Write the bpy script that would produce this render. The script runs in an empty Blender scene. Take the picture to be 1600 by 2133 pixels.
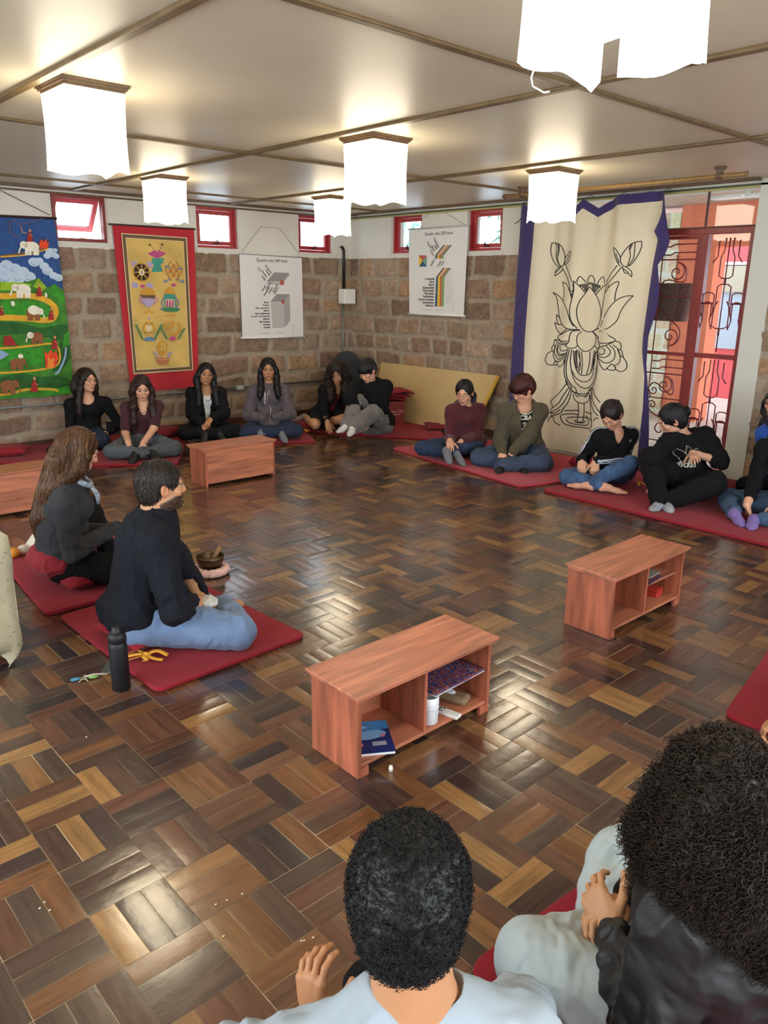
import bpy, bmesh, math, random
import numpy as np
from mathutils import Vector, Matrix
from mathutils.bvhtree import BVHTree
sc = bpy.context.scene
COL = sc.collection

# ---------------------------------------------------------------- camera
FPX = 1614.2763
YAW, PITCH, ROLL = map(math.radians, (42.4331, 16.2447, 0.7237))
CAM = np.array([-6.795, -8.1318, 1.6])
def cam_axes():
    f = np.array([math.sin(YAW)*math.cos(PITCH), math.cos(YAW)*math.cos(PITCH), -math.sin(PITCH)])
    r = np.array([math.cos(YAW), -math.sin(YAW), 0.0]); u = np.cross(r, f)
    return r*math.cos(ROLL)+u*math.sin(ROLL), -r*math.sin(ROLL)+u*math.cos(ROLL), f
AX_R, AX_U, AX_F = cam_axes()
cd = bpy.data.cameras.new('camera'); cam = bpy.data.objects.new('camera', cd); COL.objects.link(cam)
cd.sensor_fit = 'VERTICAL'; cd.sensor_height = 32.0; cd.lens = FPX*32.0/2133.0
cd.clip_start = 0.05; cd.clip_end = 200
cam.matrix_world = Matrix(((AX_R[0], AX_U[0], -AX_F[0], CAM[0]), (AX_R[1], AX_U[1], -AX_F[1], CAM[1]), (AX_R[2], AX_U[2], -AX_F[2], CAM[2]), (0, 0, 0, 1)))
sc.camera = cam

# ---------------------------------------------------------------- light and exposure
LAMP_E = 9.0          # cloth lamp shades
SKY_E = 6.0
FILL_E = 16.0  # strength of the added fill lights behind the viewer
sc.view_settings.view_transform = 'Standard'; sc.view_settings.look = 'None'
sc.view_settings.gamma = 1.0; sc.view_settings.use_curve_mapping = False
sc.view_settings.exposure = 0.0
w = bpy.data.worlds.new('sky'); sc.world = w; w.use_nodes = True
bg = w.node_tree.nodes['Background']; bg.inputs[0].default_value = (0.82, 0.92, 1.0, 1); bg.inputs[1].default_value = SKY_E
sc.cycles.max_bounces = 7; sc.cycles.diffuse_bounces = 4; sc.cycles.glossy_bounces = 3
sc.cycles.transmission_bounces = 6; sc.cycles.transparent_max_bounces = 8
sc.cycles.sample_clamp_indirect = 6.0; sc.cycles.use_denoising = True
sc.cycles.caustics_reflective = False; sc.cycles.caustics_refractive = False
def area(name, loc, rot, sx, sy, power, col=(1, 1, 1), portal=False):
    ld = bpy.data.lights.new(name, 'AREA'); ld.shape = 'RECTANGLE'; ld.size = sx; ld.size_y = sy
    ld.energy = power; ld.color = col
    o = bpy.data.objects.new(name, ld); COL.objects.link(o); o.location = loc; o.rotation_euler = rot
    return o
# added fill lights behind the viewer, set at invented window openings
area('window_daylight_near', (-4.6, -10.35, 1.5), (math.radians(-90), 0, math.radians(180)), 6.5, 1.5, FILL_E*6.5, (0.9, 0.95, 1.0))
area('window_daylight_side', (-9.0, -5.6, 1.5), (0, math.radians(-90), 0), 1.5, 6.0, FILL_E*6.0, (0.9, 0.95, 1.0))

# ---------------------------------------------------------------- measuring helpers: a point of a known plane seen in the photograph
def ray(x, y):
    return AX_R*((x-800)/FPX) - AX_U*((y-1066.5)/FPX) + AX_F
def on_floor(x, y, z=0.0):
    d = ray(x, y); return CAM + d*((z-CAM[2])/d[2])
def on_y(x, y, Y=0.0):
    d = ray(x, y); return CAM + d*((Y-CAM[1])/d[1])
def on_x(x, y, X=0.0):
    d = ray(x, y); return CAM + d*((X-CAM[0])/d[0])

# ---------------------------------------------------------------- materials
def lin(c):
    if isinstance(c, str):
        c = tuple(int(c[i:i+2], 16)/255 for i in (0, 2, 4))
    return tuple((v/12.92 if v <= 0.04045 else ((v+0.055)/1.055)**2.4) for v in c)
MATS = {}
def M(name, col='808080', rough=0.6, metal=0.0, var=None, bump=None, vcol=False, emit=None, alpha=None, sheen=0, spec=None, stretch=None, coat=0, sss=0):
    """var=(scale, amount, detail) tone variation, bump=(scale, strength, distance)"""
    if name in MATS: return MATS[name]
    m = bpy.data.materials.new(name); m.use_nodes = True; nt = m.node_tree; N = nt.nodes; L = nt.links
    b = N['Principled BSDF']; c = lin(col)
    b.inputs['Base Color'].default_value = (*c, 1); b.inputs['Roughness'].default_value = rough; b.inputs['Metallic'].default_value = metal
    if spec is not None: b.inputs['Specular IOR Level'].default_value = spec
    if sheen: b.inputs['Sheen Weight'].default_value = sheen; b.inputs['Sheen Roughness'].default_value = 0.5
    if coat: b.inputs['Coat Weight'].default_value = coat; b.inputs['Coat Roughness'].default_value = 0.15
    if sss: b.inputs['Subsurface Weight'].default_value = sss; b.inputs['Subsurface Radius'].default_value = (0.012, 0.005, 0.003)
    src = None
    if vcol:
        a = N.new('ShaderNodeAttribute'); a.attribute_name = 'Col'; src = a.outputs['Color']
        L.new(src, b.inputs['Base Color'])
    vec = None
    if var or bump:
        t = N.new('ShaderNodeTexCoord'); mp = N.new('ShaderNodeMapping'); L.new(t.outputs['Object'], mp.inputs[0])
        if stretch: mp.inputs['Scale'].default_value = stretch
        vec = mp.outputs[0]
    if var:
        n = N.new('ShaderNodeTexNoise'); n.inputs['Scale'].default_value = var[0]; n.inputs['Detail'].default_value = var[2] if len(var) > 2 else 4
        L.new(vec, n.inputs['Vector'])
        r = N.new('ShaderNodeMapRange'); r.inputs[1].default_value = 0.3; r.inputs[2].default_value = 0.7
        r.inputs[3].default_value = 1-var[1]; r.inputs[4].default_value = 1+var[1]; L.new(n.outputs[0], r.inputs[0])
        mx = N.new('ShaderNodeMix'); mx.data_type = 'RGBA'; mx.blend_type = 'MULTIPLY'; mx.inputs[0].default_value = 1
        if src: L.new(src, mx.inputs[6])
        else: mx.inputs[6].default_value = (*c, 1)
        L.new(r.outputs[0], mx.inputs[7]); L.new(mx.outputs[2], b.inputs['Base Color'])
    if bump:
        n = N.new('ShaderNodeTexNoise'); n.inputs['Scale'].default_value = bump[0]; n.inputs['Detail'].default_value = 5
        L.new(vec, n.inputs['Vector'])
        bp = N.new('ShaderNodeBump'); bp.inputs['Strength'].default_value = bump[1]; bp.inputs['Distance'].default_value = bump[2] if len(bump) > 2 else 0.01
        L.new(n.outputs[0], bp.inputs['Height']); L.new(bp.outputs[0], b.inputs['Normal'])
    if emit: b.inputs['Emission Color'].default_value = (*lin(emit[0]), 1); b.inputs['Emission Strength'].default_value = emit[1]
    if alpha is not None: b.inputs['Alpha'].default_value = alpha
    MATS[name] = m; return m
def glass(name='window_glass', col='f4fbff', alpha=0.1):
    if name in MATS: return MATS[name]
    m = bpy.data.materials.new(name); m.use_nodes = True; nt = m.node_tree; N = nt.nodes; L = nt.links
    N.remove(N['Principled BSDF']); o = N['Material Output']
    t = N.new('ShaderNodeBsdfTransparent'); t.inputs[0].default_value = (*lin(col), 1)
    g = N.new('ShaderNodeBsdfGlossy'); g.inputs['Roughness'].default_value = 0.03
    f = N.new('ShaderNodeLayerWeight'); pw = N.new('ShaderNodeMath'); pw.operation = 'POWER'; pw.inputs[1].default_value = 5; L.new(f.outputs['Facing'], pw.inputs[0])
    ma = N.new('ShaderNodeMath'); ma.operation = 'MULTIPLY_ADD'; ma.inputs[1].default_value = .85; ma.inputs[2].default_value = .04; L.new(pw.outputs[0], ma.inputs[0])
    x = N.new('ShaderNodeMixShader'); L.new(ma.outputs[0], x.inputs[0]); L.new(t.outputs[0], x.inputs[1]); L.new(g.outputs[0], x.inputs[2])
    L.new(x.outputs[0], o.inputs[0]); MATS[name] = m; return m

# ---------------------------------------------------------------- objects
def thing(name, label, cat, loc=(0, 0, 0), rz=0.0, group=None):
    o = bpy.data.objects.new(name, None); COL.objects.link(o); o.empty_display_size = 0.1
    o.location = loc; o.rotation_euler = (0, 0, rz); o['label'] = label; o['category'] = cat
    if group: o['group'] = group
    return o
def tag(o, label=None, cat=None, group=None, kind=None):
    if label: o['label'] = label
    if cat: o['category'] = cat
    if group: o['group'] = group
    if kind: o['kind'] = kind
    return o
def copy_tree(o, parent=None):
    c = o.copy(); COL.objects.link(c)
    if parent: c.parent = parent
    for ch in [q for q in bpy.data.objects if q.parent == o]: copy_tree(ch, c)
    return c

class MB:
    """collects shapes, builds ONE mesh object"""
    def __init__(s): s.v = []; s.f = []; s.m = []; s.mats = []; s.sm = []
    def mi(s, mat):
        if mat not in s.mats: s.mats.append(mat)
        return s.mats.index(mat)
    def add(s, vs, fs, mat, smooth=False):
        k = len(s.v); s.v += [tuple(map(float, q)) for q in vs]; i = s.mi(mat)
        for f in fs: s.f.append(tuple(q+k for q in f)); s.m.append(i); s.sm.append(smooth)
        return s
    def box(s, a, b, mat):
        x0, x1 = sorted((a[0], b[0])); y0, y1 = sorted((a[1], b[1])); z0, z1 = sorted((a[2], b[2]))
        v = [(x0, y0, z0), (x1, y0, z0), (x1, y1, z0), (x0, y1, z0), (x0, y0, z1), (x1, y0, z1), (x1, y1, z1), (x0, y1, z1)]
        return s.add(v, [(0, 3, 2, 1), (4, 5, 6, 7), (0, 1, 5, 4), (1, 2, 6, 5), (2, 3, 7, 6), (3, 0, 4, 7)], mat)
    def tube(s, pts, r, mat, n=8, closed=False, flat=1.0):
        P = [np.array(p, float) for p in pts]; m = len(P)
        if not hasattr(r, '__len__'): r = [r]*m
        T = []
        for i in range(m):
            a = P[(i-1) % m] if (closed or i > 0) else P[i]; b = P[(i+1) % m] if (closed or i < m-1) else P[i]
            t = b-a; T.append(t/(np.linalg.norm(t)+1e-12))
        ref = np.array([0, 0, 1.0]) if abs(T[0][2]) < 0.9 else np.array([1.0, 0, 0])
        u = np.cross(T[0], ref); u /= np.linalg.norm(u); vs = []
        for i in range(m):
            u = u - T[i]*np.dot(u, T[i]); u /= (np.linalg.norm(u)+1e-12); w_ = np.cross(T[i], u)
            for k in range(n):
                a = 2*math.pi*k/n; vs.append(P[i]+(u*math.cos(a)+w_*math.sin(a)*flat)*r[i])
        fs = []
        for i in range(m if closed else m-1):
            j = (i+1) % m
            for k in range(n): fs.append((i*n+k, i*n+(k+1) % n, j*n+(k+1) % n, j*n+k))
        if not closed: fs += [tuple(range(n-1, -1, -1)), tuple((m-1)*n+k for k in range(n))]
        return s.add(vs, fs, mat, True)
    def lathe(s, prof, c, mat, n=24, axis='z'):
        vs = []
        for r, z in prof:
            for k in range(n):
                a = 2*math.pi*k/n; q = (r*math.cos(a), r*math.sin(a), z)
                if axis == 'x': q = (q[2], q[0], q[1])
                if axis == 'y': q = (q[0], q[2], q[1])
                vs.append((c[0]+q[0], c[1]+q[1], c[2]+q[2]))
        m = len(prof); fs = [(i*n+k, i*n+(k+1) % n, (i+1)*n+(k+1) % n, (i+1)*n+k) for i in range(m-1) for k in range(n)]
        fs += [tuple(range(n-1, -1, -1)), tuple((m-1)*n+k for k in range(n))]
        return s.add(vs, fs, mat, True)
    def ball(s, c, r, mat, nu=14, nv=10, M3=None):
        if not hasattr(r, '__len__'): r = (r, r, r)
        vs = []
        for j in range(nv+1):
            t = math.pi*j/nv
            for i in range(nu):
                a = 2*math.pi*i/nu; q = np.array([r[0]*math.sin(t)*math.cos(a), r[1]*math.sin(t)*math.sin(a), r[2]*math.cos(t)])
                if M3 is not None: q = M3 @ q
                vs.append(np.array(c)+q)
        fs = [(j*nu+i, (j+1)*nu+i, (j+1)*nu+(i+1) % nu, j*nu+(i+1) % nu) for j in range(nv) for i in range(nu)]
        return s.add(vs, fs, mat, True)
    def prism(s, poly, off, mat, smooth=False):
        """poly: 3D points, off: extrusion vector"""
        n = len(poly); vs = [np.array(p, float) for p in poly]+[np.array(p, float)+np.array(off, float) for p in poly]
        fs = [tuple(range(n-1, -1, -1)), tuple(range(n, 2*n))]+[(i, (i+1) % n, n+(i+1) % n, n+i) for i in range(n)]
        return s.add(vs, fs, mat, smooth)
    def build(s, name, parent=None, bevel=0, sub=0, col=None, solid=0):
        me = bpy.data.meshes.new(name); me.from_pydata(s.v, [], s.f)
        for m in s.mats: me.materials.append(m)
        me.polygons.foreach_set('material_index', s.m); me.polygons.foreach_set('use_smooth', s.sm)
        if col is not None: set_col(me, col)
        me.update(); o = bpy.data.objects.new(name, me); COL.objects.link(o)
        if parent: o.parent = parent
        if solid:
            q = o.modifiers.new('solid', 'SOLIDIFY'); q.thickness = solid; q.offset = 0
        if bevel:
            q = o.modifiers.new('bevel', 'BEVEL'); q.width = bevel; q.segments = 2; q.limit_method = 'ANGLE'; q.angle_limit = math.radians(40)
        if sub:
            q = o.modifiers.new('sub', 'SUBSURF'); q.levels = sub; q.render_levels = sub
        return o
def set_col(me, col):
    a = me.color_attributes.new('Col', 'FLOAT_COLOR', 'POINT'); c = np.ones((len(me.vertices), 4), np.float32); c[:, :3] = col
    a.data.foreach_set('color', c.ravel())
def np_mesh(name, V, F, mats, parent=None, smooth=True, col=None, midx=None):
    me = bpy.data.meshes.new(name); V = np.asarray(V, np.float32); F = np.asarray(F, np.int32)
    me.vertices.add(len(V)); me.vertices.foreach_set('co', V.ravel())
    me.loops.add(F.size); me.loops.foreach_set('vertex_index', F.ravel())
    me.polygons.add(len(F)); me.polygons.foreach_set('loop_start', np.arange(0, F.size, F.shape[1], dtype=np.int32))
    me.polygons.foreach_set('use_smooth', np.full(len(F), smooth))
    for m in mats: me.materials.append(m)
    if midx is not None: me.polygons.foreach_set('material_index', midx)
    me.update(calc_edges=True)
    if col is not None: set_col(me, col)
    o = bpy.data.objects.new(name, me); COL.objects.link(o)
    if parent: o.parent = parent
    return o
# value noise on arrays
def _h(ix, iy, iz, s):
    n = (ix*374761393+iy*668265263+iz*2147483647+s*974634777) & 0xffffffff
    n = ((n ^ (n >> 13))*1274126177) & 0xffffffff
    return ((n ^ (n >> 16)) & 0xffff)/65535.0
def vnoise(p, scale=1.0, seed=0, octaves=1):
    p = np.asarray(p, np.float64)*scale; out = 0; amp = 1; tot = 0
    for o in range(octaves):
        i = np.floor(p).astype(np.int64); f = p-i; f = f*f*(3-2*f); r = 0
        for dx in (0, 1):
            for dy in (0, 1):
                for dz in (0, 1):
                    w_ = (f[:, 0] if dx else 1-f[:, 0])*(f[:, 1] if dy else 1-f[:, 1])*(f[:, 2] if dz else 1-f[:, 2])
                    r = r+w_*_h(i[:, 0]+dx, i[:, 1]+dy, i[:, 2]+dz, seed+o)
        out = out+amp*(r*2-1); tot += amp; amp *= 0.5; p = p*2.03
    return out/tot
def smooth_pts(pts, k=6, closed=False):
    P = [np.array(p, float) for p in pts]; n = len(P); out = []
    if n < 3: return P
    for i in range(n if closed else n-1):
        p0 = P[(i-1) % n] if (closed or i > 0) else 2*P[0]-P[1]; p1 = P[i]; p2 = P[(i+1) % n]
        p3 = P[(i+2) % n] if (closed or i < n-2) else 2*P[-1]-P[-2]
        for j in range(k):
            t = j/k; out.append(0.5*((2*p1)+(-p0+p2)*t+(2*p0-5*p1+4*p2-p3)*t*t+(-p0+3*p1-3*p2+p3)*t**3))
    if not closed: out.append(P[-1])
    return out
def ss(a, b, x):
    t = np.clip((x-a)/(b-a), 0, 1); return t*t*(3-2*t)
def text_mesh(txt, size=0.1, align='LEFT', bold=0.0):
    """flat text as (verts Nx2, faces) in its own plane"""
    cu = bpy.data.curves.new('txt', 'FONT'); cu.body = txt; cu.size = size; cu.align_x = align; cu.offset = bold; cu.resolution_u = 3
    o = bpy.data.objects.new('txt', cu); COL.objects.link(o); dg = bpy.context.evaluated_depsgraph_get(); dg.update()
    me = bpy.data.meshes.new_from_object(o.evaluated_get(dg))
    V = np.array([v.co[:2] for v in me.vertices]).reshape(-1, 2); F = [tuple(p.vertices) for p in me.polygons]
    bpy.data.objects.remove(o); bpy.data.curves.remove(cu); bpy.data.meshes.remove(me)
    return V, F
class Art:
    """flat printed or painted pattern lying on a plane; f(x, y, layer) -> 3D"""
    def __init__(s, mb, f): s.mb = mb; s.f = f; s.l = 0
    def poly(s, pts, mat, smooth=0, layer=None):
        s.l += 1; l = s.l if layer is None else layer
        if smooth: pts = smooth_pts(pts, smooth, True)
        s.mb.add([s.f(p[0], p[1], l) for p in pts], [tuple(range(len(pts)))], mat)
    def ell(s, x, y, rx, ry, mat, n=18, rot=0):
        c, q = math.cos(rot), math.sin(rot)
        s.poly([(x+rx*math.cos(2*math.pi*k/n)*c-ry*math.sin(2*math.pi*k/n)*q, y+rx*math.cos(2*math.pi*k/n)*q+ry*math.sin(2*math.pi*k/n)*c) for k in range(n)], mat)
    def line(s, pts, wd, mat, k=5, layer=None, taper=False):
        s.l += 1; l = s.l if layer is None else layer
        P = smooth_pts(pts, k) if k and len(pts) > 2 else [np.array(p, float) for p in pts]
        n = len(P); vs = []
        for i in range(n):
            t = P[min(i+1, n-1)]-P[max(i-1, 0)]; t = t/(np.linalg.norm(t)+1e-9); q = np.array([-t[1], t[0]])
            ww = wd*0.5*(1 if not taper else 0.35+0.65*math.sin(math.pi*min(max(i/(n-1), 0.0), 1)))
            vs += [s.f(*(P[i]+q*ww), l), s.f(*(P[i]-q*ww), l)]
        s.mb.add(vs, [(2*i, 2*i+1, 2*i+3, 2*i+2) for i in range(n-1)], mat)
    def text(s, txt, x, y, size, mat, align='LEFT', rot=0, bold=0.0, flip=1):
        V, F = text_mesh(txt, size, align, bold); s.l += 1; c, q = math.cos(rot), math.sin(rot)
        s.mb.add([s.f(x+v[0]*c-v[1]*q, y+flip*(v[0]*q+v[1]*c), s.l) for v in V], F, mat)
# ================================================================ SETTING
HC = 2.47; HS = 1.933
random.seed(4); RNG = np.random.RandomState(7)
stone_m = M('rough_stone', rough=0.9, vcol=True, var=(60, 0.16, 6), bump=(90, 0.5, 0.006))
plaster = M('white_plaster', 'd8d4ca', 0.75, var=(3, 0.03), bump=(60, 0.12, 0.003))
ceil_m = M('ceiling_paint', 'd4c9b2', 0.40, var=(1.2, 0.05), bump=(9, 0.10, 0.004), spec=.28)
batten_m = M('batten_wood', '6b5637', 0.45, var=(12, 0.25), stretch=(1, 1, 1))
trim_m = M('trim_wood', '5b4330', 0.5, var=(10, 0.2))
redp = M('red_paint', 'a3262b', 0.4, var=(20, 0.12)); redp2 = M('dark_red_paint', '7c2420', 0.4, var=(20, 0.15))
white_p = M('white_reveal', 'e8ecf2', 0.6)
dark_metal = M('dark_iron', '3a2624', 0.5, metal=0.3)
blackm = M('black_plastic', '121214', 0.45)
whitem = M('white_plastic', 'e6e4de', 0.4)

# ---- parquet floor: every slat its own slightly cupped board in one mesh
def parquet():
    B = 0.2128; ox, oy = -6.242, -6.396; V = []; F = []; Cc = []; 
    pal = np.array([lin(c) for c in ('4a332a', '5b3a28', '6d4526', '3b2b27', '76502c', '5a3626', '8a6233', '47362c', '654330', '7d5730', '33282a')])
    prob = np.array([.15, .14, .12, .11, .1, .09, .06, .08, .08, .06, .03]); prob /= prob.sum()
    i0, i1 = int((-9.2-ox)/B)-1, int((0.05-ox)/B)+1; j0, j1 = int((-10.6-oy)/B)-1, int((0.05-oy)/B)+1
    k = 0
    for i in range(i0, i1+1):
        for j in range(j0, j1+1):
            x = ox+i*B; y = oy+j*B
            if x > 0.15 or y > 0.15: continue
            vert = (i+j) % 2 == (0+(-1)) % 2
            base = pal[RNG.choice(len(pal), p=prob)]
            for t in range(3):
                c = pal[RNG.choice(len(pal), p=prob)] if RNG.rand() < 0.78 else base
                c = (c*.9+.1*c.mean())*(0.90+0.32*RNG.rand()); g = 0.0007+0.0009*RNG.rand()*(RNG.rand() < 0.5)
                tilt = RNG.normal(0, 0.005); tl = RNG.normal(0, 0.0012); cup = abs(RNG.normal(0.0006, 0.0003)); h0 = RNG.rand()*0.0003
                ws = B/3
                us = np.linspace(0, 1, 4); fr = (0, .12, .88, 1)
                for a in fr:
                    for b in (0, 0.5, 1):
                        p = t*ws+g+a*(ws-2*g); q = g+b*(B-2*g)
                        z = h0+tilt*(a-.5)*ws+tl*(b-.5)*B-cup*((a-.5)*2)**2*(1)
                        V.append((x+p, y+q, z) if vert else (x+q, y+p, z)); Cc.append(c)
                for a in range(3):
                    for b in range(2):
                        q = (k+a*3+b, k+(a+1)*3+b, k+(a+1)*3+b+1, k+a*3+b+1)
                        F.append(q if vert else q[::-1])
                k += 12
    # putty under the joints
    m = M('parquet_wood', rough=0.2, vcol=True)
    nt = m.node_tree; N = nt.nodes; L = nt.links; b = N['Principled BSDF']
    at = [n for n in N if n.type == 'ATTRIBUTE'][0]
    g = N.new('ShaderNodeNewGeometry'); rnd = N.new('ShaderNodeAttribute'); rnd.attribute_name = 'grain'
    n1 = N.new('ShaderNodeTexNoise'); n1.inputs['Scale'].default_value = 1; n1.inputs['Detail'].default_value = 6; n1.inputs['Roughness'].default_value = 0.6
    L.new(rnd.outputs['Vector'], n1.inputs['Vector'])
    mr = N.new('ShaderNodeMapRange'); mr.inputs[1].default_value = .3; mr.inputs[2].default_value = .72; mr.inputs[3].default_value = .62; mr.inputs[4].default_value = 1.4
    L.new(n1.outputs[0], mr.inputs[0]); mx = N.new('ShaderNodeMix'); mx.data_type = 'RGBA'; mx.blend_type = 'MULTIPLY'; mx.inputs[0].default_value = 1
    L.new(at.outputs['Color'], mx.inputs[6]); L.new(mr.outputs[0], mx.inputs[7]); L.new(mx.outputs[2], b.inputs['Base Color'])
    n2 = N.new('ShaderNodeTexNoise'); n2.inputs['Scale'].default_value = 2.3; n2.inputs['Detail'].default_value = 5; L.new(g.outputs['Position'], n2.inputs['Vector'])
    r2 = N.new('ShaderNodeMapRange'); r2.inputs[3].default_value = .10; r2.inputs[4].default_value = .30; L.new(n2.outputs[0], r2.inputs[0]); L.new(r2.outputs[0], b.inputs['Roughness'])
    bp = N.new('ShaderNodeBump'); bp.inputs['Strength'].default_value = 0.25; bp.inputs['Distance'].default_value = 0.001; L.new(n1.outputs[0], bp.inputs['Height'])
    n3 = N.new('ShaderNodeTexNoise'); n3.inputs['Scale'].default_value = 14; n3.inputs['Detail'].default_value = 3; L.new(g.outputs['Position'], n3.inputs['Vector'])
    bp2 = N.new('ShaderNodeBump'); bp2.inputs['Strength'].default_value = 0.25; bp2.inputs['Distance'].default_value = 0.004; L.new(n3.outputs[0], bp2.inputs['Height']); L.new(bp.outputs[0], bp2.inputs['Normal'])
    L.new(bp2.outputs[0], b.inputs['Normal'])
    b.inputs['Specular IOR Level'].default_value = 0.75; b.inputs['Coat Weight'].default_value = .26; b.inputs['Coat Roughness'].default_value = .12
    putty = M('joint_putty', 'b8a684', 0.6, var=(3.5, 0.8, 3))
    n = len(V); V += [(-9.3, -10.7, -.0016), (0.2, -10.7, -.0016), (0.2, 0.2, -.0016), (-9.3, 0.2, -.0016)]; Cc += [(0.3, .25, .2)]*4
    F.append((n, n+1, n+2, n+3)); mi = np.zeros(len(F), np.int32); mi[-1] = 1
    o = np_mesh('floor', V, F, [m, putty], smooth=True, col=np.array(Cc), midx=mi); o['kind'] = 'structure'
    Va = np.array(V[:-4]).reshape(-1, 12, 3); gr = np.zeros((len(V), 3), np.float32)
    nb = len(Va); off = RNG.rand(nb, 3)*50
    # long axis of each slat
    ext = Va.max(1)-Va.min(1); lx = ext[:, 0] > ext[:, 1]
    loc = Va-Va.min(1, keepdims=True); G = np.where(lx[:, None, None], loc*np.array([5, 46, 1]), loc[..., [1, 0, 2]]*np.array([5, 46, 1]))
    gr[:-4] = (G+off[:, None]).reshape(-1, 3)
    a = o.data.attributes.new('grain', 'FLOAT_VECTOR', 'POINT'); a.data.foreach_set('vector', gr.ravel())
    sl = MB(); sl.box((-9.3, -10.7, -.12), (0.2, 0.2, -.003), M('slab', '55504a', .9)); o2 = sl.build('floor'); o2.name = 'trim_1'; o2['kind'] = 'structure'
parquet()

# ---- stone walls: irregular squared blocks with smeared mortar, as relief
def stone_wall(name, L0, L1, z1, to3, seed, res=0.0125, rowh=0.215, mort=0.017, reveal=None, bw=(0.26, 0.5)):
    R = np.random.RandomState(seed); nu = int((L1-L0)/res)+1; nv = int(z1/res)+1
    U, Z = np.meshgrid(np.linspace(L0, L1, nu), np.linspace(0, z1, nv)); P = np.stack([U.ravel(), Z.ravel(), np.full(U.size, seed*3.1)], 1)
    wu = U.ravel()+0.018*vnoise(P, 5, seed)+0.006*vnoise(P, 22, seed+1); wz = Z.ravel()+0.016*vnoise(P, 4, seed+2)+0.005*vnoise(P, 22, seed+3)
    rows = [z1]; 
    while rows[-1] > -0.1: rows.append(rows[-1]-rowh*(0.9+0.2*R.rand()))
    rows = np.array(rows[::-1]); ri = np.clip(np.searchsorted(rows, wz)-1, 0, len(rows)-2)
    dz = np.minimum(wz-rows[ri], np.where(rows[ri+1] >= z1-1e-6, 9, rows[ri+1]-wz)); du = np.zeros_like(dz); bid = np.zeros(len(dz), int); cnt = 0
    for r in range(len(rows)-1):
        xs = [L0-0.3*R.rand()-.1]
        while xs[-1] < L1+0.2: xs.append(xs[-1]+bw[0]+(bw[1]-bw[0])*R.rand())
        xs = np.array(xs); m = ri == r
        sh = wu[m]+(wz[m]-rows[r])*0.06*math.sin(r*2.3); k = np.clip(np.searchsorted(xs, sh)-1, 0, len(xs)-2)
        du[m] = np.minimum(sh-xs[k], xs[k+1]-sh); bid[m] = cnt+k; cnt += len(xs)
    rr = 0.03; ax = np.maximum(rr+mort-du, 0); az = np.maximum(rr+mort-dz, 0); d = rr-np.sqrt(ax*ax+az*az)
    d = np.where((ax == 0) & (az == 0), np.minimum(du, dz)-mort, d)
    d = d+0.006*vnoise(P, 30, seed+5)-0.010*np.maximum(vnoise(P, 2.2, seed+9), 0)
    s = ss(-0.002, 0.016, d); bump = 0.010*vnoise(P, 9, seed+6, 2)+0.006*vnoise(P, 34, seed+7, 3)
    h = s*(0.016+bump)+(1-s)*(0.002+0.003*vnoise(P, 25, seed+8))
    cols = np.array([lin(c) for c in ('7d6554', '866d58', '75604e', '8c7663', '7f6c5a', '6f594a', '907358', '847262', '7a6152')])
    cb = cols[np.random.RandomState(seed+11).randint(0, len(cols), bid.max()+1)][bid]
    cb = cb*1.22*(1+0.28*vnoise(P, 16, seed+12, 2)[:, None])*(1+0.42*vnoise(P, 75, seed+13, 2)[:, None]); cb = cb+np.array([.05, .045, .035])*np.maximum(vnoise(P, 3, seed+14), 0)[:, None]
    mc = np.array(lin('9a8d7b'))*(1+0.15*vnoise(P, 12, seed+15, 2)[:, None])
    C = mc*(1-s[:, None])+cb*s[:, None]; V = to3(U.ravel(), Z.ravel(), h)
    i = np.arange(nu*nv).reshape(nv, nu); F = np.stack([i[:-1, :-1], i[:-1, 1:], i[1:, 1:], i[1:, :-1]], -1).reshape(-1, 4)
    return V, F, C
def put_wall(name, V, F, C, back, flip=False):
    if flip: F = F[:, ::-1]
    o = np_mesh(name, V, F, [stone_m], col=C); o['kind'] = 'structure'
    return o
V, F, C = stone_wall('wall_left', -6.2, 0.0, HS, lambda u, z, h: np.stack([u, -h, z], 1), 3, rowh=0.225, mort=0.02, bw=(.3, .58))
put_wall('wall_left', V, F, C, None)
V, F, C = stone_wall('wall_right', -2.96, 0.0, HS, lambda u, z, h: np.stack([-h, u, z], 1), 8)
put_wall('wall_right', V, F, C, None, True)
V, F, C = stone_wall('wall_right_end', -10.6, -5.36, HS, lambda u, z, h: np.stack([-h-.01, u, z], 1), 12, res=.02)
put_wall('wall_right_end', V, F, C, None, True)
# the body of the walls, plaster above with window holes
def wall_band(name, axis, lo, hi, z0, z1, holes, th=0.22):
    """plaster band with rectangular holes [(a,b,za,zb)] along axis"""
    mb = MB(); cuts = sorted(holes); x = lo
    def bx(a, b, za, zb):
        if b-a < 1e-4 or zb-za < 1e-4: return
        if axis == 'x': mb.box((a, 0.0, za), (b, th, zb), plaster)
        else: mb.box((0.0, a, za), (th, b, zb), plaster)
    for a, b, za, zb in cuts:
        bx(x, a, z0, z1); bx(a, b, z0, za); bx(a, b, zb, z1); x = b
    bx(x, hi, z0, z1); o = mb.build(name); o['kind'] = 'structure'; return o
WL = [(-3.785, -3.255), (-2.22, -1.68), (-0.83, -0.30)]; WR = [(-1.29, -0.755), (-2.50, -2.0)]
wall_band('wall_left_upper', 'x', -9.3, 0.22, HS, HC, [(a, b, 1.99, 2.425) for a, b in WL])
wall_band('wall_right_upper', 'y', -2.96, 0.0, HS, HC, [(a, b, 1.985, 2.42) for a, b in WR])
mb = MB(); mb.box((-9.3, .004, 0), (0.2, .22, HS), plaster); mb.box((-9.3, .0, 0), (-6.2, .004, HS), plaster); o = mb.build('wall_left_core'); o['kind'] = 'structure'
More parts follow.
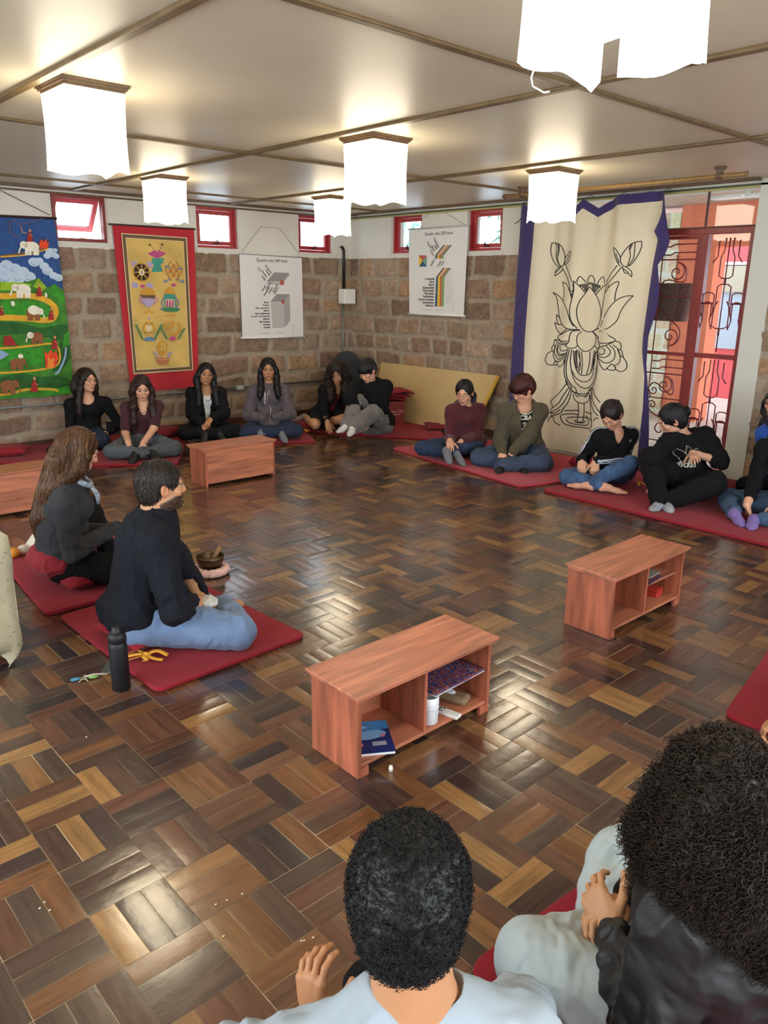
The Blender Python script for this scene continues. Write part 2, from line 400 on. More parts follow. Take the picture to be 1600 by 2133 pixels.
mb = MB(); mb.box((.004, -2.96, 0), (0.22, 0, HS), plaster); mb.box((.002, -10.7, 0), (0.22, -5.36, HS), plaster)
mb.box((0, -10.7, HS), (0.22, -5.36, HC), plaster); mb.box((-.03, -5.37, 0), (.22, -5.185, HC), M('door_jamb_plaster', 'c9c8bf', .7, bump=(30, .2, .004)))
mb.box((0, -5.19, 2.415), (.22, -2.96, HC), plaster); o = mb.build('wall_right_core'); o['kind'] = 'structure'
# near walls, behind the viewer, with wide openings made up to let in more light
mb = MB(); mb.box((-9.3, -10.7, 0), (0.2, -10.5, .75), plaster); mb.box((-9.3, -10.7, 2.25), (0.2, -10.5, HC), plaster); mb.box((-9.3, -10.7, .75), (-7.9, -10.5, 2.25), plaster); mb.box((-1.3, -10.7, .75), (0.2, -10.5, 2.25), plaster)
o = mb.build('wall_near'); o['kind'] = 'structure'
mb = MB(); mb.box((-9.4, -10.7, 0), (-9.2, .2, .75), plaster); mb.box((-9.4, -10.7, 2.25), (-9.2, .2, HC), plaster); mb.box((-9.4, -10.7, .75), (-9.2, -8.7, 2.25), plaster); mb.box((-9.4, -2.5, .75), (-9.2, .2, 2.25), plaster)
o = mb.build('wall_side'); o['kind'] = 'structure'
mb = MB(); mb.box((-9.4, -10.7, HC), (0.25, 0.25, HC+.08), ceil_m); o = mb.build('ceiling'); o['kind'] = 'structure'
# ceiling battens
k = 2
def batten(a, b, name):
    mb = MB(); mb.box(a, b, batten_m); o = mb.build(name, bevel=.006); o['kind'] = 'structure'
for x in (-1.845, -3.6, -5.36, -7.1): batten((x-.024, -10.5, HC-.018), (x+.024, -0.06, HC+.001), 'trim_%d' % k); k += 1
for y in (-0.715, -3.215, -5.865, -8.5): batten((-9.2, y-.022, HC-.014), (-0.02, y+.022, HC+.001), 'trim_%d' % k); k += 1
for a, b, m_ in (((-9.2, -.135, HC-.022), (0, -.075, HC+.001), trim_m), ((-9.2, -.03, HC-.05), (0, .0, HC-.034), trim_m),
                 ((-.135, -5.2, HC-.022), (-.075, 0, HC+.001), trim_m), ((-.03, -5.4, HC-.05), (0, 0, HC-.034), M('green_trim', '3c4a30', .5)), ((-.022, -5.4, HC-.066), (0, 0, HC-.05), M('yellow_trim', 'b0a56a', .5))):
    mb = MB(); mb.box(a, b, m_); o = mb.build('trim_%d' % k); o['kind'] = 'structure'; k += 1
mb = MB(); mb.box((-6.2, -.045, 0), (0, -.02, .05), M('skirting', '4a2f24', .5)); o = mb.build('baseboard_left'); o['kind'] = 'structure'
mb = MB(); mb.box((-.045, -2.9, 0), (-.02, 0, .05), M('skirting')); o = mb.build('baseboard_right'); o['kind'] = 'structure'

# ---- small red windows
def small_window(n, axis, a, b, z0, z1, opened=False):
    root = bpy.data.objects.new('window_%d' % n, None); COL.objects.link(root); root['kind'] = 'structure'
    P = (lambda u, d, z: (u, d, z)) if axis == 'x' else (lambda u, d, z: (d, u, z))
    def ring(mb, a, b, z0, z1, w_, d0, d1, m_):
        for q in ((a, b, z0, z0+w_), (a, b, z1-w_, z1), (a, a+w_, z0+w_, z1-w_), (b-w_, b, z0+w_, z1-w_)):
            mb.box(P(q[0], d0, q[2]), P(q[1], d1, q[3]), m_)
    mb = MB(); d = 0.05 if not opened else -0.02
    fm = redp if not opened else redp2
    ring(mb, a+.002, b-.002, z0+.002, z1-.002, .03, d, d+.07, fm); mb.build('window_frame', root, bevel=.003)
    if not opened:
        mb = MB(); ring(mb, a+.035, b-.035, z0+.035, z1-.035, .042, d+.012, d+.045, redp); s = mb.build('sash', root, bevel=.003)
        mb = MB(); mb.box(P(a+.075, d+.027, z0+.075), P(b-.075, d+.031, z1-.075), glass()); mb.build('pane', s)
        mb = MB(); c = (a+b)/2; mb.box(P(c-.03, d-.005, z0+.045), P(c+.03, d+.012, z0+.06), dark_metal); mb.tube([P(c, d, z0+.05), P(c+.01, d-.03, z0+.07), P(c-.02, d-.03, z0+.09)], .007, dark_metal); mb.build('window_latch', s)
    else:
        # top-hung sash pushed outwards
        mb = MB(); ring(mb, 0, b-a-.07, -(z1-z0)+.07, 0, .045, 0, .035, M('pink_red_paint', 'c2545a', .4)); s = mb.build('sash', root)
        s.location = P(a+.035, d+.06, z1-.035); s.rotation_euler = (math.radians(38), 0, 0)
        mb = MB(); mb.box((.045, .015, -(z1-z0)+.115), (b-a-.115, .02, -.045), glass()); mb.build('pane', s)
        mb = MB(); c = (a+b)/2; mb.box(P(c-.035, d-.02, z0+.03), P(c+.035, d+.01, z0+.045), M('chrome', 'c8c8cc', .2, 1)); mb.build('window_latch', root)
    return root
for i, (a, b) in enumerate(WL): small_window(i+1, 'x', a, b, 1.99, 2.425, i == 0)
for i, (a, b) in enumerate(WR): small_window(i+4, 'y', a, b, 1.985, 2.42)
mb = MB(); cr = M('pale_ledge_plaster', 'cfccc4', .7)
for a, b in WL: mb.box((a-.02, -.012, 1.925), (b+.07, 0, 1.99), cr)
for a, b in WR: mb.box((-.012, a-.03, 1.93), (0, b+.03, 1.985), cr)
o = mb.build('trim_%d' % k); o['kind'] = 'structure'; k += 1

# ---- glazed grille door in the right wall
iron = M('red_iron', '6e1f22', .45, metal=.1)
root = bpy.data.objects.new('door_1', None); COL.objects.link(root); root['kind'] = 'structure'
def RX(y, z, x=0.05): return (x, y, z)
mb = MB()
for y in (-2.985, -3.86, -4.74, -5.165): mb.box((.022, y-.035, 0.02), (.088, y+.035, 2.09), redp2)
mb.box((.02, -5.195, 2.065), (.09, -2.96, 2.115), redp2); mb.box((.02, -5.195, 0.0), (.09, -2.96, .045), redp2)
mb.box((.0, -5.195, 2.115), (.1, -2.96, 2.125), M('lintel_brown', '6f5a48', .5)); mb.build('door_frame', root, bevel=.004)
mb = MB()
for y in (-3.86, -4.72): mb.box((.045, y-.008, 2.125), (.06, y+.008, 2.415), dark_metal)
mb.build('transom_bar', root)
mb = MB(); mb.box((.05, -5.185, 2.125), (.053, -2.97, 2.41), glass()); mb.build('transom_pane', root)
def spiral(c, r0, turns, a0, sgn, n=30, grow=0.15):
    pts = []
    for i in range(n):
        t = i/(n-1); r = r0*(grow+(1-grow)*t); a = a0+sgn*turns*2*math.pi*(1-t); pts.append((c[0]+r*math.cos(a), c[1]+r*math.sin(a)))
    return pts
def heart_leaf(y0, y1, name):
    """grille leaf with hearts and scrolls; y1<y0"""
    lr = bpy.data.objects.new(name, None); COL.objects.link(lr); lr.parent = root
    mb = MB(); fr = .03
    mb.box((.036, y0-fr, .05), (.069, y0, 2.06), redp2); mb.box((.036, y1, .05), (.069, y1+fr, 2.06), redp2)
    for z in (.05, 1.02, 2.03): mb.box((.035, y1, z), (.07, y0, z+.03), redp2)
    mb.build('leaf_frame', lr, bevel=.003); mb = MB(); yc = (y0+y1)/2; W = (y0-y1)/2-fr; r = .006
    def T(pts, rr=r): mb.tube([(.052, yc+p[0], p[1]) for p in pts], rr, iron, 6)
    for zb, zt in ((.05, 1.02), (1.05, 2.03)):
        H = zt-zb; zc = (zb+zt)/2 if zb > .5 else .62
        for s in (-1, 1):
            T([(s*.05, zb), (s*.05, zt)])
        T([(-W, zt-.17), (W, zt-.17)], .007); T([(-W, zb+.17), (W, zb+.17)]) if zb < .5 else None
        T([(-W, zc), (W, zc)])
        for s in (-1, 1):
            T([(s*W, zt-.04), (s*.16, zt-.04), (s*.12, zt-.06), (s*.06, zt-.06)][::1] ); T([(s*W, zt-.11), (s*.16, zt-.11), (s*.13, zt-.13), (s*.06, zt-.13)])
            cx = s*(W*.55)
            top = spiral((cx, zt-.28), .085, 1.4, math.pi*(.5), s*-1, 36); T(top)
            T(smooth_pts([(cx+s*.03, zt-.198), (cx+s*.085, zt-.25), (cx+s*.075, zt-.36), (s*.10, zc+.14), (0, zc)], 5))
            bot = spiral((cx, zb+.14 if zb > .5 else zb+.28), .085, 1.4, -math.pi*.5, s*1, 36); T(bot)
            zq = zb+.14 if zb > .5 else zb+.28
            T(smooth_pts([(cx+s*.03, zq-.082), (cx+s*.085, zq-.03), (cx+s*.075, zq+.08), (s*.10, zc-.14), (0, zc)], 5))
            if zb < .5:
                T(spiral((s*.10, zc+.07), .045, 1.2, 0, s, 20)); T(spiral((s*.10, zc-.07), .045, 1.2, 0, -s, 20))
            T(spiral((s*.05, zc+.02), .05, 1.1, math.pi/2, s, 18))
    mb.build('iron_scrollwork', lr)
    mb = MB(); mb.box((.058, y1+fr, .08), (.061, y0-fr, 1.02), glass()); mb.box((.058, y1+fr, 1.05), (.061, y0-fr, 2.03), glass()); mb.build('pane', lr)
heart_leaf(-3.90, -4.70, 'grille_leaf'); heart_leaf(-3.02, -3.82, 'grille_leaf')
# narrow fixed light with bottle pattern bars
lr = bpy.data.objects.new('fixed_grille', None); COL.objects.link(lr); lr.parent = root
mb = MB(); y0, y1 = -4.775, -5.13; mb.box((.035, y1, 1.02), (.07, y0, 1.06), redp2); mb.build('leaf_frame', lr)
mb = MB(); yc = (y0+y1)/2; W = (y0-y1)/2
def T(pts, rr=.0055): mb.tube([(.052, yc+p[0], p[1]) for p in pts], rr, iron, 6)
for zo in (.06, 1.08):
    T([(0, zo), (0, zo+.95)])
    def bottle(cx, z0, up, wd=.055, nk=.03, H=.42):
        s = 1 if up else -1
        for q in (-1, 1): T([(cx+q*wd*.5, z0), (cx+q*wd, z0+s*.02), (cx+q*wd, z0+s*.17), (cx+q*nk, z0+s*.23), (cx+q*nk, z0+s*H)])
        T([(cx-wd*.5, z0), (cx+wd*.5, z0)])
    bottle(0, zo+.62, True, .06, .035, .33); bottle(0, zo+.57, False, .06, .07, .20); bottle(0, zo+.20, True, .07, .04, .22)
    for q in (-1, 1):
        bottle(q*W*.72, zo+.50, False, .05, .03, .22); T([(q*W*.72-.05, zo+.41), (q*W*.72+.05, zo+.41)], .008); bottle(q*W*.72, zo+.42, False, .035, .055, .2); T([(q*W*.72, zo+.75), (q*W*.5, zo+.8), (q*W*.5, zo+.93)])
    T([(0, zo+.2), (0, zo+.14)], .01); T([(0, zo+.57), (0, zo+.62)], .011)
mb.build('iron_bars', lr); mb = MB(); mb.box((.058, y1, .06), (.061, y0, 1.02), glass()); mb.box((.058, y1, 1.06), (.061, y0, 2.06), glass()); mb.build('pane', lr)

# ---- outside: porch, walls, garden
mb = MB(); mb.box((.22, -9, -.12), (7, 0.6, -.06), M('outdoor_tiles', 'cfc7ba', .5, var=(4, .1), bump=(8, .1, .01))); o = mb.build('terrace_paving'); tag(o, kind='structure')
tl = MB(); gm = M('tile_grout', '8d8880', .8)
for q in range(24): tl.box((.3+q*.16, -7, -.061), (.306+q*.16, -1, -.0585), gm)
o = tl.build('terrace_joints'); tag(o, kind='structure')
mb = MB(); mb.box((.22, -9, 2.62), (4.4, .6, 2.7), M('porch_ceiling', 'b79f8c', .6, var=(2, .1), stretch=(1, 5, 1))); o = mb.build('porch_ceiling'); tag(o, kind='structure')
orange = M('salmon_wall', 'e8805c', .7, var=(3, .05)); pink = M('rose_wall', 'd9575b', .7, var=(2, .08))
mb = MB(); mb.box((3.0, -3.42, -.06), (3.3, -2.93, 2.62), orange); mb.box((2.98, -9, 2.12), (3.25, -2.935, 2.62), orange); o = mb.build('porch_wall'); tag(o, kind='structure')
V, F, C = stone_wall('g', -2.93, -0.5, 2.6, lambda u, z, h: np.stack([3.0-h*1.5, u, z-.06], 1), 21, res=.02, rowh=.26)
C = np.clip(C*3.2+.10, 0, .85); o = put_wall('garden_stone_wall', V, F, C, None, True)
mb = MB(); mb.box((3.01, -2.93, -.06), (3.3, -.5, 2.54), plaster); o = mb.build('garden_wall_core'); tag(o, kind='structure')
# far house with window, awning and shutter box
mb = MB(); mb.box((5.6, -6, -.06), (5.9, -1.2, 3.2), pink); o = mb.build('house_wall'); tag(o, 'rose painted house wall beyond the porch', 'house', kind=None)
W1 = MB(); W1.box((5.54, -3.45, .72), (5.6, -2.35, 1.6), M('grey_blue_pane', 'a9b6c4', .15)); W1.box((5.5, -3.5, 1.58), (5.62, -2.3, 1.98), M('shutter_beige', 'b3a893', .6)); W1.box((5.5, -3.5, 1.96), (5.64, -2.3, 2.02), whitem)
o = W1.build('window_7', bevel=.004); tag(o, kind='structure')
mb = MB(); mb.box((2.0, -5.05, -.06), (2.1, -4.93, 1.0), M('grey_brown_post', '8b7670', .7)); mb.box((1.95, -5.3, .93), (2.2, -4.9, 1.0), M('grey_brown_post')); o = mb.build('porch_bench', bevel=.01); tag(o, 'dark wooden porch bench seen through the narrow grille', 'bench')
mb = MB(); mb.ball((2.02, -5.12, 1.075), (.16, .17, .07), M('pale_blue_cloth', 'b9d6ea', .8)); mb.ball((2.07, -5.17, 1.07), (.12, .1, .06), whitem)
o = mb.build('folded_cloth', sub=0); tag(o, 'pale blue bundle of cloth lying on the porch bench', 'cloth')
mb = MB(); mb.ball((1.7, -5.15, .15), (.16, .2, .2), M('navy_bag', '24304f', .7)); mb.tube([(1.7, -5.25, .3), (1.7, -5.2, .45), (1.7, -5.07, .45), (1.7, -5.03, .3)], .012, M('navy_bag')); o = mb.build('bag'); tag(o, 'dark blue bag on the terrace in front of the porch bench', 'bag')
mb = MB()
for s_, w_ in ((0, .40), (1, .3)):
    mb.prism([(1.45, -4.02-.42*s_, 2.50), (1.6, -4.02-.42*s_, 2.50), (1.62, -4.38-.3*s_, 2.505), (1.43, -4.38-.3*s_, 2.505)], (0, 0, .03), whitem)
mb.box((1.48, -4.36, 2.50), (1.56, -4.44, 2.62), whitem); o = mb.build('porch_light', bevel=.006); tag(o, 'white porch ceiling fixture seen through the transom glass', 'light')
# wicker basket hanging on the grille outside
wk = M('wicker', '6e4334', .8, bump=(60, .9, .01), var=(40, .4)); mb = MB()
c = on_x(1398, 628, .2); 
vs = []; n_ = 40; rows_ = 26
for t in range(rows_):
    zz = c[2]-.175+t*.0135; rx, ry = .085+.0012*t, .155+.0022*t
    for q in range(n_): a = 2*math.pi*q/n_; w_ = .004*(1 if (q+t) % 2 else -1); sq = (abs(math.cos(a))**4+abs(math.sin(a))**4)**-.25; vs.append((c[0]+(rx+w_)*math.cos(a)*sq, c[1]+(ry+w_)*math.sin(a)*sq, zz))
mb.add(vs, [(t*n_+q, t*n_+(q+1) % n_, (t+1)*n_+(q+1) % n_, (t+1)*n_+q) for t in range(rows_-1) for q in range(n_)]+[tuple(range(n_-1, -1, -1))], wk, True)
o = mb.build('basket'); tag(o, 'brown wicker basket hanging behind the scrolled iron grille', 'basket')
# garden greenery by the wall and trees behind the small windows
leafm = M('leaf_green', '5f9e4a', .6, var=(5, .3)); leafb = M('leaf_bluegreen', '7fb8a8', .6, var=(5, .3))
def shrub(name, c, r, n, m_, label, cat='plant', ls=.12, seed=0):
    R = np.random.RandomState(seed); mb = MB()
    for i in range(n):
        d = R.normal(size=3); d /= np.linalg.norm(d); p = np.array(c)+d*np.array(r)*R.rand()**.4; t = R.normal(size=3); t /= np.linalg.norm(t); u = np.cross(t, d); u /= np.linalg.norm(u)+1e-9; l = ls*(.6+.8*R.rand())
        mb.add([p-t*l, p+u*l*.25, p+t*l, p-u*l*.25], [(0, 1, 2, 3)], m_)
    mb.tube([(c[0], c[1], -.06 if c[2] < 1 else 0), tuple(c)], .02, M('stem', '5a4a32', .8)); o = mb.build(name); tag(o, label, cat); return o
shrub('garden_plant', (2.7, -2.35, .14), (.2, .4, .16), 260, leafm, 'low green plant at the foot of the sunlit garden stone wall', seed=1, ls=.06)
shrub('garden_tree', (2.9, 2.2, 3.3), (1.1, 1.3, 1.3), 420, leafb, 'leafy tree seen through the corner window beside the colour chart', 'tree', .16, 2)
shrub('garden_tree', (2.6, -.9, 3.0), (.8, .7, .9), 330, leafb, 'broad leaved tree seen through the window beside the purple edged banner', 'tree', .26, 3)
shrub('garden_tree', (.6, 2.6, 2.9), (.45, .7, .35), 260, leafb, 'tree crown seen through the window behind the far cloth lamp', 'tree', .13, 4)

# ================================================================ LAMPS
shade_m = M('lamp_cloth', 'f6f1e4', .9, emit=('fff0d2', LAMP_E)); lampwood = M('lamp_wood', '6a5136', .4, var=(30, .2))
def cube_lamp(cx, cy, label, seed, notch=False, size=.32, zb=2.105, rz=0):
    R = np.random.RandomState(seed); t = thing('ceiling_lamp', label, 'lamp', (cx, cy, HC), rz, 'cloth cube lamps hung from the ceiling')
    h = size/2; mb = MB()
    for k, (e, a, b) in enumerate(((0, 0, -.012), (-.008, -.012, -.022), (-.018, -.022, -.034))):
        q = h+e
        for s in (-1, 1): mb.box((-q, s*q, a), (q, s*(q-.02), b), lampwood); mb.box((s*q, -q+.02, a), (s*(q-.02), q-.02, b), lampwood)
    mb.build('wooden_frame', t)
    mb = MB(); q = h-.02; n = 12; per = []
    for i, (p0, p1) in enumerate((((-q, -q), (q, -q)), ((q, -q), (q, q)), ((q, q), (-q, q)), ((-q, q), (-q, -q)))):
        for j in range(n): per.append((p0[0]+(p1[0]-p0[0])*j/n, p0[1]+(p1[1]-p0[1])*j/n, i, j))
    rows = 7; vs = []; zb = zb-HC
    ph = R.rand(4)*6
    for r in range(rows):
        f = r/(rows-1)
        for (x, y, i, j) in per:
            bot = zb+.007*math.sin(j/n*math.pi*2+ph[i])+.004*math.sin(j/n*9+ph[i])-(.012 if j == 0 else 0)*R.rand()
            z = -.03+(bot+.03)*f; w_ = 1+.05*f*math.sin(j*.9+ph[i])*.5-.03*math.sin(math.pi*f)
            vs.append((x*w_, y*w_, z))
    fs = []; m = len(per)
    for r in range(rows-1):
        for k in range(m):
            i, j = per[k][2], per[k][3]
            if notch and (i == 1 and j in (9, 10) and r >= 3): continue
            fs.append((r*m+k, r*m+(k+1) % m, (r+1)*m+(k+1) % m, (r+1)*m+k))
    mb.add(vs, fs, shade_m, True); c = mb.build('cloth_shade', t, solid=.002)
    if notch:
        mb = MB(); mb.add([(q, -q+.0, zb+.09), (q+.006, -q+.07, zb+.08), (q+.006, -q+.10, zb+.02), (q+.004, -q+.01, zb-.0), (q-.05, -q-.008, zb+.015), (q-.08, -q-.008, zb+.08)], [(0, 1, 2, 3), (0, 3, 4, 5)], shade_m)
        mb.build('torn_flap', t, solid=.002)
        mb = MB(); mb.tube([(-q+.06, q, zb), (-q+.058, q+.006, zb-.02), (-q+.07, q+.01, zb-.035), (-q+.10, q, zb-.045), (-q+.12, q, zb-.04)], .002, whitem, 5); mb.build('loose_thread', t)
    mb = MB(); mb.lathe([(.012, -.03), (.02, -.05), (.02, -.09), (.03, -.11), (.032, -.14), (.015, -.165)], (0, 0, 0), M('bulb', 'fff8ea', .3, emit=('fff2da', 12)), 12); mb.build('bulb', t)
    return t
cube_lamp(-5.157, -4.238, 'big cloth cube lamp at the left, above the bearded man', 1)
cube_lamp(-3.406, -1.597, 'small cloth cube lamp above the yellow hanging with red border', 2, size=.31)
cube_lamp(-3.344, -4.239, 'cloth cube lamp in the middle of the room, fourth nearest', 3)
cube_lamp(-1.475, -1.47, 'smallest cloth cube lamp, nearest the stone corner, partly behind another lamp', 4, size=.31)
cube_lamp(-1.511, -4.239, 'cloth cube lamp hanging in front of the lotus banner', 5, size=.31)
cube_lamp(-5.12, -7.03, 'nearest cloth cube lamp, slit and torn, cut by the top of the photo', 6, notch=True, size=.33, zb=2.085)

# ================================================================ WALL HANGINGS
K = M('print_black', '1d1b1e', .8); paper = M('poster_paper', 'dcdad8', .55); gry = M('print_grey', '8e8d8c', .8); gry2 = M('print_light_grey', 'b4b3b1', .8); gry3 = M('print_mid_grey', 'a2a1a0', .8)
def poster(name, corners, pt, f, label, topbar, barm):
    """corners in plane coords (a,b): TL TR BR BL"""
    root = thing(name, label, 'poster'); mb = MB()
    n = 8; g = []
    for j in range(n+1):
        for i in range(n+1):
            s, t = i/n, j/n; a = (1-s)*(1-t)*np.array(corners[0])+s*(1-t)*np.array(corners[1])+s*t*np.array(corners[2])+(1-s)*t*np.array(corners[3])
            g.append(f(a[0], a[1], 0))
    mb.add(g, [(j*(n+1)+i, j*(n+1)+i+1, (j+1)*(n+1)+i+1, (j+1)*(n+1)+i) for j in range(n) for i in range(n)], paper)
    return root, mb
# left chart
Y0 = -.035; fL = lambda u, v, l: (u, Y0-l*2.5e-4, v)
g6 = lambda x, y: tuple(on_y(490+x/10.667, 520+y/10.667, Y0)[[0, 2]])
cs = [g6(90, 95), g6(1480, 180), g6(1515, 1930), g6(160, 1950)]
root, mb = poster('wall_chart', cs, g6, fL, 'white hanging chart with grey block diagram on the left stone wall, headed 240', True, None)
A = Art(mb, fL)
def T6(txt, x, y, s, al='LEFT', rot=0, b=.0006): p = g6(x, y); A.text(txt, p[0], p[1], s, K, al, rot, b)
T6('Quadro dos 240 Itens', 470, 262, .050)
A.poly([g6(*p) for p in ((700, 705), (865, 505), (1205, 518), (1200, 590), (1090, 700), (1090, 790), (700, 775))], gry2); A.poly([g6(*p) for p in ((700, 705), (865, 505), (1205, 518), (1080, 700))], gry)
A.poly([g6(*p) for p in ((790, 1150), (920, 985), (1210, 990), (1225, 1570), (1100, 1730), (830, 1745))], gry2); A.poly([g6(*p) for p in ((790, 1150), (920, 985), (1210, 990), (1075, 1155))], gry); A.poly([g6(*p) for p in ((1080, 1155), (1210, 990), (1225, 1570), (1100, 1730))], gry3)
redk = M('print_red', 'b5564f', .8)
for cx, cy, rx, ry in ((1035, 730, 52, 60), (1060, 1160, 42, 50)): A.poly([g6(cx+rx*math.cos(a), cy+ry*math.sin(a)) for a in np.linspace(.5, 2*math.pi+.5, 7)[:-1]], redk)
for i, s_ in enumerate(('Matar', 'Roubar', 'Sexo impróprio', 'Mentir', 'Falar inutilmente', 'Agredir com Palavras', 'Difamar', 'Má Vontade', 'Avareza', 'Heresia')): T6(s_, 752+i*2.5, 1190+i*61, .031, 'RIGHT')
for (x, y), s_, r_ in (((490, 410), 'Fogo', -48), ((580, 590), 'Inveja', -48), ((575, 470), 'Orgulho', -48), ((655, 350), 'Ignorância', -48), ((665, 460), 'Desejo', -48)): T6(s_, x, y, .03, rot=math.radians(r_))
for (x, y), s_ in (((600, 930), 'Deuses'), ((690, 895), 'Humanos'), ((645, 1035), 'Semideuses'), ((750, 980), 'Animais'), ((840, 945), 'Fantasmas'), ((870, 990), 'Infernos')): T6(s_, x, y, .028, rot=math.radians(52))
A.line([g6(510, 1860), g6(750, 1856)], .004, gry, 0); A.line([g6(890, 1850), g6(1065, 1852)], .004, gry, 0); A.line([g6(1270, 1650), g6(1280, 1860)], .004, gry, 0)
mb.build('printed_sheet', root)
mb = MB(); p, q = g6(125, 1965), g6(1560, 1935); mb.tube([(p[0], Y0, p[1]), (q[0], Y0, q[1])], .010, whitem, 10); mb.build('bottom_rod', root)
mb = MB(); p, q = g6(85, 92), g6(1485, 178); mb.tube([(p[0], Y0, p[1]), (q[0], Y0, q[1])], .006, M('rod_grey', '9a9a9a', .5), 8); mb.build('top_rod', root)
mb = MB(); S = [tuple(on_y(*p, -.01)) for p in ((504, 524), (543, 472), (583, 476), (624, 530))]; mb.tube([(a, -.012, c) for a, b, c in S], .0022, M('string_grey', '7d7a74', .8), 5); mb.build('hanging_string', root)
# colour chart on the right wall
X0 = -.045; fR = lambda u, v, l: (X0-l*2.5e-4, -u, v)
def g7(x, y): P = on_x(840+x/10.16, 460+y/10.16, X0); return (-P[1], P[2])
cs = [g7(120, 205), g7(1380, 120), g7(1280, 2005), g7(130, 1955)]
root, mb = poster('wall_chart', cs, g7, fR, 'white hanging chart with coloured stripes between the two small windows of the right wall', True, None)
A = Art(mb, fR)
def T7(txt, x, y, s, al='LEFT', rot=0, b=.0006): p = g7(x, y); A.text(txt, p[0], p[1], s, K, al, rot, b)
T7('Quadro dos 200 Itens', 450, 312, .050)
blu, yel, red_, grn = M('print_blue', '2d5572', .8), M('print_yellow', 'e2b83e', .8), M('print_rust', 'b46a4a', .8), M('print_green', '7c9f63', .8)
drk, pch, olv = M('print_dark', '5b514c', .8), M('print_peach', 'd9b08e', .8), M('print_olive', '77785a', .8)
for m_, xb0, xb1, xt0, xt1, dk in ((blu, 672, 720, 700, 738, drk), (yel, 720, 768, 738, 780, pch), (red_, 768, 815, 780, 825, M('print_tan', 'b98c6c', .8)), (grn, 815, 858, 825, 878, olv)):
    A.poly([g7(xb0, 1812), g7(xb1, 1815), g7(xt1, 1180), g7(xt0, 1180)], m_, layer=2)
    o0, o1 = (xt0-700)*.95, (xt1-700)*.95
    A.poly([g7(xt0, 1180), g7(xt1, 1180), g7(845+o1, 995), g7(845+o0, 995)], dk, layer=2)
    A.poly([g7(xt0-22, 800), g7(xt1-22, 803), g7(xt1-20, 730), g7(xt0-20, 730)], m_, layer=2)
    A.poly([g7(xt0-20, 730), g7(xt1-20, 730), g7(850+o1*1.1, 510), g7(850+o0*1.1, 515)], dk, layer=2)
A.poly([g7(960, 1040), g7(1030, 990), g7(1060, 1650), g7(890, 1812), g7(880, 1180)], M('print_faint', 'd2d1d0', .8), layer=1)
for pl, m_ in ((((330, 730), (500, 730), (410, 850)), M('print_red', 'b5564f')), (((500, 730), (500, 970), (410, 850)), M('print_teal', '6f9a8c', .8)), (((500, 970), (335, 970), (410, 850)), blu), (((335, 970), (330, 730), (410, 850)), yel)):
    A.poly([g7(*p) for p in pl], m_, layer=2)
for i, s_ in enumerate(('Compaixão', 'Amor', 'Alegria', 'Equanimidade', 'Generosidade', 'Moralidade', 'Paz/Paciência', 'Energia Constante', 'Concentração', 'Sabedoria')): T7(s_, 670-i*2, 1246+i*63, .034, 'RIGHT')
for (x, y), s_ in (((515, 460), 'Palavra'), ((580, 630), 'Corpo'), ((600, 540), 'Mente'), ((650, 380), 'Qualidades'), ((665, 520), 'Ação')): T7(s_, x, y, .03, rot=math.radians(-52))
for (x, y), s_ in (((600, 965), 'Paisagem'), ((750, 975), 'Energia'), ((820, 960), 'Corpo')): T7(s_, x, y, .026, rot=math.radians(54))
A.line([g7(400, 1878), g7(610, 1885)], .004, gry, 0); A.line([g7(715, 1888), g7(870, 1890)], .004, gry, 0); A.line([g7(1075, 1690), g7(1062, 1900)], .004, gry, 0)
mb.build('printed_sheet', root)
def rod7(a, b, r, m_, nm):
    mb = MB(); p, q = g7(*a), g7(*b); mb.tube([(X0, -p[0], p[1]), (X0, -q[0], q[1])], r, m_, 10); return mb.build(nm, root)
rod7((100, 1968), (1315, 2015), .010, whitem, 'bottom_rod'); rod7((105, 185), (1400, 98), .010, M('rod_steel', 'b9b4ae', .35), 'top_rod')
mb = MB(); S = [on_x(*p, -.012) for p in ((858, 478), (895, 445), (925, 442), (972, 470))]; mb.tube([(-.012, b, c) for a, b, c in S], .0018, M('string_grey'), 5); mb.build('hanging_string', root)

# ---- painted hanging with hills and a winding path
Yp = -.045; c1 = lambda x, y: tuple(on_y(x/3.5556, 380+y/3.5556, Yp)[[0, 2]]); fp = lambda u, v, l: (u, Yp-l*2e-4, v)
root = thing('painted_hanging', 'large painted cloth with blue sky, green hills, yellow winding path and elephants', 'painting')
mb = MB(); A = Art(mb, fp)
pc = lambda n, h, v=.08: M('paint_'+n, h, .75, var=(14, v))
sky, hill, hill2, hill3, lime = pc('sky', '224a86', .2), pc('green', '3a7c22', .3), pc('dark_green', '1f5a1e', .3), pc('mid_green', '2f8c1e', .3), pc('lime', '8fb51c', .2)
cloud, cloud2, path, ele, eleb, monk, fire, skin_, brn = pc('cloud', 'b9cbe0'), pc('cloud_shade', '8fa9cb'), pc('path', 'dca62b', .15), pc('white', 'e8e2cf'), pc('elephant_brown', '8c5430'), pc('monk_red', '9a2320'), pc('fire', 'd8431e', .3), pc('skin', 'c98d62'), pc('brown', '7b5a2c')
P1 = lambda pts, m_, s=0: A.poly([c1(*p) for p in pts], m_, s)
LN = lambda pts, w_, m_, k=5: A.line([c1(*p) for p in pts], w_, m_, k)
def E1(x, y, rx, ry, m_, rot=0):
    u, v = c1(x, y); u2, _ = c1(x+rx, y); _, v2 = c1(x, y-ry); A.ell(u, v, abs(u2-u), abs(v2-v), m_, 16, rot)
P1([(-700, 222), (402, 262), (435, 500), (470, 800), (500, 1050), (520, 1250), (545, 1560), (300, 1590), (-700, 1640)], sky)
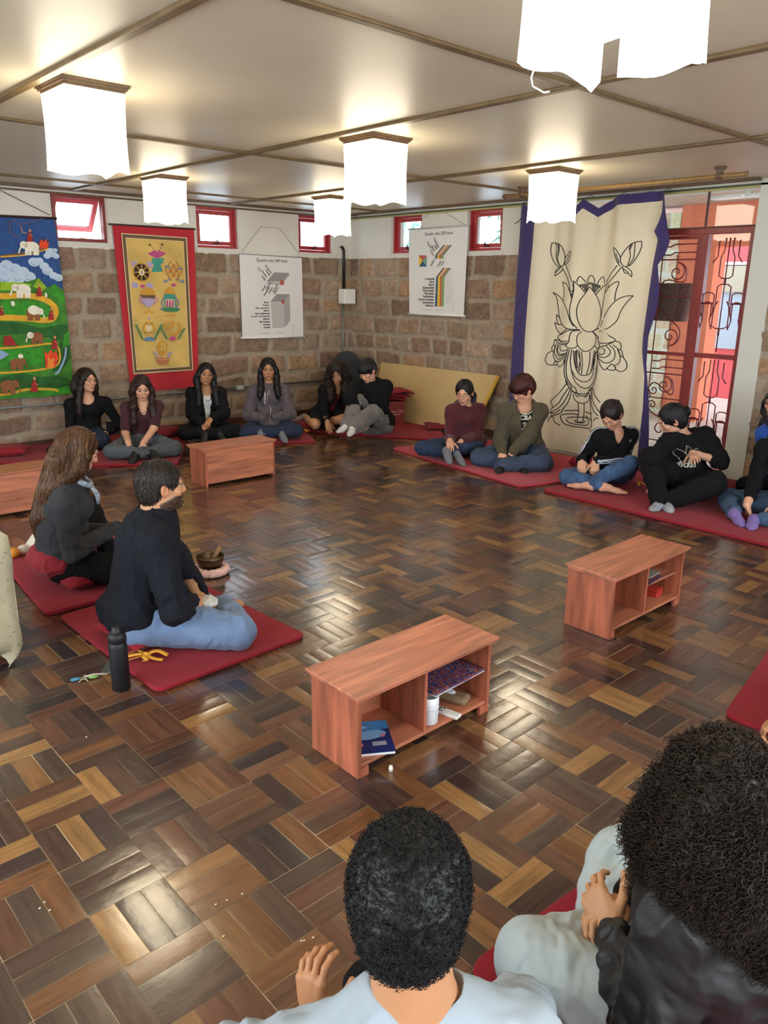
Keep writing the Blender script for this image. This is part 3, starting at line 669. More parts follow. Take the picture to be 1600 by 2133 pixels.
for x, y, r in ((-380, 660, 90), (-250, 620, 80), (-120, 650, 85), (-20, 640, 62), (50, 610, 45), (110, 640, 50), (170, 660, 45), (215, 700, 50), (130, 700, 60), (40, 700, 70), (-100, 720, 90), (250, 590, 42), (290, 580, 30), (325, 620, 36), (350, 655, 40), (395, 690, 34), (430, 705, 34), (375, 520, 42), (410, 500, 34), (345, 545, 26), (410, 545, 26)):
    if x+r < 465 and not (x > 360 and y < 560 and x+r > 440): E1(x, y, r, r*.8, cloud)
    E1(x-r*.15, y+r*.1, r*.55, r*.42, cloud2); E1(x-r*.1, y, r*.48, r*.36, cloud)
P1([(-700, 720), (0, 735), (170, 742), (240, 722), (282, 708), (345, 780), (400, 752), (469, 800), (500, 1050), (545, 1560), (300, 1590), (-700, 1640)], hill)
P1([(0, 735), (170, 742), (240, 760), (100, 800), (0, 800)], lime); P1([(282, 708), (345, 780), (300, 800), (240, 770)], lime); P1([(345, 785), (400, 752), (420, 800), (469, 830), (480, 900), (380, 840)], hill3, 0); P1([(0, 880), (250, 880), (390, 950), (330, 1000), (0, 970)], hill3); P1([(-600, 1040), (100, 1030), (300, 1080), (440, 1050), (495, 1060), (510, 1180), (200, 1120), (-600, 1160)], hill2, 0)
P1([(-600, 1240), (200, 1230), (400, 1230), (420, 1330), (0, 1370), (-600, 1370)], hill3); P1([(440, 1180), (508, 1150), (525, 1300), (440, 1400), (380, 1400)], hill2); P1([(0, 1440), (160, 1410), (300, 1440), (440, 1430), (535, 1470), (540, 1530), (300, 1510), (0, 1540)], hill2); P1([(470, 1130), (505, 1100), (512, 1200), (460, 1230)], hill3); P1([(330, 1540), (538, 1500), (544, 1558), (300, 1588)], hill3)
LN([(-600, 560), (0, 545), (360, 482)], .012, brn, 3); LN([(0, 552), (200, 535), (350, 492)], .012, path, 3)
LN([(-600, 850), (0, 842), (200, 838), (330, 868), (405, 930), (395, 1000), (330, 1020), (200, 1008), (0, 1000), (-600, 1000)], .055, path)
LN([(-600, 1235), (0, 1228), (200, 1212), (390, 1195), (438, 1260), (420, 1350), (300, 1385), (0, 1410), (-600, 1420)], .018, path); LN([(-500, 1580), (0, 1572), (200, 1532), (380, 1532), (430, 1545)], .022, path)
def elephant(x, y, s, m_, d=-1, head=None):
    h_ = head or m_; E1(x, y, 62*s, 40*s, m_); 
    for q in (-38, -12, 28, 48): P1([(x+q*s-11*s, y+10*s), (x+q*s+11*s, y+10*s), (x+q*s+12*s, y+68*s), (x+q*s-12*s, y+68*s)], m_)
    E1(x+d*58*s, y-12*s, 32*s, 30*s, h_); LN([(x+d*78*s, y-5*s), (x+d*92*s, y+25*s), (x+d*98*s, y+52*s)], .014*s, h_); E1(x+d*42*s, y-8*s, 13*s, 20*s, pc('ear', 'c9c0ac') if h_ is ele else brn); E1(x+d*66*s, y-16*s, 3*s, 3*s, K)
def figure(x, y, s): P1([(x-22*s, y+45*s), (x-14*s, y-15*s), (x+4*s, y-30*s), (x+18*s, y-5*s), (x+22*s, y+45*s)], monk, 0); E1(x+2*s, y-38*s, 9*s, 11*s, skin_); LN([(x, y-10*s), (x+24*s, y+5*s)], .006, skin_, 0)
elephant(228, 475, .95, ele); figure(215, 395, 1.0); P1([(290, 490), (285, 440), (305, 420), (320, 440), (340, 415), (345, 450), (360, 440), (345, 490)], fire)
LN([(195, 375), (160, 370), (150, 330)], .007, skin_, 0); LN([(150, 320), (100, 280), (65, 310), (80, 380), (140, 410)], .004, eleb); LN([(150, 310), (230, 290), (320, 265)], .004, eleb)
elephant(165, 790, .95, ele); figure(285, 800, 1.0); E1(335, 835, 10, 18, ele); E1(90, 897, 15, 20, ele)
elephant(240, 965, .85, eleb, 1, ele); E1(245, 945, 45, 35, ele); figure(372, 975, .95); figure(5, 950, .8)
elephant(265, 1140, .8, eleb, -1, ele); figure(397, 1185, 1.05); P1([(20, 1210), (20, 1140), (70, 1130), (110, 1190), (130, 1205)], monk)
elephant(115, 1335, .8, eleb, 1); E1(145, 1285, 20, 16, ele); P1([(330, 1370), (320, 1240), (345, 1270), (370, 1230), (385, 1265), (410, 1240), (425, 1300), (400, 1370)], fire, 0); P1([(345, 1370), (345, 1290), (375, 1310), (395, 1290), (390, 1370)], pc('flame', 'e8852a', .2))
elephant(50, 1500, .95, eleb, 1); figure(245, 1495, 1.2); P1([(-20, 1270), (0, 1240), (60, 1270), (20, 1300), (-20, 1320)], cloud2); LN([(480, 1220), (470, 1300), (430, 1390), (400, 1420)], .02, cloud2)
elephant(-250, 800, .9, ele); elephant(-250, 1150, .9, eleb); elephant(-300, 1350, .9, eleb)
mb.build('painted_cloth', root)
mb = MB(); p, q = c1(-700, 215), c1(420, 268); mb.tube([(p[0], Yp, p[1]), (q[0], Yp, q[1])], .012, dark_metal, 10); mb.build('top_rod', root)
mb = MB(); a, b = on_y(104, 448, -.02), on_y(0, 396, -.02); d = b-a; mb.tube([a, a+d*3.4], .003, K, 5); mb.build('hanging_cord', root)

# ---- red bordered hanging with eight symbols
Yp2 = -.05; c2 = lambda x, y: tuple(on_y(x/3.5556, 380+y/3.5556, Yp2)[[0, 2]]); fq = lambda u, v, l: (u, Yp2-l*2e-4, v)
root = thing('brocade_hanging', 'yellow cloth with eight painted symbols and wide red border on the left wall', 'painting')
redc = M('red_cotton', 'b32430', .9, sheen=.2, bump=(300, .2, .002)); gold = M('gold_cloth', 'cfae62', .85, var=(5, .16)); brd = M('brocade_brown', '6a5238', .8, var=(80, .3))
mb = MB(); U0 = [c2(835, 312), c2(1442, 345), c2(1475, 1515), c2(975, 1560)]
n = 24; vs = []
for j in range(n+1):
    for i in range(n+1):
        s, t = i/n, j/n; a = (1-s)*(1-t)*np.array(U0[0])+s*(1-t)*np.array(U0[1])+s*t*np.array(U0[2])+(1-s)*t*np.array(U0[3])
        vs.append((a[0], Yp2+.012+.010*math.sin(s*9+t*3)*max(abs(2*s-1), t)**3, a[1]))
mb.add(vs, [(j*(n+1)+i, j*(n+1)+i+1, (j+1)*(n+1)+i+1, (j+1)*(n+1)+i) for j in range(n) for i in range(n)], redc, True); mb.build('red_border', root)
mb = MB(); A = Art(mb, fq)
P1 = lambda pts, m_, s=0: A.poly([c2(*p) for p in pts], m_, s)
LN = lambda pts, w_, m_, k=5: A.line([c2(*p) for p in pts], w_, m_, k)
def E1(x, y, rx, ry, m_, rot=0):
    u, v = c2(x, y); u2, _ = c2(x+rx, y); _, v2 = c2(x, y-ry); A.ell(u, v, abs(u2-u), abs(v2-v), m_, 18, rot)
P1([(898, 375), (1385, 408), (1430, 1390), (990, 1420)], M('cream_piping', 'd9c9a0', .8)); P1([(905, 382), (1378, 414), (1424, 1384), (996, 1412)], brd); P1([(930, 408), (1360, 435), (1405, 1365), (1012, 1390)], M('cream_piping')); P1([(934, 413), (1356, 439), (1400, 1360), (1016, 1385)], gold)
mag, teal, lil, blk, grn2, blu2, gld = pc('magenta', 'b5487c'), pc('teal', '3d8f80'), pc('lilac', 'a99bc0'), pc('black', '241d18'), pc('leaf', '3b7b4e'), pc('blue', '5a7fa8'), pc('gold', 'c7912f')
# lotus
for k_ in (-50, -30, -12, 12, 30, 50): P1([(1162, 565), (1162+k_-14, 530), (1162+k_, 490+abs(k_)*.5), (1162+k_+14, 530)], mag, 3)
P1([(1120, 560), (1220, 560), (1200, 590), (1225, 580), (1190, 610), (1205, 660), (1120, 665), (1140, 610), (1105, 590), (1130, 585)], teal); LN([(1140, 500), (1115, 465)], .006, grn2, 0); LN([(1185, 500), (1198, 465)], .006, grn2, 0); E1(1108, 462, 11, 9, brn); E1(1200, 460, 11, 9, brn)
# wheel
for k_ in ((-52, -60), (58, -55), (-50, 95), (60, 100)): P1([(1047+k_[0]-20, 665+k_[1]-20), (1047+k_[0]+20, 665+k_[1]-14), (1047+k_[0]+22, 665+k_[1]+20), (1047+k_[0]-18, 665+k_[1]+18)], lil, 3)
E1(1047, 665, 64, 72, gld); E1(1047, 665, 56, 63, blk); 
for k_ in range(8): a = k_*math.pi/4; LN([(1047, 665), (1047+54*math.cos(a), 665+60*math.sin(a))], .012, gld, 0); E1(1047+66*math.cos(a), 665+76*math.sin(a), 5, 6, gld)
E1(1047, 665, 22, 25, M('cream_piping')); LN([(1040, 655), (1052, 665), (1042, 675)], .006, blk); E1(1054, 768, 18, 12, mag)
# endless knot
for a, b in (((1240, 660), (1320, 690)),): pass
for q in (-34, 0, 34):
    LN([(1283-36+q*.5-12, 655+q), (1283+36+q*.5+4, 655+q-40+40)], .008, gld, 0)
for q in (-40, -14, 12, 38): LN([(1283+q-22, 655+q*1.0+36), (1283+q+22, 655+q-36)], .009, pc('orange', 'b5602a'), 0); LN([(1283-q-22, 655+q-36), (1283-q+22, 655+q+36)], .009, pc('orange', 'b5602a'), 0)
for dx, dy in ((-42, -45), (45, -30), (-50, 70), (52, 72)): LN([(1283+dx*.6, 665+dy*.6), (1283+dx, 665+dy), (1283+dx*1.4, 665+dy*.8), (1283+dx*1.3, 665+dy*1.15)], .011, blu2)
E1(1283, 760, 18, 12, mag)
# parasol
P1([(1035, 835), (1050, 800), (1098, 775), (1140, 805), (1150, 838)], gld, 0); P1([(1035, 832), (1150, 835), (1145, 862), (1040, 858)], brd); P1([(1045, 860), (1140, 862), (1125, 905), (1098, 925), (1070, 905)], lil, 2)
for q in (-1, 1): LN([(1098+q*45, 850), (1098+q*70, 860), (1098+q*55, 885), (1098+q*38, 905)], .014, pc('pink', 'c98aa8'))
LN([(1098, 920), (1100, 965)], .007, gld, 0); E1(1102, 962, 40, 9, gld); E1(1102, 968, 26, 5, gold)
# banner of victory
P1([(1215, 825), (1225, 795), (1250, 770), (1278, 800), (1290, 828)], gld, 0); P1([(1212, 825), (1292, 828), (1295, 860), (1300, 925), (1215, 920), (1214, 855)], teal); P1([(1222, 865), (1285, 865), (1290, 925), (1225, 920)], M('cream_piping')); 
for q in (1235, 1255, 1275): P1([(q-6, 870), (q+6, 870), (q+8, 920), (q-8, 920)], mag)
for q in (-1, 1): LN([(1255+q*42, 850), (1255+q*62, 890), (1255+q*50, 930), (1255+q*75, 940)], .014, blu2)
P1([(1200, 935), (1255, 920), (1325, 940), (1300, 958), (1215, 955)], grn2, 2); LN([(1255, 950), (1257, 990)], .007, gld, 0); E1(1257, 986, 38, 9, gld); E1(1257, 992, 24, 5, gold)
# vase and fishes
for q in (-1, 1):
    for j in range(5): E1(1097+q*(50+j*10), 1150-j*22, 15, 7, grn2, q*.9); E1(1275+q*(46+j*9), 1150-j*16, 13, 6, grn2, q*.8)
E1(1097, 1080, 42, 52, gld); E1(1097, 1085, 33, 42, gold); E1(1097, 1075, 20, 28, M('cream_piping')); LN([(1070, 1040), (1097, 1055), (1125, 1040)], .008, brn); LN([(1070, 1105), (1097, 1115), (1125, 1105)], .008, brn); P1([(1055, 1172), (1075, 1145), (1120, 1145), (1145, 1172)], blu2, 0); P1([(1085, 1015), (1097, 990), (1110, 1015)], lil)
LN([(1215, 1080), (1225, 1040), (1275, 1030), (1270, 1060), (1240, 1080), (1245, 1110)], .022, gld); LN([(1320, 1040), (1325, 1090), (1290, 1125), (1250, 1120)], .024, gld); LN([(1222, 1070), (1235, 1040), (1265, 1040)], .006, gold); E1(1272, 1155, 24, 16, mag)
# conch
for q in (-1, 1):
    for j in range(3): LN([(1198+q*20, 1310), (1198+q*(45+j*9), 1290-j*14), (1198+q*(38+j*14), 1262-j*8)], .011, lil)
P1([(1195, 1165), (1228, 1215), (1215, 1265), (1195, 1285), (1165, 1240), (1160, 1205)], gld, 3); P1([(1195, 1180), (1220, 1215), (1208, 1250), (1180, 1225)], gold, 3); LN([(1170, 1210), (1200, 1220), (1198, 1270)], .006, brn)
P1([(1145, 1295), (1250, 1295), (1238, 1335), (1160, 1335)], pc('rust', 'b06a4a'), 0); LN([(1150, 1308), (1246, 1308)], .006, gold, 0); P1([(1170, 1335), (1228, 1335), (1232, 1348), (1168, 1348)], pc('rust', 'b06a4a'))
mb.build('painted_panel', root)
mb = MB(); p, q = c2(808, 308), c2(1450, 346); mb.tube([(p[0], Yp2+.012, p[1]), (q[0], Yp2+.012, q[1])], .009, dark_metal, 8); mb.build('top_rod', root)

# ---- big lotus banner hung over the door
BX = -.22; root = thing('lotus_banner', 'tall cream cloth with black lotus line drawing and purple edges, over the door', 'banner')
def tab(pts): Q = np.array([on_x(*p, BX) for p in pts]); o = np.argsort(Q[:, 2]); return Q[o, 2], Q[o, 1]
e0 = tab([(1084, 420), (1083, 425), (1080, 480), (1072, 620), (1064, 780), (1060, 860), (1062, 905)])
e1 = tab([(1117, 435), (1112, 500), (1102, 600), (1095, 700), (1093, 780), (1092, 850), (1094, 930)])
e2 = tab([(1381, 405), (1377, 466), (1365, 484), (1370, 495), (1360, 540), (1350, 610), (1338, 700), (1337, 728), (1344, 780), (1340, 850), (1334, 900), (1326, 970)])
e3 = tab([(1384, 395), (1397, 500), (1386, 530), (1372, 548), (1376, 600), (1370, 640), (1352, 700), (1348, 760), (1352, 830), (1352, 900), (1350, 975)])
def topz(y):  # sagging top edge
    T_ = np.array([on_x(*p, BX) for p in ((1084, 424), (1112, 432), (1150, 424), (1205, 428), (1218, 414), (1246, 434), (1288, 407), (1345, 401), (1383, 396))]); o = np.argsort(T_[:, 1]); return np.interp(y, T_[o, 1], T_[o, 2])
def wave(y, z): return .018*math.sin(y*13+z*.7)+.008*math.sin(y*29+1.3*z)+.012*math.sin(y*5-1)*(1-z/2.4)+.01*math.sin(y*41)*max(0, z-1.7)
purple = M('purple_cloth', '35295f', .9, sheen=.3, bump=(250, .2, .002)); cream = M('cream_cloth', 'd6cbb2', .9, var=(2, .05), bump=(350, .25, .0015))
zs = np.linspace(0.012, 2.44, 60); cols = [0]*7+[1]*44+[2]*7
vs = []
for z in zs:
    a, b, c, d = [np.interp(z, *e) for e in (e0, e1, e2, e3)]
    ys = list(np.linspace(a, b, 8)[:-1])+list(np.linspace(b, c, 45)[:-1])+list(np.linspace(c, d, 8))
    for y in ys:
        zt = topz(y); zz = .012+(z-.012)*(zt-.012)/(2.44-.012); vs.append((BX+wave(y, zz), y, zz))
W_ = 59; fs0 = []; fs1 = []
for j in range(59):
    for i in range(58):
        f_ = (j*W_+i, j*W_+i+1, (j+1)*W_+i+1, (j+1)*W_+i)
        (fs1 if 7 <= i < 51 and j < 57 else fs0).append(f_)
mb = MB(); mb.add(vs, fs1, cream, True); k0 = len(mb.v)
cl = mb
def fb(px, py, l):
    P = on_x(1080+px/5, 600+py/5, BX); return (BX+wave(P[1], P[2])-.0012, P[1], P[2])
A = Art(mb, fb)
ink = M('ink_black', '17151a', .85)
STR = '''335,-470 325,-380 345,-300 380,-250 430,-215 470,-260 478,-330 460,-400 430,-450 375,-470 335,-470;375,-470 395,-420 385,-340 400,-280 435,-220;405,-465 415,-400 402,-330 410,-270 440,-220;418,-460 420,-400 405,-330
475,-295 500,-340 555,-385 545,-320 520,-270 475,-240 478,-290;480,-260 505,-290 530,-345;425,-215 390,-190 370,-130 410,-150 440,-175 460,-215;380,-160 430,-205;458,-195 520,-100 548,-30;490,-235 550,-130 572,-60
1280,-490 1275,-420 1230,-320 1170,-240 1110,-225 1075,-270 1080,-330 1130,-410 1200,-470 1280,-490;1195,-470 1165,-390 1170,-330 1140,-235;1180,-465 1155,-400;1218,-475 1210,-380 1200,-310 1150,-235
1075,-320 1040,-390 1005,-420 1020,-340 1045,-270 1070,-225;1060,-260 1050,-300 1030,-360;1090,-220 1110,-160 1150,-150 1180,-118 1180,-170 1150,-200 1115,-225;1100,-200 1150,-160;1045,-235 980,-150 920,-65;1090,-225 1010,-120 950,-55
620,-60 625,-90 645,-120 680,-85 700,-60;715,-60 725,-100 755,-133 785,-100 790,-55;815,-45 840,-90 875,-118 890,-80 895,-50;640,-30 680,-38 745,-55 800,-40 850,-20;640,-20 700,-28 745,-42 800,-28 850,-8
665,-25 672,0;678,-30 688,30;692,-32 700,38;706,-34 708,30;720,-36 720,10;765,-36 775,30;778,-32 788,45;790,-30 800,48;802,-26 812,35;815,-22 826,15;828,-16 836,0
740,-15 690,60 640,130 610,230 620,340 660,420 720,455 790,440 840,370 858,270 840,170 800,70 740,-15;590,-75 640,-20 690,50;590,-75 590,20 575,100 550,220 560,340 610,420;455,-65 520,-30 555,50 572,110;455,-65 475,30 468,130;553,-30 550,10 575,40 588,0 582,-50;565,50 575,90 582,50
350,45 400,70 460,130 520,230 550,330 580,400;350,45 385,85 400,140 415,260 440,350 490,405 560,430 620,430;390,275 430,320 437,350;390,275 395,340 410,378;370,358 410,380 465,375;370,358 395,430 440,475 480,455 520,425
800,70 850,10 920,-40 905,40 885,150 860,300;920,-60 945,-40 940,10 905,50;945,0 1000,-45 1057,-65 1030,30 1015,130;1195,80 1120,85 1040,120 960,210 900,310;1195,80 1130,150 1070,240 1030,340 960,410 915,430;890,330 860,400;780,440 840,420
655,450 610,500 610,580 640,630 697,662 760,630 800,570 800,500 765,455;640,440 570,450 545,500 535,560 508,600 540,625 590,620 618,590;640,435 540,440 480,470 405,505 440,545 490,555 530,550;365,540 420,540 460,570 530,575;370,535 400,560 450,585 520,590
770,455 820,510 850,600 860,615 820,630 790,600;845,450 870,445;890,452 945,475;950,490 1015,540 960,570 900,575 840,565;835,500 830,560;1000,560 920,600 830,625;850,590 900,600
370,545 358,600;350,655 300,680 268,740 290,790 340,805 370,795;340,650 345,610 375,600 370,640 345,660;375,765 395,760 405,785 385,805 365,790 375,765;405,790 440,818 480,790 495,740;400,570 370,620 375,690 420,740 470,720 515,690;415,580 395,640 420,700 470,700 520,670;430,590 405,640 440,690 500,680;445,600 445,640 480,655 515,640;355,660 360,720 390,765 440,760 500,720
1010,550 1060,570 1072,610 1065,640;1035,640 1070,645 1085,690 1090,720 1060,700 1035,640;1090,720 1120,780 1115,840 1070,870 1020,850 1015,820;975,790 1000,810 1010,850 970,855 935,835 975,790;935,835 910,850 870,800 835,720;850,635 830,660 870,690 910,680 915,640 890,630;930,600 965,650 960,690 920,720 870,715 830,690;960,595 1000,640 1010,700 990,750 930,780 860,740 830,700;990,590 1040,640 1060,720 1050,780 1000,810
525,630 500,760 490,880 510,970 550,1030;540,635 510,800 515,940 560,1020;560,640 545,760 560,900 600,990 690,1045 770,1000 810,900 830,780 820,650;575,650 580,760 600,850 640,900 690,910 740,890 780,820 800,740;550,850 600,940 690,978 760,930 790,830;500,960 520,1020 570,1080 620,1100 700,1100 740,1070 790,1010 830,880 825,640
605,640 640,750 640,840 620,880;655,660 665,780 655,900;740,660 735,780 705,900;630,650 640,760 615,860;785,650 770,760 750,880;600,650 610,830;590,655 605,800;800,660 780,760 770,840;810,660 790,750 775,830;575,650 590,780 605,840
560,1030 545,1050 575,1090 600,1080 590,1040 560,1025;780,1030 740,1050 730,1090 745,1110;570,1100 575,1150 620,1190 680,1200 730,1170 740,1110;600,1080 640,1120 700,1118 730,1080;590,1100 605,1125 630,1135;720,1110 705,1130 680,1138;620,1195 625,1290 610,1395;680,1205 680,1290 668,1395;610,1395 668,1398
600,1372 588,1385 610,1400 668,1405 688,1390 668,1375;500,1350 600,1343 700,1352 738,1375 740,1412 700,1430 600,1420 520,1400 495,1365;620,1320 560,1310 460,1320 455,1370 490,1420 600,1445 740,1460 780,1430 770,1370 690,1330;480,1275 620,1275;690,1290 780,1310
510,990 440,1090 340,1170 335,1200 355,1230 325,1300;530,1030 470,1130 430,1200 350,1250;545,1040 500,1150 440,1240 335,1300;555,1060 520,1180 470,1260 455,1300;325,1305 400,1300 450,1260;330,1330 400,1320 450,1300;300,1395 320,1350 370,1340 390,1390 445,1430
790,1040 810,1110 870,1190;875,1225 890,1240;775,1040 780,1150 830,1240 860,1290;760,1060 765,1180 800,1270 850,1330;745,1110 760,1240 780,1390;780,1470 760,1495;800,1380 830,1350 850,1360'''
for ln_ in STR.split('\n'):
    for st in ln_.split(';'):
        pts = [tuple(map(float, q.split(','))) for q in st.split()]
        if len(pts) > 1: A.line(pts, 9.5, ink, 5, layer=1)
mb.build('cream_cloth', root)
mb = MB(); mb.add(vs, fs0, purple, True)
# folded-over corner of the purple edge
F_ = [on_x(*p, BX) for p in ((1377, 460), (1364, 482), (1371, 492), (1397, 505), (1390, 455), (1384, 430))]
mb.add([(BX-.03+.02*(i % 2), p[1], p[2]) for i, p in enumerate(F_)], [(0, 1, 2, 3, 4, 5)], purple)
mb.build('purple_edging', root)
for x_, y_ in ((1086, 422), (1218, 412), (1288, 406), (1345, 400), (1382, 396)):
    mb = MB(); p = on_x(x_, y_, BX); mb.tube([(BX, p[1], p[2]-.01), (BX+.1, p[1], HC-.03), (-.02, p[1], HC-.045)], .003, purple, 5); mb.build('hanging_loop', root)

# bamboo pole on two turned ceiling blocks
root = thing('bamboo_pole', 'bamboo curtain pole held by two dark turned blocks under the ceiling before the door', 'pole')
bam = M('bamboo', '8a6a3e', .45, var=(14, .25), stretch=(1, .2, 1)); mb = MB()
py0, py1 = -3.22, -5.42; n = 12; pts = [(-.83, py0+(py1-py0)*i/n, 2.405) for i in range(n+1)]; mb.tube(pts, .017, bam, 12)
for i in range(n+1): mb.tube([(-.83, py0+(py1-py0)*i/n-.004, 2.405), (-.83, py0+(py1-py0)*i/n+.004, 2.405)], .0195, bam, 12)
mb.ball((-.83, py0+.02, 2.405), .022, trim_m); mb.build('pole', root)
for y_ in (-3.40, -5.22):
    mb = MB(); mb.lathe([(.045, HC), (.045, HC-.012), (.02, HC-.03), (.028, HC-.045), (.03, HC-.06), (.024, HC-.085)], (-.83, y_, 0), trim_m, 14); mb.build('ceiling_block', root)
mb = MB(); mb.tube([(-.03, -2.80, 2.44), (-.035, -2.80, 2.33), (-.04, -2.76, 2.27), (-.04, -2.70, 2.24)], .004, K, 6); o = mb.build('cable'); tag(o, 'short black cable dangling from the trim beside the last small window', 'cable')

# conduits and box
conduit = M('conduit_grey', '7c837f', .4, metal=.3)
root = thing('conduit', 'grey metal conduit running low along the left stone wall with a socket', 'pipe'); mb = MB()
mb.tube([(-6, -.04, .41), (-.36, -.04, .41)], .012, conduit, 10); mb.build('pipe', root)
mb = MB(); p = on_y(499, 806, -.05); mb.box((p[0]-.05, -.07, .385), (p[0]+.05, -.02, .435), M('socket_steel', '9aa3a3', .4)); mb.box((p[0]-.03, -.076, .392), (p[0]+.03, -.069, .428), whitem)
for q in (-.013, .013): mb.box((p[0]+q-.006, -.079, .405), (p[0]+q+.006, -.075, .417), blackm)
mb.build('socket', root, bevel=.003)
root = thing('vertical_pipe', 'upright pipe in the stone corner, black above and grey below the white box', 'pipe'); mb = MB()
mb.tube([(-.165, .01, 2.075), (-.165, -.03, 2.07), (-.16, -.05, 2.03), (-.158, -.05, 1.55)], .018, blackm, 10); mb.build('black_upper_tube', root)
mb = MB(); mb.tube([(-.165, -.04, 1.40), (-.175, -.04, .42)], .012, conduit, 10); mb.build('grey_lower_tube', root)
root = thing('wall_box', 'white rounded electrical box on the upright pipe in the corner', 'box'); mb = MB(); mb.box((-.245, -.165, 1.375), (.0-.055, -.035, 1.56), whitem); mb.build('casing', root, bevel=.012)
mb = MB(); mb.box((-.248, -.17, 1.37), (-.052, -.03, 1.378), M('grey_seal', '8b8880', .6)); mb.build('bottom_rim', root)

# ================================================================ BENCHES
def wood(name, col, axis):
    st = {'x': (2.2, 22, 22), 'z': (22, 22, 2.2)}[axis]
    m = M(name, col, .40, var=(1.3, .42, 10), bump=(1.6, .3, .004), stretch=st); return m
wx, wz = wood('red_wood_long', 'b06d52', 'x'), wood('red_wood_upright', 'a25c44', 'z')
def bench(loc, rz, label):
    t = thing('low_bench', label, 'bench', loc, rz, 'low reddish wooden shelf benches'); w_, d = .6725/2, .255/2; H = .32
    mb = MB()
    for e, a, b in ((.020, H-.010, H), (.014, H-.018, H-.010), (.008, H-.026, H-.018)): mb.box((-w_-e, -d-e, a), (w_+e, d+e-.01, b), wx)
    mb.build('top_board', t, bevel=.003)
    for s in (-1, 1):
        mb = MB(); mb.box((s*w_, -d, 0), (s*(w_-.016), d, H-.026), wz); mb.build('side_panel', t, bevel=.002)
    mb = MB(); mb.box((-w_+.016, -d+.006, .035), (w_-.016, d-.012, .049), wx); mb.build('bottom_shelf', t, bevel=.002)
    mb = MB(); mb.box((-w_+.016, d-.012, .025), (w_-.016, d-.002, H-.026), wx); mb.build('back_panel', t)
    mb = MB(); mb.box((-.017, -d+.008, .049), (-.003, d-.012, H-.026), wz); mb.build('divider', t, bevel=.002)
    mb = MB(); mb.box((-.003, -d+.03, .166), (w_-.016, d-.012, .178), wx); mb.build('half_shelf', t, bevel=.002)
    for s in (-1, 1): mb = MB(); mb.box((s*(w_-.016), -d+.002, .0), (s*(w_-.05), -d+.016, .034), wz); mb.build('foot_block', t)
    return t
bench((-4.993, -6.2875, 0), 0, 'nearest low red wooden bench, holding a spiral notebook, mug and remote')
bench((-3.395, -6.245, 0), 0, 'low red wooden bench at the right, holding a small red box')
bench((-3.39, -2.495, 0), math.pi, 'low red wooden bench with closed back, below the woman in black jacket')
bench((-5.17, -2.34, 0), math.pi, 'low red wooden bench cut by the left edge, behind the long-haired woman')
# things in the benches
b3x, b3y = -4.993, -6.2875
root = thing('spiral_notebook', 'blue spiral notebook with a whale cover in the nearest bench', 'notebook', (b3x-.196, b3y-.030, .0495), math.radians(-32))
navy = M('cover_navy', '1c2c66', .35, var=(9, .3)); cy = M('cover_blue', '3f8fd0', .35, var=(7, .3))
mb = MB(); mb.box((-.072, -.098, 0), (.072, .098, .010), M('paper_white', 'e4e8ee', .7)); mb.build('pages', root)
mb = MB(); mb.box((-.074, -.10, .010), (.074, .10, .012), navy)
A = Art(mb, lambda u, v, l: (u, v, .0121+l*2e-4)); A.poly([(-.074, .02), (.074, .045), (.074, .1), (-.074, .1)], cy); A.poly([(-.06, .0), (-.03, .03), (.03, .04), (.06, .02), (.04, -.005), (-.02, -.02)], M('whale_blue', '7fb4e4', .4), 4); A.poly([(-.05, .06), (-.02, .07), (0, .062), (-.02, .055)], M('whale_blue'), 3)
A.poly([(.0, -.06), (.05, -.06), (.05, -.035), (.0, -.035)], M('label_grey', '9aa2ae', .6)); A.ell(-.04, -.05, .008, .012, M('pink_star', 'd06a90', .5)); A.ell(.045, .0, .008, .01, M('pink_star'))
A.text('ANS', -.05, .05, .02, whitem, 'LEFT'); mb.build('cover', root)
mb = MB()
for i in range(16): mb.tube([(-.078+.008*math.cos(a), -.09+i*.012, .006+.009*math.sin(a)) for a in np.linspace(0, 2*math.pi, 10)], .0012, whitem, 5)
mb.build('spiral_wire', root)
root = thing('lidded_mug', 'white cylindrical container standing at the divider of the nearest bench', 'cup', (b3x+.047, b3y-.082, .049))
mb = MB(); mb.lathe([(.030, 0), (.034, .004), (.036, .075), (.0365, .077), (.036, .11), (.033, .1105), (.032, .10), (.028, .004)], (0, 0, 0), M('white_porcelain', 'e9edf2', .3), 28); mb.build('body', root)
mb = MB(); mb.lathe([(.0368, .062), (.037, .064), (.0368, .066)], (0, 0, 0), M('groove_grey', 'c2c8cf', .5), 28); mb.build('seam_ring', root)
root = thing('remote_control', 'white remote control with dark buttons in the nearest bench', 'remote', (b3x+.135, b3y-.085, .049), math.radians(12))
mb = MB(); mb.box((-.019, -.06, 0), (.019, .06, .013), whitem); mb.build('shell', root, bevel=.004); mb = MB()
for i in range(4):
    for j in range(3):
        if (i, j) != (3, 1): mb.lathe([(.0035, .013), (.0035, .0145), (.002, .015)], (-.010+j*.010, .048-i*.012, 0), blackm, 8)
mb.box((-.014, -.03, .0125), (.014, -.028, .0134), M('groove_grey')); mb.build('buttons', root)
root = thing('glasses_case', 'brown rounded case with a pale tag on the lower shelf of the nearest bench', 'case', (b3x+.225, b3y-.02, .049), math.radians(20))
mb = MB(); mb.box((-.033, -.08, 0), (.033, .08, .032), M('case_brown', '8a7358', .5, bump=(200, .3, .001))); mb.build('case', root, bevel=.014); mb = MB(); mb.ball((0, .0, .034), (.017, .026, .008), M('pale_tag', 'c4c9d4', .3)); mb.build('tag', root)
root = thing('colour_magazine', 'glossy magazine in blue and orange on the half shelf of the nearest bench', 'magazine', (b3x+.165, b3y-.025, .178), math.radians(3))
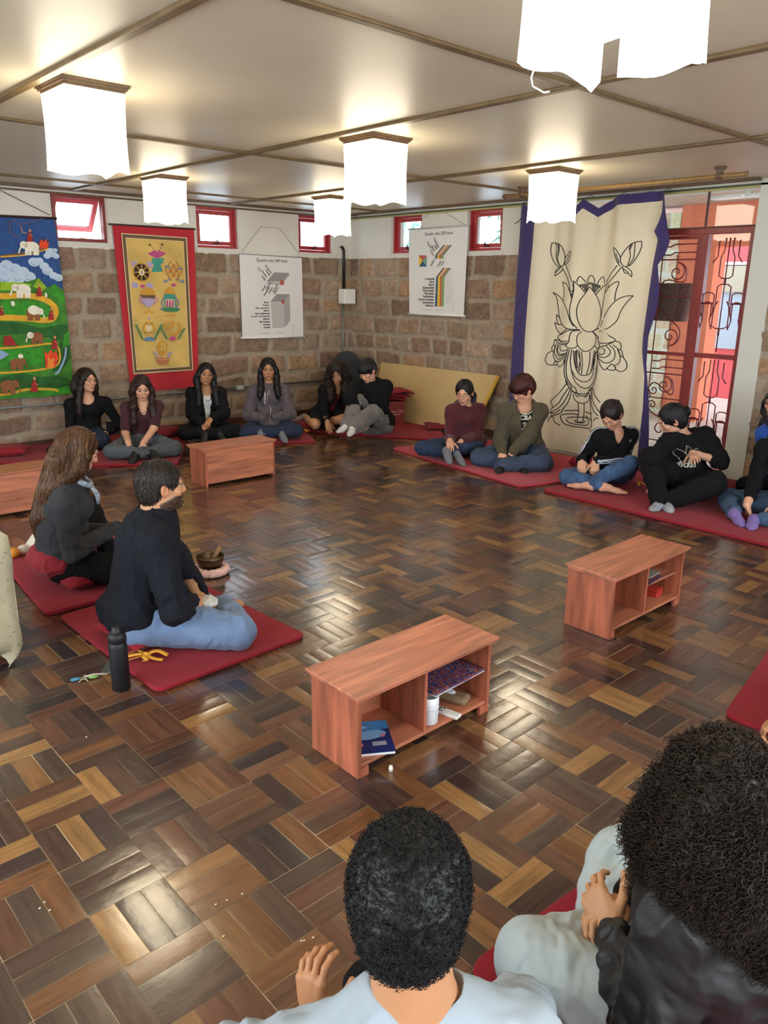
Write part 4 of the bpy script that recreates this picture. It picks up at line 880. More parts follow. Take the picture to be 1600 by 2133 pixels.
mg = M('magazine_cover', '2a3552', .2); nt = mg.node_tree; v_ = nt.nodes.new('ShaderNodeTexVoronoi'); v_.inputs['Scale'].default_value = 38; cr_ = nt.nodes.new('ShaderNodeValToRGB'); tc = nt.nodes.new('ShaderNodeTexCoord'); nz = nt.nodes.new('ShaderNodeTexNoise'); nz.inputs['Scale'].default_value = 14
nt.links.new(tc.outputs['Object'], nz.inputs[0]); nt.links.new(nz.outputs['Color'], v_.inputs['Vector']); nt.links.new(v_.outputs['Color'], cr_.inputs[0]); e = cr_.color_ramp.elements; e[0].color = (*lin('15181f'), 1); e[1].color = (*lin('d8d2c4'), 1)
for p_, c_ in ((.3, '1f4a9a'), (.5, '22262e'), (.65, 'c05a2a'), (.8, '5a4a3c')): q_ = e.new(p_); q_.color = (*lin(c_), 1)
nt.links.new(cr_.outputs[0], nt.nodes['Principled BSDF'].inputs[0])
mb = MB(); n = 10; vs = []
for j in range(n+1):
    for i in range(n+1):
        u, v = -.145+.29*i/n, -.105+.19*j/n; vs.append((u, v, .0065+.003*math.sin(i*.8)*(1-j/n)+(.003 if j == 0 else 0)))
mb.add(vs, [(j*(n+1)+i, j*(n+1)+i+1, (j+1)*(n+1)+i+1, (j+1)*(n+1)+i) for j in range(n) for i in range(n)], mg, True); mb.build('cover', root, solid=.002)
mb = MB(); mb.box((-.143, -.10, 0), (.143, .083, .0022), M('paper_white')); mb.build('pages', root)
b4x, b4y = -3.395, -6.245
root = thing('colour_magazine', 'dark blue booklet on the half shelf of the right-hand bench', 'magazine', (b4x+.10, b4y-.02, .178), math.radians(5))
mb = MB(); mb.box((-.075, -.08, 0), (.085, .08, .006), mg); mb.build('cover', root); mb = MB(); mb.box((.0, -.05, .006), (.12, .06, .012), M('grey_paper', '8f9088', .7)); mb.build('folded_paper', root)
root = thing('small_box', 'small bright red box on the bottom shelf of the right-hand bench', 'box', (b4x+.245, b4y-.03, .049), math.radians(8)); mb = MB(); mb.box((-.045, -.03, 0), (.045, .03, .038), M('bright_red', 'c23a2e', .45)); mb.build('carton', root, bevel=.003)
mb = MB(); mb.box((-.046, -.031, .026), (.046, .031, .03), M('box_lid_line', '8c221c', .5)); mb.build('lid_edge', root)

# ================================================================ MATS AND CUSHIONS
felt = M('red_felt', '8f1426', .95, sheen=.04, var=(6, .06), bump=(220, .3, .002)); feltp = M('pink_felt', 'a82438', .95, sheen=.10, var=(6, .06), bump=(220, .3, .002))
def mat(pts, label, m_=felt, h=.022, r=.05):
    P = [np.array(p, float) for p in pts]; out = []; n = len(P)
    for i in range(n):
        a, b, c = P[i-1], P[i], P[(i+1) % n]; u = (a-b)/np.linalg.norm(a-b); v = (c-b)/np.linalg.norm(c-b)
        for t in np.linspace(0, 1, 5): p = b+u*r*(1-t)**2+v*r*t**2; out.append(p)
    mb = MB(); mb.prism([(p[0], p[1], .0012) for p in out], (0, 0, h-.0012), m_); o = mb.build('floor_mat', bevel=.006)
    ctr = np.mean(P, 0); tag(o, label, 'mat', 'red felt mats round the circle'); return o
mat([(-5.2, -.40), (-4.2, -1.03), (-3.95, -.62), (-3.95, .0-.06), (-5.2, -.06)], 'red mat at the left edge under the far grey cushion', h=.02)
mat([(-4.22, -1.26), (-3.52, -1.75), (-2.68, -.42), (-2.8, -.10), (-3.93, -.10), (-3.93, -.60)], 'red mat under the two women below the hangings', h=.024)
mat([(-2.62, -1.20), (-1.90, -1.70), (-1.42, -.76), (-2.05, -.30), (-2.6, -.42)], 'red mat under the girl in grey hooded jacket')
mat([(-1.60, -1.06), (-.76, -2.52), (-.10, -1.72), (-.55, -.45), (-1.25, -.42)], 'red mat under the couple in the stone corner')
mat([(-1.50, -2.44), (-1.75, -4.28), (-1.18, -4.44), (-.42, -4.1), (-.38, -2.58)], 'pinkish red mat under the girl with ponytail and the person in olive jacket', feltp, h=.02)
mat([(-1.70, -4.47), (-1.73, -6.35), (-.80, -6.5), (-.85, -5.45), (-.42, -4.50)], 'red mat along the glass door under three seated people', h=.025)
mat([(-5.56, -3.42), (-5.64, -4.39), (-5.02, -4.39), (-4.72, -4.3), (-4.70, -3.40)], 'red mat under the woman with long brown hair', h=.025)
mat([(-5.60, -4.45), (-5.575, -5.45), (-4.80, -5.42), (-4.85, -4.41)], 'red mat under the bearded man', h=.02)
mat([(-4.0, -7.05), (-3.28, -6.93), (-2.6, -6.95), (-2.6, -7.75), (-4.0, -7.85)], 'red mat at the right edge of the photo')
mat([(-5.62, -7.17), (-4.55, -7.24), (-4.55, -8.15), (-6.1, -8.15)], 'red mat under the curly-haired woman in the foreground')
def cushion(loc, sx, sy, h, rz, label, m_=felt):
    vs = []; n = 14
    for s in (1, -1):
        for j in range(n+1):
            for i in range(n+1):
                u, v = 2*i/n-1, 2*j/n-1; e = (1-abs(u)**4)*(1-abs(v)**4); pin = 1-.08*(u*u*(1-v*v)+v*v*(1-u*u)); vs.append((u*sx*pin/1, v*sy*pin, h*.5+s*h*.5*(max(e, 0)**.45)+.003*math.sin(u*7+v*5)*e))
    m = (n+1)**2; fs = [(j*(n+1)+i, j*(n+1)+i+1, (j+1)*(n+1)+i+1, (j+1)*(n+1)+i) for j in range(n) for i in range(n)]; fs += [tuple(m+q for q in f[::-1]) for f in fs]
    mb = MB(); mb.add(vs, fs, m_, True); o = mb.build('floor_cushion'); o.location = loc; o.rotation_euler = (0, 0, rz); tag(o, label, 'cushion', 'red meditation cushions'); return o
darkred = M('deep_red_felt', '7a1020', .95, sheen=.04, bump=(220, .3, .002))
cushion((-4.62, -.36, .02), .24, .17, .09, -.4, 'flat red cushion on the mat at the left edge')
cushion((-.30, -1.95, .024), .20, .16, .05, .9, 'thin red cushion lying alone before the leaning yellow board', darkred)
cushion((-5.29, -4.05, .026), .20, .20, .09, .1, 'red cushion under the woman with long brown hair')
cushion((-5.36, -4.93, .021), .18, .19, .075, .1, 'red cushion under the bearded man')
cushion((-.70, -4.19, .021), .11, .12, .10, .4, 'red cushion with yellow tie beside the person in olive jacket', darkred)
cushion((-.52, -5.36, .026), .19, .2, .06, .1, 'red cushion under the person in black sports sweatshirt', darkred)
cushion((-2.30, -.80, .026), .15, .15, .09, .2, 'dark red cushion between the jacket girl and the hooded girl', darkred)
cushion((-3.0, -.48, .026), .17, .15, .10, .5, 'red cushion behind the woman in maroon top', darkred)
yel_m = M('yellow_ribbon', 'e0a032', .75, bump=(150, .3, .002))
def ribbon(loc, rz, s, label):
    mb = MB()
    def strip(pts, w_):
        P = smooth_pts([np.array(p)*s for p in pts], 5); vs = []
        for i, p in enumerate(P):
            t = P[min(i+1, len(P)-1)]-P[max(i-1, 0)]; t /= np.linalg.norm(t)+1e-9; q = np.array([-t[1], t[0], .3]); q /= np.linalg.norm(q); vs += [p+q*w_*s, p-q*w_*s]
        mb.add(vs, [(2*i, 2*i+1, 2*i+3, 2*i+2) for i in range(len(P)-1)], yel_m, True)
    strip([(0, 0, .02), (-.04, .02, .03), (-.09, .02, .012)], .009); strip([(0, 0, .02), (.05, .02, .03), (.10, .01, .014)], .010); strip([(0, 0, .02), (.04, -.02, .012), (.09, -.035, .012)], .009)
    strip([(0, 0, .022), (-.03, -.03, .02), (-.08, -.05, .012), (-.10, -.045, .02), (-.06, -.03, .028), (-.01, -.01, .03)], .009); strip([(-.01, -.015, .02), (.02, -.04, .012), (.0, -.05, .012)], .009)
    mb.ball((0, 0, .02*s), (.018*s, .013*s, .011*s), yel_m); o = mb.build('yellow_tie', solid=.002); o.location = loc; o.rotation_euler = (0, 0, rz); tag(o, label, 'ribbon', 'yellow ties of the cushions'); return o
ribbon((-5.485, -5.165, .024), -.75, .95, 'yellow tie on the mat behind the bearded man')
ribbon((-.78, -4.30, .03), .2, .9, 'yellow tie by the red cushion under the lotus banner')
ribbon((-.98, -4.93, .035), .7, .8, 'yellow tie behind the bare foot of the person in three-striped jacket')
ribbon((-1.68, -1.22, .032), .6, .8, 'yellow tie beside the hooded girl')
# small floor things by the man
root = thing('bottle', 'matte black insulated bottle standing on the floor by the bearded man', 'bottle', (-5.66, -5.305, 0))
mb = MB(); bk = M('matte_black', '15161c', .5, spec=.4); mb.lathe([(.034, 0), (.037, .004), (.037, .19), (.035, .205), (.033, .208), (.033, .212)], (0, 0, 0), bk, 32); mb.build('body', root)
mb = MB(); mb.lathe([(.034, .211), (.0365, .213), (.0365, .235), (.034, .245), (.027, .252), (.022, .254), (.019, .262), (.017, .275), (.012, .278)], (0, 0, 0), bk, 32); mb.build('lid', root)
root = thing('phone', 'dark grey phone lying on the floor behind the black bottle', 'phone', (-5.60, -5.10, .0), math.radians(-40)); mb = MB(); mb.box((-.037, -.075, 0), (.037, .075, .009), M('phone_grey', '4b4d49', .3)); mb.build('body', root, bevel=.003); mb = MB(); mb.box((-.034, -.072, .009), (.034, .072, .0095), M('phone_glass', '55574f', .12)); mb.build('screen', root)
root = thing('key_bunch', 'bunch of keys with blue and green tags on the floor left of the black bottle', 'keys', (-5.745, -5.135, 0), math.radians(10)); R_ = np.random.RandomState(3)
km = M('key_steel', 'b8ae98', .3, 1)
for i in range(5):
    a = i*1.15; mb = MB(); mb.tube([(0, 0, .012), (.035*math.cos(a), .035*math.sin(a), .006)], .0035, km, 6, flat=.4); mb.lathe([(.009, .008), (.009, .011)], (.012*math.cos(a), .012*math.sin(a), 0), km, 12); mb.build('key', root)
for a, c_, n_ in ((2.6, '3c7f9c', 'blue_tag'), (-.6, '7fae62', 'green_tag')):
    mb = MB(); mb.ball((.035*math.cos(a), .035*math.sin(a), .008), (.022, .010, .007), M(n_, c_, .4), M3=np.array(Matrix.Rotation(a, 3, 'Z'))); o = mb.build(n_, root)
mb = MB(); mb.tube([(.011*math.cos(a), .011*math.sin(a), .014) for a in np.linspace(0, 2*math.pi, 16)], .0015, km, 6); mb.tube([(0, 0, .012), (.03, -.02, .02), (.06, -.03, .012), (.08, -.045, .008)], .003, M('cord_cream', 'd8ceb8', .7)); mb.build('key_ring', root)
# singing bowl on its ring
bx_, by_ = -4.705, -4.375
root = thing('ring_cushion', 'pale pink floral ring cushion under the bronze bowl', 'cushion', (bx_, by_, 0)); mb = MB(); vs = []; nu_, nv_ = 96, 14
for i in range(nu_):
    a = 2*math.pi*i/nu_; f_ = 1+.10*abs(math.sin(a*7))-.12*(abs(math.sin(a*7)) < .18)
    for j in range(nv_): b = 2*math.pi*j/nv_; r = .023*f_; vs.append(((.082+r*1.1*math.cos(b))*math.cos(a), (.082+r*1.1*math.cos(b))*math.sin(a), .026+r*math.sin(b)))
mb.add(vs, [(i*nv_+j, ((i+1) % nu_)*nv_+j, ((i+1) % nu_)*nv_+(j+1) % nv_, i*nv_+(j+1) % nv_) for i in range(nu_) for j in range(nv_)], M('floral_pink', 'd9b0a6', .85, var=(70, .22, 2)), True); mb.build('padded_ring', root)
root = thing('singing_bowl', 'dark bronze bowl on the pink ring cushion', 'bowl', (bx_, by_, .038)); brz = M('bronze', '5f4a33', .38, metal=.8, var=(18, .35), bump=(120, .3, .001))
mb = MB(); mb.lathe([(.0, 0), (.04, .001), (.06, .012), (.073, .035), (.078, .06), (.0785, .074), (.076, .0745), (.0745, .06), (.069, .036), (.056, .016), (.0, .006)], (0, 0, 0), brz, 40); mb.build('bowl', root)
root = thing('mallet', 'wooden mallet resting in the bronze bowl', 'mallet'); mb = MB(); A0 = np.array([bx_-.03, by_-.03, .055]); A1 = np.array([bx_+.066, by_-.01, .155]); D_ = A1-A0
mb.tube([A0+D_*t for t in (0, .45, .5, .52, .98, 1)], [.006, .009, .011, .0125, .0125, .010], M('mallet_wood', '7b5634', .5), 12); mb.build('stick', root); mb = MB(); mb.tube([A0+D_*.55, A0+D_*.95], .0135, M('mallet_cord', '8f6a44', .8), 12); mb.build('wrapped_grip', root)
root = thing('orange', 'orange fruit on the mat corner at the left edge', 'fruit', (-5.49, -3.46, .026)); mb = MB(); mb.ball((0, 0, .033), (.035, .035, .032), M('orange_peel', 'd98a20', .5, bump=(300, .4, .001)), 20, 14); mb.build('peel', root); mb = MB(); mb.lathe([(.004, .064), (.003, .067)], (0, 0, 0), M('stem_green', '5f7a3a', .7), 8); mb.build('stem', root)
root = thing('cloth_bag', 'small white cloth bag with red marks beside the long-haired woman', 'bag', (-5.33, -3.40, .026), .5); mb = MB(); vs = []; n = 20
for j in range(11):
    t = j/10
    for i in range(n):
        a = 2*math.pi*i/n; r = (.085*(1-t)**.7+.01)*(1+.12*math.sin(a*3+t*4)); vs.append((r*math.cos(a)*1.25+.07*t, r*math.sin(a)*.8, .16*t+.01*math.sin(a*2)*(1-t)*t))
bagm = M('white_cotton', 'dcd4c6', .85, bump=(60, .4, .01))
mb.add(vs, [(j*n+i, j*n+(i+1) % n, (j+1)*n+(i+1) % n, (j+1)*n+i) for j in range(10) for i in range(n)]+[tuple(range(n-1, -1, -1)), tuple(10*n+i for i in range(n))], bagm, True); mb.build('pouch', root, sub=1)
mb = MB(); mb.ball((-.10, .02, .03), (.045, .03, .03), bagm); mb.build('knotted_end', root); mb = MB()
for y_, z_ in ((-.066, .06), (-.058, .085)): mb.ball((.01, y_, z_), (.016, .006, .006), M('stamp_red', 'b5503c', .8))
mb.build('red_stamp', root)
mb = MB(); R_ = np.random.RandomState(12)
for x_, y_ in ((80, 1888), (95, 1885), (110, 1900), (478, 1882), (452, 1890), (470, 1952), (500, 1860), (640, 1955), (655, 1950), (636, 1962), (180, 1540), (1230, 1322)):
    q_ = on_floor(x_+R_.randint(-8, 8), y_+R_.randint(-6, 6)); mb.ball((q_[0], q_[1], .002), (.004, .003, .002), M('crumb', 'cfc6ae', .8), 6, 4)
o = mb.build('crumbs'); tag(o, 'scattered pale crumbs on the near parquet', 'crumbs', kind='stuff')
mb = MB(); p = on_floor(814, 1606); mb.lathe([(.007, 0), (.008, .01), (.006, .022)], (p[0], p[1], 0), whitem, 8); o = mb.build('scrap'); tag(o, 'tiny white scrap on the floor before the nearest bench', 'scrap')

# draped cloth bench at the left edge
root = thing('draped_table', 'low red wooden table under a speckled beige cloth at the left edge', 'table', (-6.14, -4.55, 0)); t_ = root
mb = MB(); mb.box((-.28, -.12, .0), (.20, .22, .50), M('maroon_wood', '6e2a1e', .5)); mb.build('body', t_)
sp = M('speckled_cloth', 'b9b195', .9, var=(6, .14), bump=(40, .3, .004)); nt = sp.node_tree; v_ = nt.nodes.new('ShaderNodeTexVoronoi'); v_.inputs['Scale'].default_value = 45; tc = nt.nodes.new('ShaderNodeTexCoord'); nt.links.new(tc.outputs['Object'], v_.inputs['Vector'])
r_ = nt.nodes.new('ShaderNodeMapRange'); r_.inputs[1].default_value = .10; r_.inputs[2].default_value = .20; r_.inputs[3].default_value = .35; r_.inputs[4].default_value = 1; nt.links.new(v_.outputs['Distance'], r_.inputs[0])
b_ = nt.nodes['Principled BSDF']; l_ = b_.inputs[0].links[0].from_socket; mx = nt.nodes.new('ShaderNodeMix'); mx.data_type = 'RGBA'; mx.blend_type = 'MULTIPLY'; mx.inputs[0].default_value = 1; nt.links.new(l_, mx.inputs[6]); nt.links.new(r_.outputs[0], mx.inputs[7]); nt.links.new(mx.outputs[2], b_.inputs[0])
root = thing('table_cloth', 'speckled beige cloth hanging to the floor at the left edge, its corner curled', 'cloth')
P0 = on_floor(45, 1342, .07); P1_ = vt = P0.copy(); tipp = on_floor(17, 1391, .004)
mb = MB(); top = .57; n = 14
e_ = [np.array([P0[0]+.006*math.sin(j*.9), P0[1], z]) for j, z in enumerate(np.linspace(top, .07, 10))]+[on_floor(38, 1365, .03), tipp]
vs = []
for j, p in enumerate(e_):
    low = [0]*10+[.02, .0]
    for i in range(n):
        s = i/(n-1); q = np.array([P0[0]-.50*s, P0[1]-.02-.09*s, p[2]]); q[1] += .012*math.sin(s*9); 
        if j >= 10: q[2] = p[2]+(.10-(p[2]))*min(1, s*5)
        vs.append(p*(1-min(1, s*3))+q*min(1, s*3) if j >= 10 else (p+np.array([-.50*s, -.02*min(1, s*6)-.09*s+.010*math.sin(s*12+j*.2)*min(1, s*8), 0])))
mb.add(vs, [(j*n+i, j*n+i+1, (j+1)*n+i+1, (j+1)*n+i) for j in range(len(e_)-1) for i in range(n-1)], sp, True)
mb.add([(P0[0], P0[1], top), (P0[0]-.5, P0[1]-.11, top), (P0[0]-.5, P0[1]+.5, top), (P0[0]-.02, P0[1]+.5, top)], [(0, 1, 2, 3)], sp)
mb.add([(P0[0], P0[1], top), (P0[0]-.02, P0[1]+.5, top), (P0[0]-.02, P0[1]+.5, .07), (P0[0], P0[1], .07)], [(0, 1, 2, 3)], sp)
mb.build('cloth', root, solid=.003)
t_.location = (P0[0]-.26, P0[1]+.24, 0)

# leaning foam board, crate with blanket, black chair in the corner
fo = M('foam_tan', 'c0a573', .8, var=(3, .05)); fe = M('foam_yellow_edge', 'c79c3c', .75)
root = thing('foam_board', 'long tan board with yellow edges leaning on the right stone wall', 'board')
BL, BR = on_floor(862, 878, .0), on_floor(1020, 907, .0); BR[0] = BL[0] = (BL[0]+BR[0])/2
TL, TR = on_x(792, 756, -.075), on_x(1046, 782, -.075); BLx = -.33
v0 = [np.array([-.31, -.80, .005]), np.array([-.31, -2.42, .005]), np.array([-.075, -2.60, .672]), np.array([-.075, -.70, .672])]
nrm = np.cross(v0[1]-v0[0], v0[3]-v0[0]); nrm /= np.linalg.norm(nrm); nrm = nrm*(1 if nrm[0] > 0 else -1)
mb = MB(); mb.prism(v0, nrm*.045, fo); mb.build('panel', root, bevel=.004); mb = MB()
def edge(a, b, m_): d = b-a; mb.tube([a+nrm*.022, b+nrm*.022], .026, m_, 8)
for a, b in ((0, 3), (1, 2)): edge(v0[a], v0[b], fe)
mb.build('edge_strip', root)
root = thing('crate', 'red printed carton under the folded blanket beside the seated boy', 'box', (-.60, -1.32, 0), math.radians(-28))
crm = M('maroon_carton', '7d2626', .6, var=(8, .1)); mb = MB(); mb.box((-.20, -.15, 0), (.22, .17, .30), crm); A = Art(mb, lambda u, v, l: (u, -.1505-l*2e-4, v)); A.text('Dona Dê', .0, .17, .055, M('print_pink', 'd9a5a0', .7)); A.line([(.0, .15), (.17, .15)], .008, M('print_pink'), 0)
mb.build('carton', root, bevel=.004)
mb = MB(); mb.box((-.02, -.152, .0), (.02, .0, .302), M('maroon_tape', '6a1f1f', .4)); mb.build('tape', root)
root = thing('blanket', 'dark red blanket folded in layers on the carton', 'blanket', (-.58, -1.30, .302), math.radians(-28)); mb = MB()
for k_, (w_, d_) in enumerate(((.25, .19), (.27, .20), (.28, .20))):
    vs = []; n = 16; zc = .025+k_*.042
    for j in range(n+1):
        for i in range(12):
            t = j/n*2-1; a = 2*math.pi*i/12; vs.append((t*w_+.03*k_+.012*math.sin(i+k_), d_*.95*math.cos(a)+.01*math.sin(t*5+k_), zc+.024*math.sin(a)+.010*math.sin(t*6+k_*2)-.045*max(0, t-.5)*(1 if k_ else 0)))
    mb.add(vs, [(j*12+i, j*12+(i+1) % 12, (j+1)*12+(i+1) % 12, (j+1)*12+i) for j in range(n) for i in range(12)]+[tuple(range(11, -1, -1)), tuple(n*12+i for i in range(12))], felt, True)
mb.build('folded_layers', root, sub=1)
root = thing('office_chair', 'black chair with rounded back standing in the stone corner', 'chair', (-.50, -.52, 0), math.radians(-40))
cb_ = M('chair_black', '17181b', .7); mb = MB(); vs = []
for s in (-1, 1):
    for j in range(17):
        for i in range(17):
            u, v = 2*i/16-1, 2*j/16-1; q = max(abs(u), abs(v)); r = math.hypot(u, v); sc_ = (q/r if r else 1); e = 1-min(1, (q))**6; vs.append((u*sc_*.20, -.0+s*(.012+.018*e)-.03*(u*u), .60+v*sc_*.215))
n = 17; fs = [(j*n+i, j*n+i+1, (j+1)*n+i+1, (j+1)*n+i) for j in range(16) for i in range(16)]; m = n*n; fs += [tuple(m+q for q in f[::-1]) for f in fs]
mb.add(vs, fs, cb_, True); mb.build('backrest', root)
mb = MB(); mb.box((-.22, -.42, .38), (.22, -.02, .44), cb_); mb.build('seat', root, bevel=.025); mb = MB(); mb.box((-.03, .01, .36), (.03, .04, .6), blackm); mb.build('back_bar', root)
for sx in (-1, 1):
    for sy in (0, 1): mb = MB(); mb.tube([(sx*.17, -.38+sy*.34, .38), (sx*.2, -.40+sy*.38, 0)], .012, blackm, 8); mb.build('leg', root)
# ================================================================ FIGURE ENGINE: smooth distance fields turned into meshes
def nrm(v): v = np.asarray(v, float); return v/(np.linalg.norm(v)+1e-12)
class Field:
    def __init__(s, lo, hi, h, fine=()):
        """rectilinear grid, finer inside the given boxes (lo, hi, step)"""
        s.ax = []
        for a in range(3):
            segs = sorted(set([lo[a], hi[a]]+[min(max(q[0][a], lo[a]), hi[a]) for q in fine]+[min(max(q[1][a], lo[a]), hi[a]) for q in fine])); out = []
            for u, v in zip(segs[:-1], segs[1:]):
                if v-u < 1e-6: continue
                m = (u+v)/2; st = min([h]+[q[2] for q in fine if q[0][a] <= m <= q[1][a]]); n = max(1, int(math.ceil((v-u)/st))); out += list(np.linspace(u, v, n+1)[:-1])
            out.append(segs[-1]); s.ax.append(np.array(out))
        s.D = np.full([len(a) for a in s.ax], .2, np.float32)
    def sub(s, lo, hi, m):
        sl = []
        for a in range(3):
            i = np.searchsorted(s.ax[a], lo[a]-m); j = np.searchsorted(s.ax[a], hi[a]+m); sl.append(slice(max(0, i), max(0, j)))
        return tuple(sl)
    def pts(s, sl):
        x, y, z = (s.ax[a][sl[a]].astype(np.float32) for a in range(3))
        return x[:, None, None], y[None, :, None], z[None, None, :]
    def put(s, sl, d, k, op):
        D = s.D[sl]
        if op == 'add':
            if k > 0: h = np.maximum(k-np.abs(D-d), 0)/k; s.D[sl] = np.minimum(D, d)-h*h*k*.25
            else: s.D[sl] = np.minimum(D, d)
        else:
            d = -d; h = np.maximum(k-np.abs(D-d), 0)/max(k, 1e-9); s.D[sl] = np.maximum(D, d)+h*h*k*.25
    def cone(s, a, b, ra, rb, k=.02, op='add', n=None, flat=1.0):
        a = np.asarray(a, float); b = np.asarray(b, float); R = max(ra, rb); m = k+.03
        sl = s.sub(np.minimum(a, b)-R, np.maximum(a, b)+R, m); X, Y, Z = s.pts(sl)
        if 0 in (X.size, Y.size, Z.size): return
        ab = b-a; L2 = float(ab@ab)+1e-12; px, py, pz = X-a[0], Y-a[1], Z-a[2]
        t = np.clip((px*ab[0]+py*ab[1]+pz*ab[2])/L2, 0, 1); qx, qy, qz = px-t*ab[0], py-t*ab[1], pz-t*ab[2]
        d2 = qx*qx+qy*qy+qz*qz
        if n is not None and flat != 1: c = qx*n[0]+qy*n[1]+qz*n[2]; d2 = d2+c*c*(1/flat**2-1)
        d = np.sqrt(d2)-(ra+(rb-ra)*t)
        if n is not None and flat != 1: d = d*(.5+.5*flat)
        s.put(sl, d, k, op)
    def chain(s, P, r, k=.02, **kw):
        for i in range(len(P)-1): s.cone(P[i], P[i+1], r[i], r[i+1], k, **kw)
    def ell(s, c, r, Rm=None, k=.02, op='add'):
        """Rm: rows are the local axes"""
        c = np.asarray(c, float); r = np.asarray(r, float); R = float(r.max()); m = k+.03
        if Rm is None: Rm = np.eye(3)
        e = np.sqrt(((Rm*r[:, None])**2).sum(0)); sl = s.sub(c-e, c+e, m); X, Y, Z = s.pts(sl)
        if 0 in (X.size, Y.size, Z.size): return
        px, py, pz = X-c[0], Y-c[1], Z-c[2]; k0 = 0; k1 = 0
        for i in range(3):
            u = px*Rm[i][0]+py*Rm[i][1]+pz*Rm[i][2]; k0 = k0+(u/r[i])**2; k1 = k1+(u/r[i]**2)**2
        k0 = np.sqrt(k0); k1 = np.sqrt(k1)+1e-9; s.put(sl, k0*(k0-1)/k1, k, op)
    def floor(s, z): s.D = np.maximum(s.D, (z-s.ax[2].astype(np.float32))[None, None, :])
    def plane_cut(s, p, n, k=.0, lo=None, hi=None):
        sl = s.sub(lo, hi, 0) if lo is not None else (slice(None),)*3
        X, Y, Z = s.pts(sl); d = -((X-p[0])*n[0]+(Y-p[1])*n[1]+(Z-p[2])*n[2]); s.put(sl, d, k, 'sub')
    def mesh(s):
        D = s.D.copy(); D[0] = D[-1] = .2; D[:, 0] = D[:, -1] = .2; D[:, :, 0] = D[:, :, -1] = .2
        ins = D < 0; nx, ny, nz = D.shape; cs = (ny*nz, nz, 1); cells = []; P = []; quads = []
        for a in range(3):
            sa = [slice(None)]*3; sb = [slice(None)]*3; sa[a] = slice(0, -1); sb[a] = slice(1, None); A = ins[tuple(sa)]; B = ins[tuple(sb)]
            I = np.stack(np.nonzero(A != B), 1)
            if len(I) == 0: continue
            J = I.copy(); J[:, a] += 1; d0 = D[tuple(I.T)]; d1 = D[tuple(J.T)]; t = d0/(d0-d1)
            pos = np.stack([s.ax[q][I[:, q]] for q in range(3)], 1); nx_ = s.ax[a][J[:, a]]; pos[:, a] = pos[:, a]+t*(nx_-pos[:, a])
            b, c = (a+1) % 3, (a+2) % 3; q4 = []
            for db, dc in ((0, 0), (1, 0), (1, 1), (0, 1)):
                K_ = I.copy(); K_[:, b] -= db; K_[:, c] -= dc; q4.append(K_@np.array(cs))
            q4 = np.stack(q4, 1); fl = A[tuple(I.T)]; q4[~fl] = q4[~fl][:, ::-1]
            quads.append(q4); cells.append(q4.ravel()); P.append(np.repeat(pos, 4, 0))
        C_ = np.concatenate(cells); P = np.concatenate(P); u, inv = np.unique(C_, return_inverse=True); cnt = np.bincount(inv)
        V = np.stack([np.bincount(inv, P[:, q])/cnt for q in range(3)], 1); n0 = 0; F = inv.reshape(-1, 4)
        return V, F
def vnormals(V, F):
    n = np.cross(V[F[:, 2]]-V[F[:, 0]], V[F[:, 3]]-V[F[:, 1]]); N = np.zeros_like(V)
    for q in range(4):
        for a in range(3): N[:, a] += np.bincount(F[:, q], n[:, a], len(V))
    return N/(np.linalg.norm(N, axis=1, keepdims=True)+1e-12)
def relax(V, F, it=1, w_=.5):
    for _ in range(it):
        S = np.zeros_like(V); c = np.zeros(len(V))
        for a, b in ((0, 1), (1, 2), (2, 3), (3, 0)):
            for x, y in ((a, b), (b, a)):
                for q in range(3): S[:, q] += np.bincount(F[:, x], V[F[:, y], q], len(V))
                c += np.bincount(F[:, x], minlength=len(V))
        V = V*(1-w_)+w_*S/c[:, None]
    return V
def ik(a, c, hint, l1, l2, flat=False):
    """middle joint between a and c bent towards hint; moves c in when out of reach"""
    a = np.asarray(a, float); c = np.asarray(c, float); d = c-a; L = np.linalg.norm(d); Lm = (l1+l2)*.985
    if L > Lm: c = a+d/L*Lm; d = c-a; L = Lm
    L = max(L, abs(l1-l2)*1.05+.02); u = nrm(d); x = (l1*l1-l2*l2+L*L)/(2*L); hh = math.sqrt(max(l1*l1-x*x, 1e-6)); h = np.asarray(hint, float)-a; h = h-u*(h@u)
    if flat: h[2] = 0
    h = nrm(h)
    return a+u*x+h*hh, c

SKIN = {'light': 'd9a486', 'fair': 'cf9c80', 'tan': 'b5815c', 'olive': 'bd8c68', 'brown': '9a6a4a'}
def skin_mat():
    return M('skin', 'c09070', .5, vcol=True, bump=(350, .12, .0008), sss=.06, spec=.35)
def hair_mat(name, col, rough=.5):
    return M('hair_'+name, col, rough, var=(90, .4, 3), spec=.35)
def cloth_mat(name, col, rough=.9, var=.08, bump=(420, .35, .0012), sheen=.1, spec=None):
    return M('cloth_'+name, col, rough, var=(7, var), bump=bump, sheen=sheen, spec=spec)
def denim(name, col, fade=.28): return M('denim_'+name, col, .9, var=(9, fade, 6), bump=(500, .4, .001))

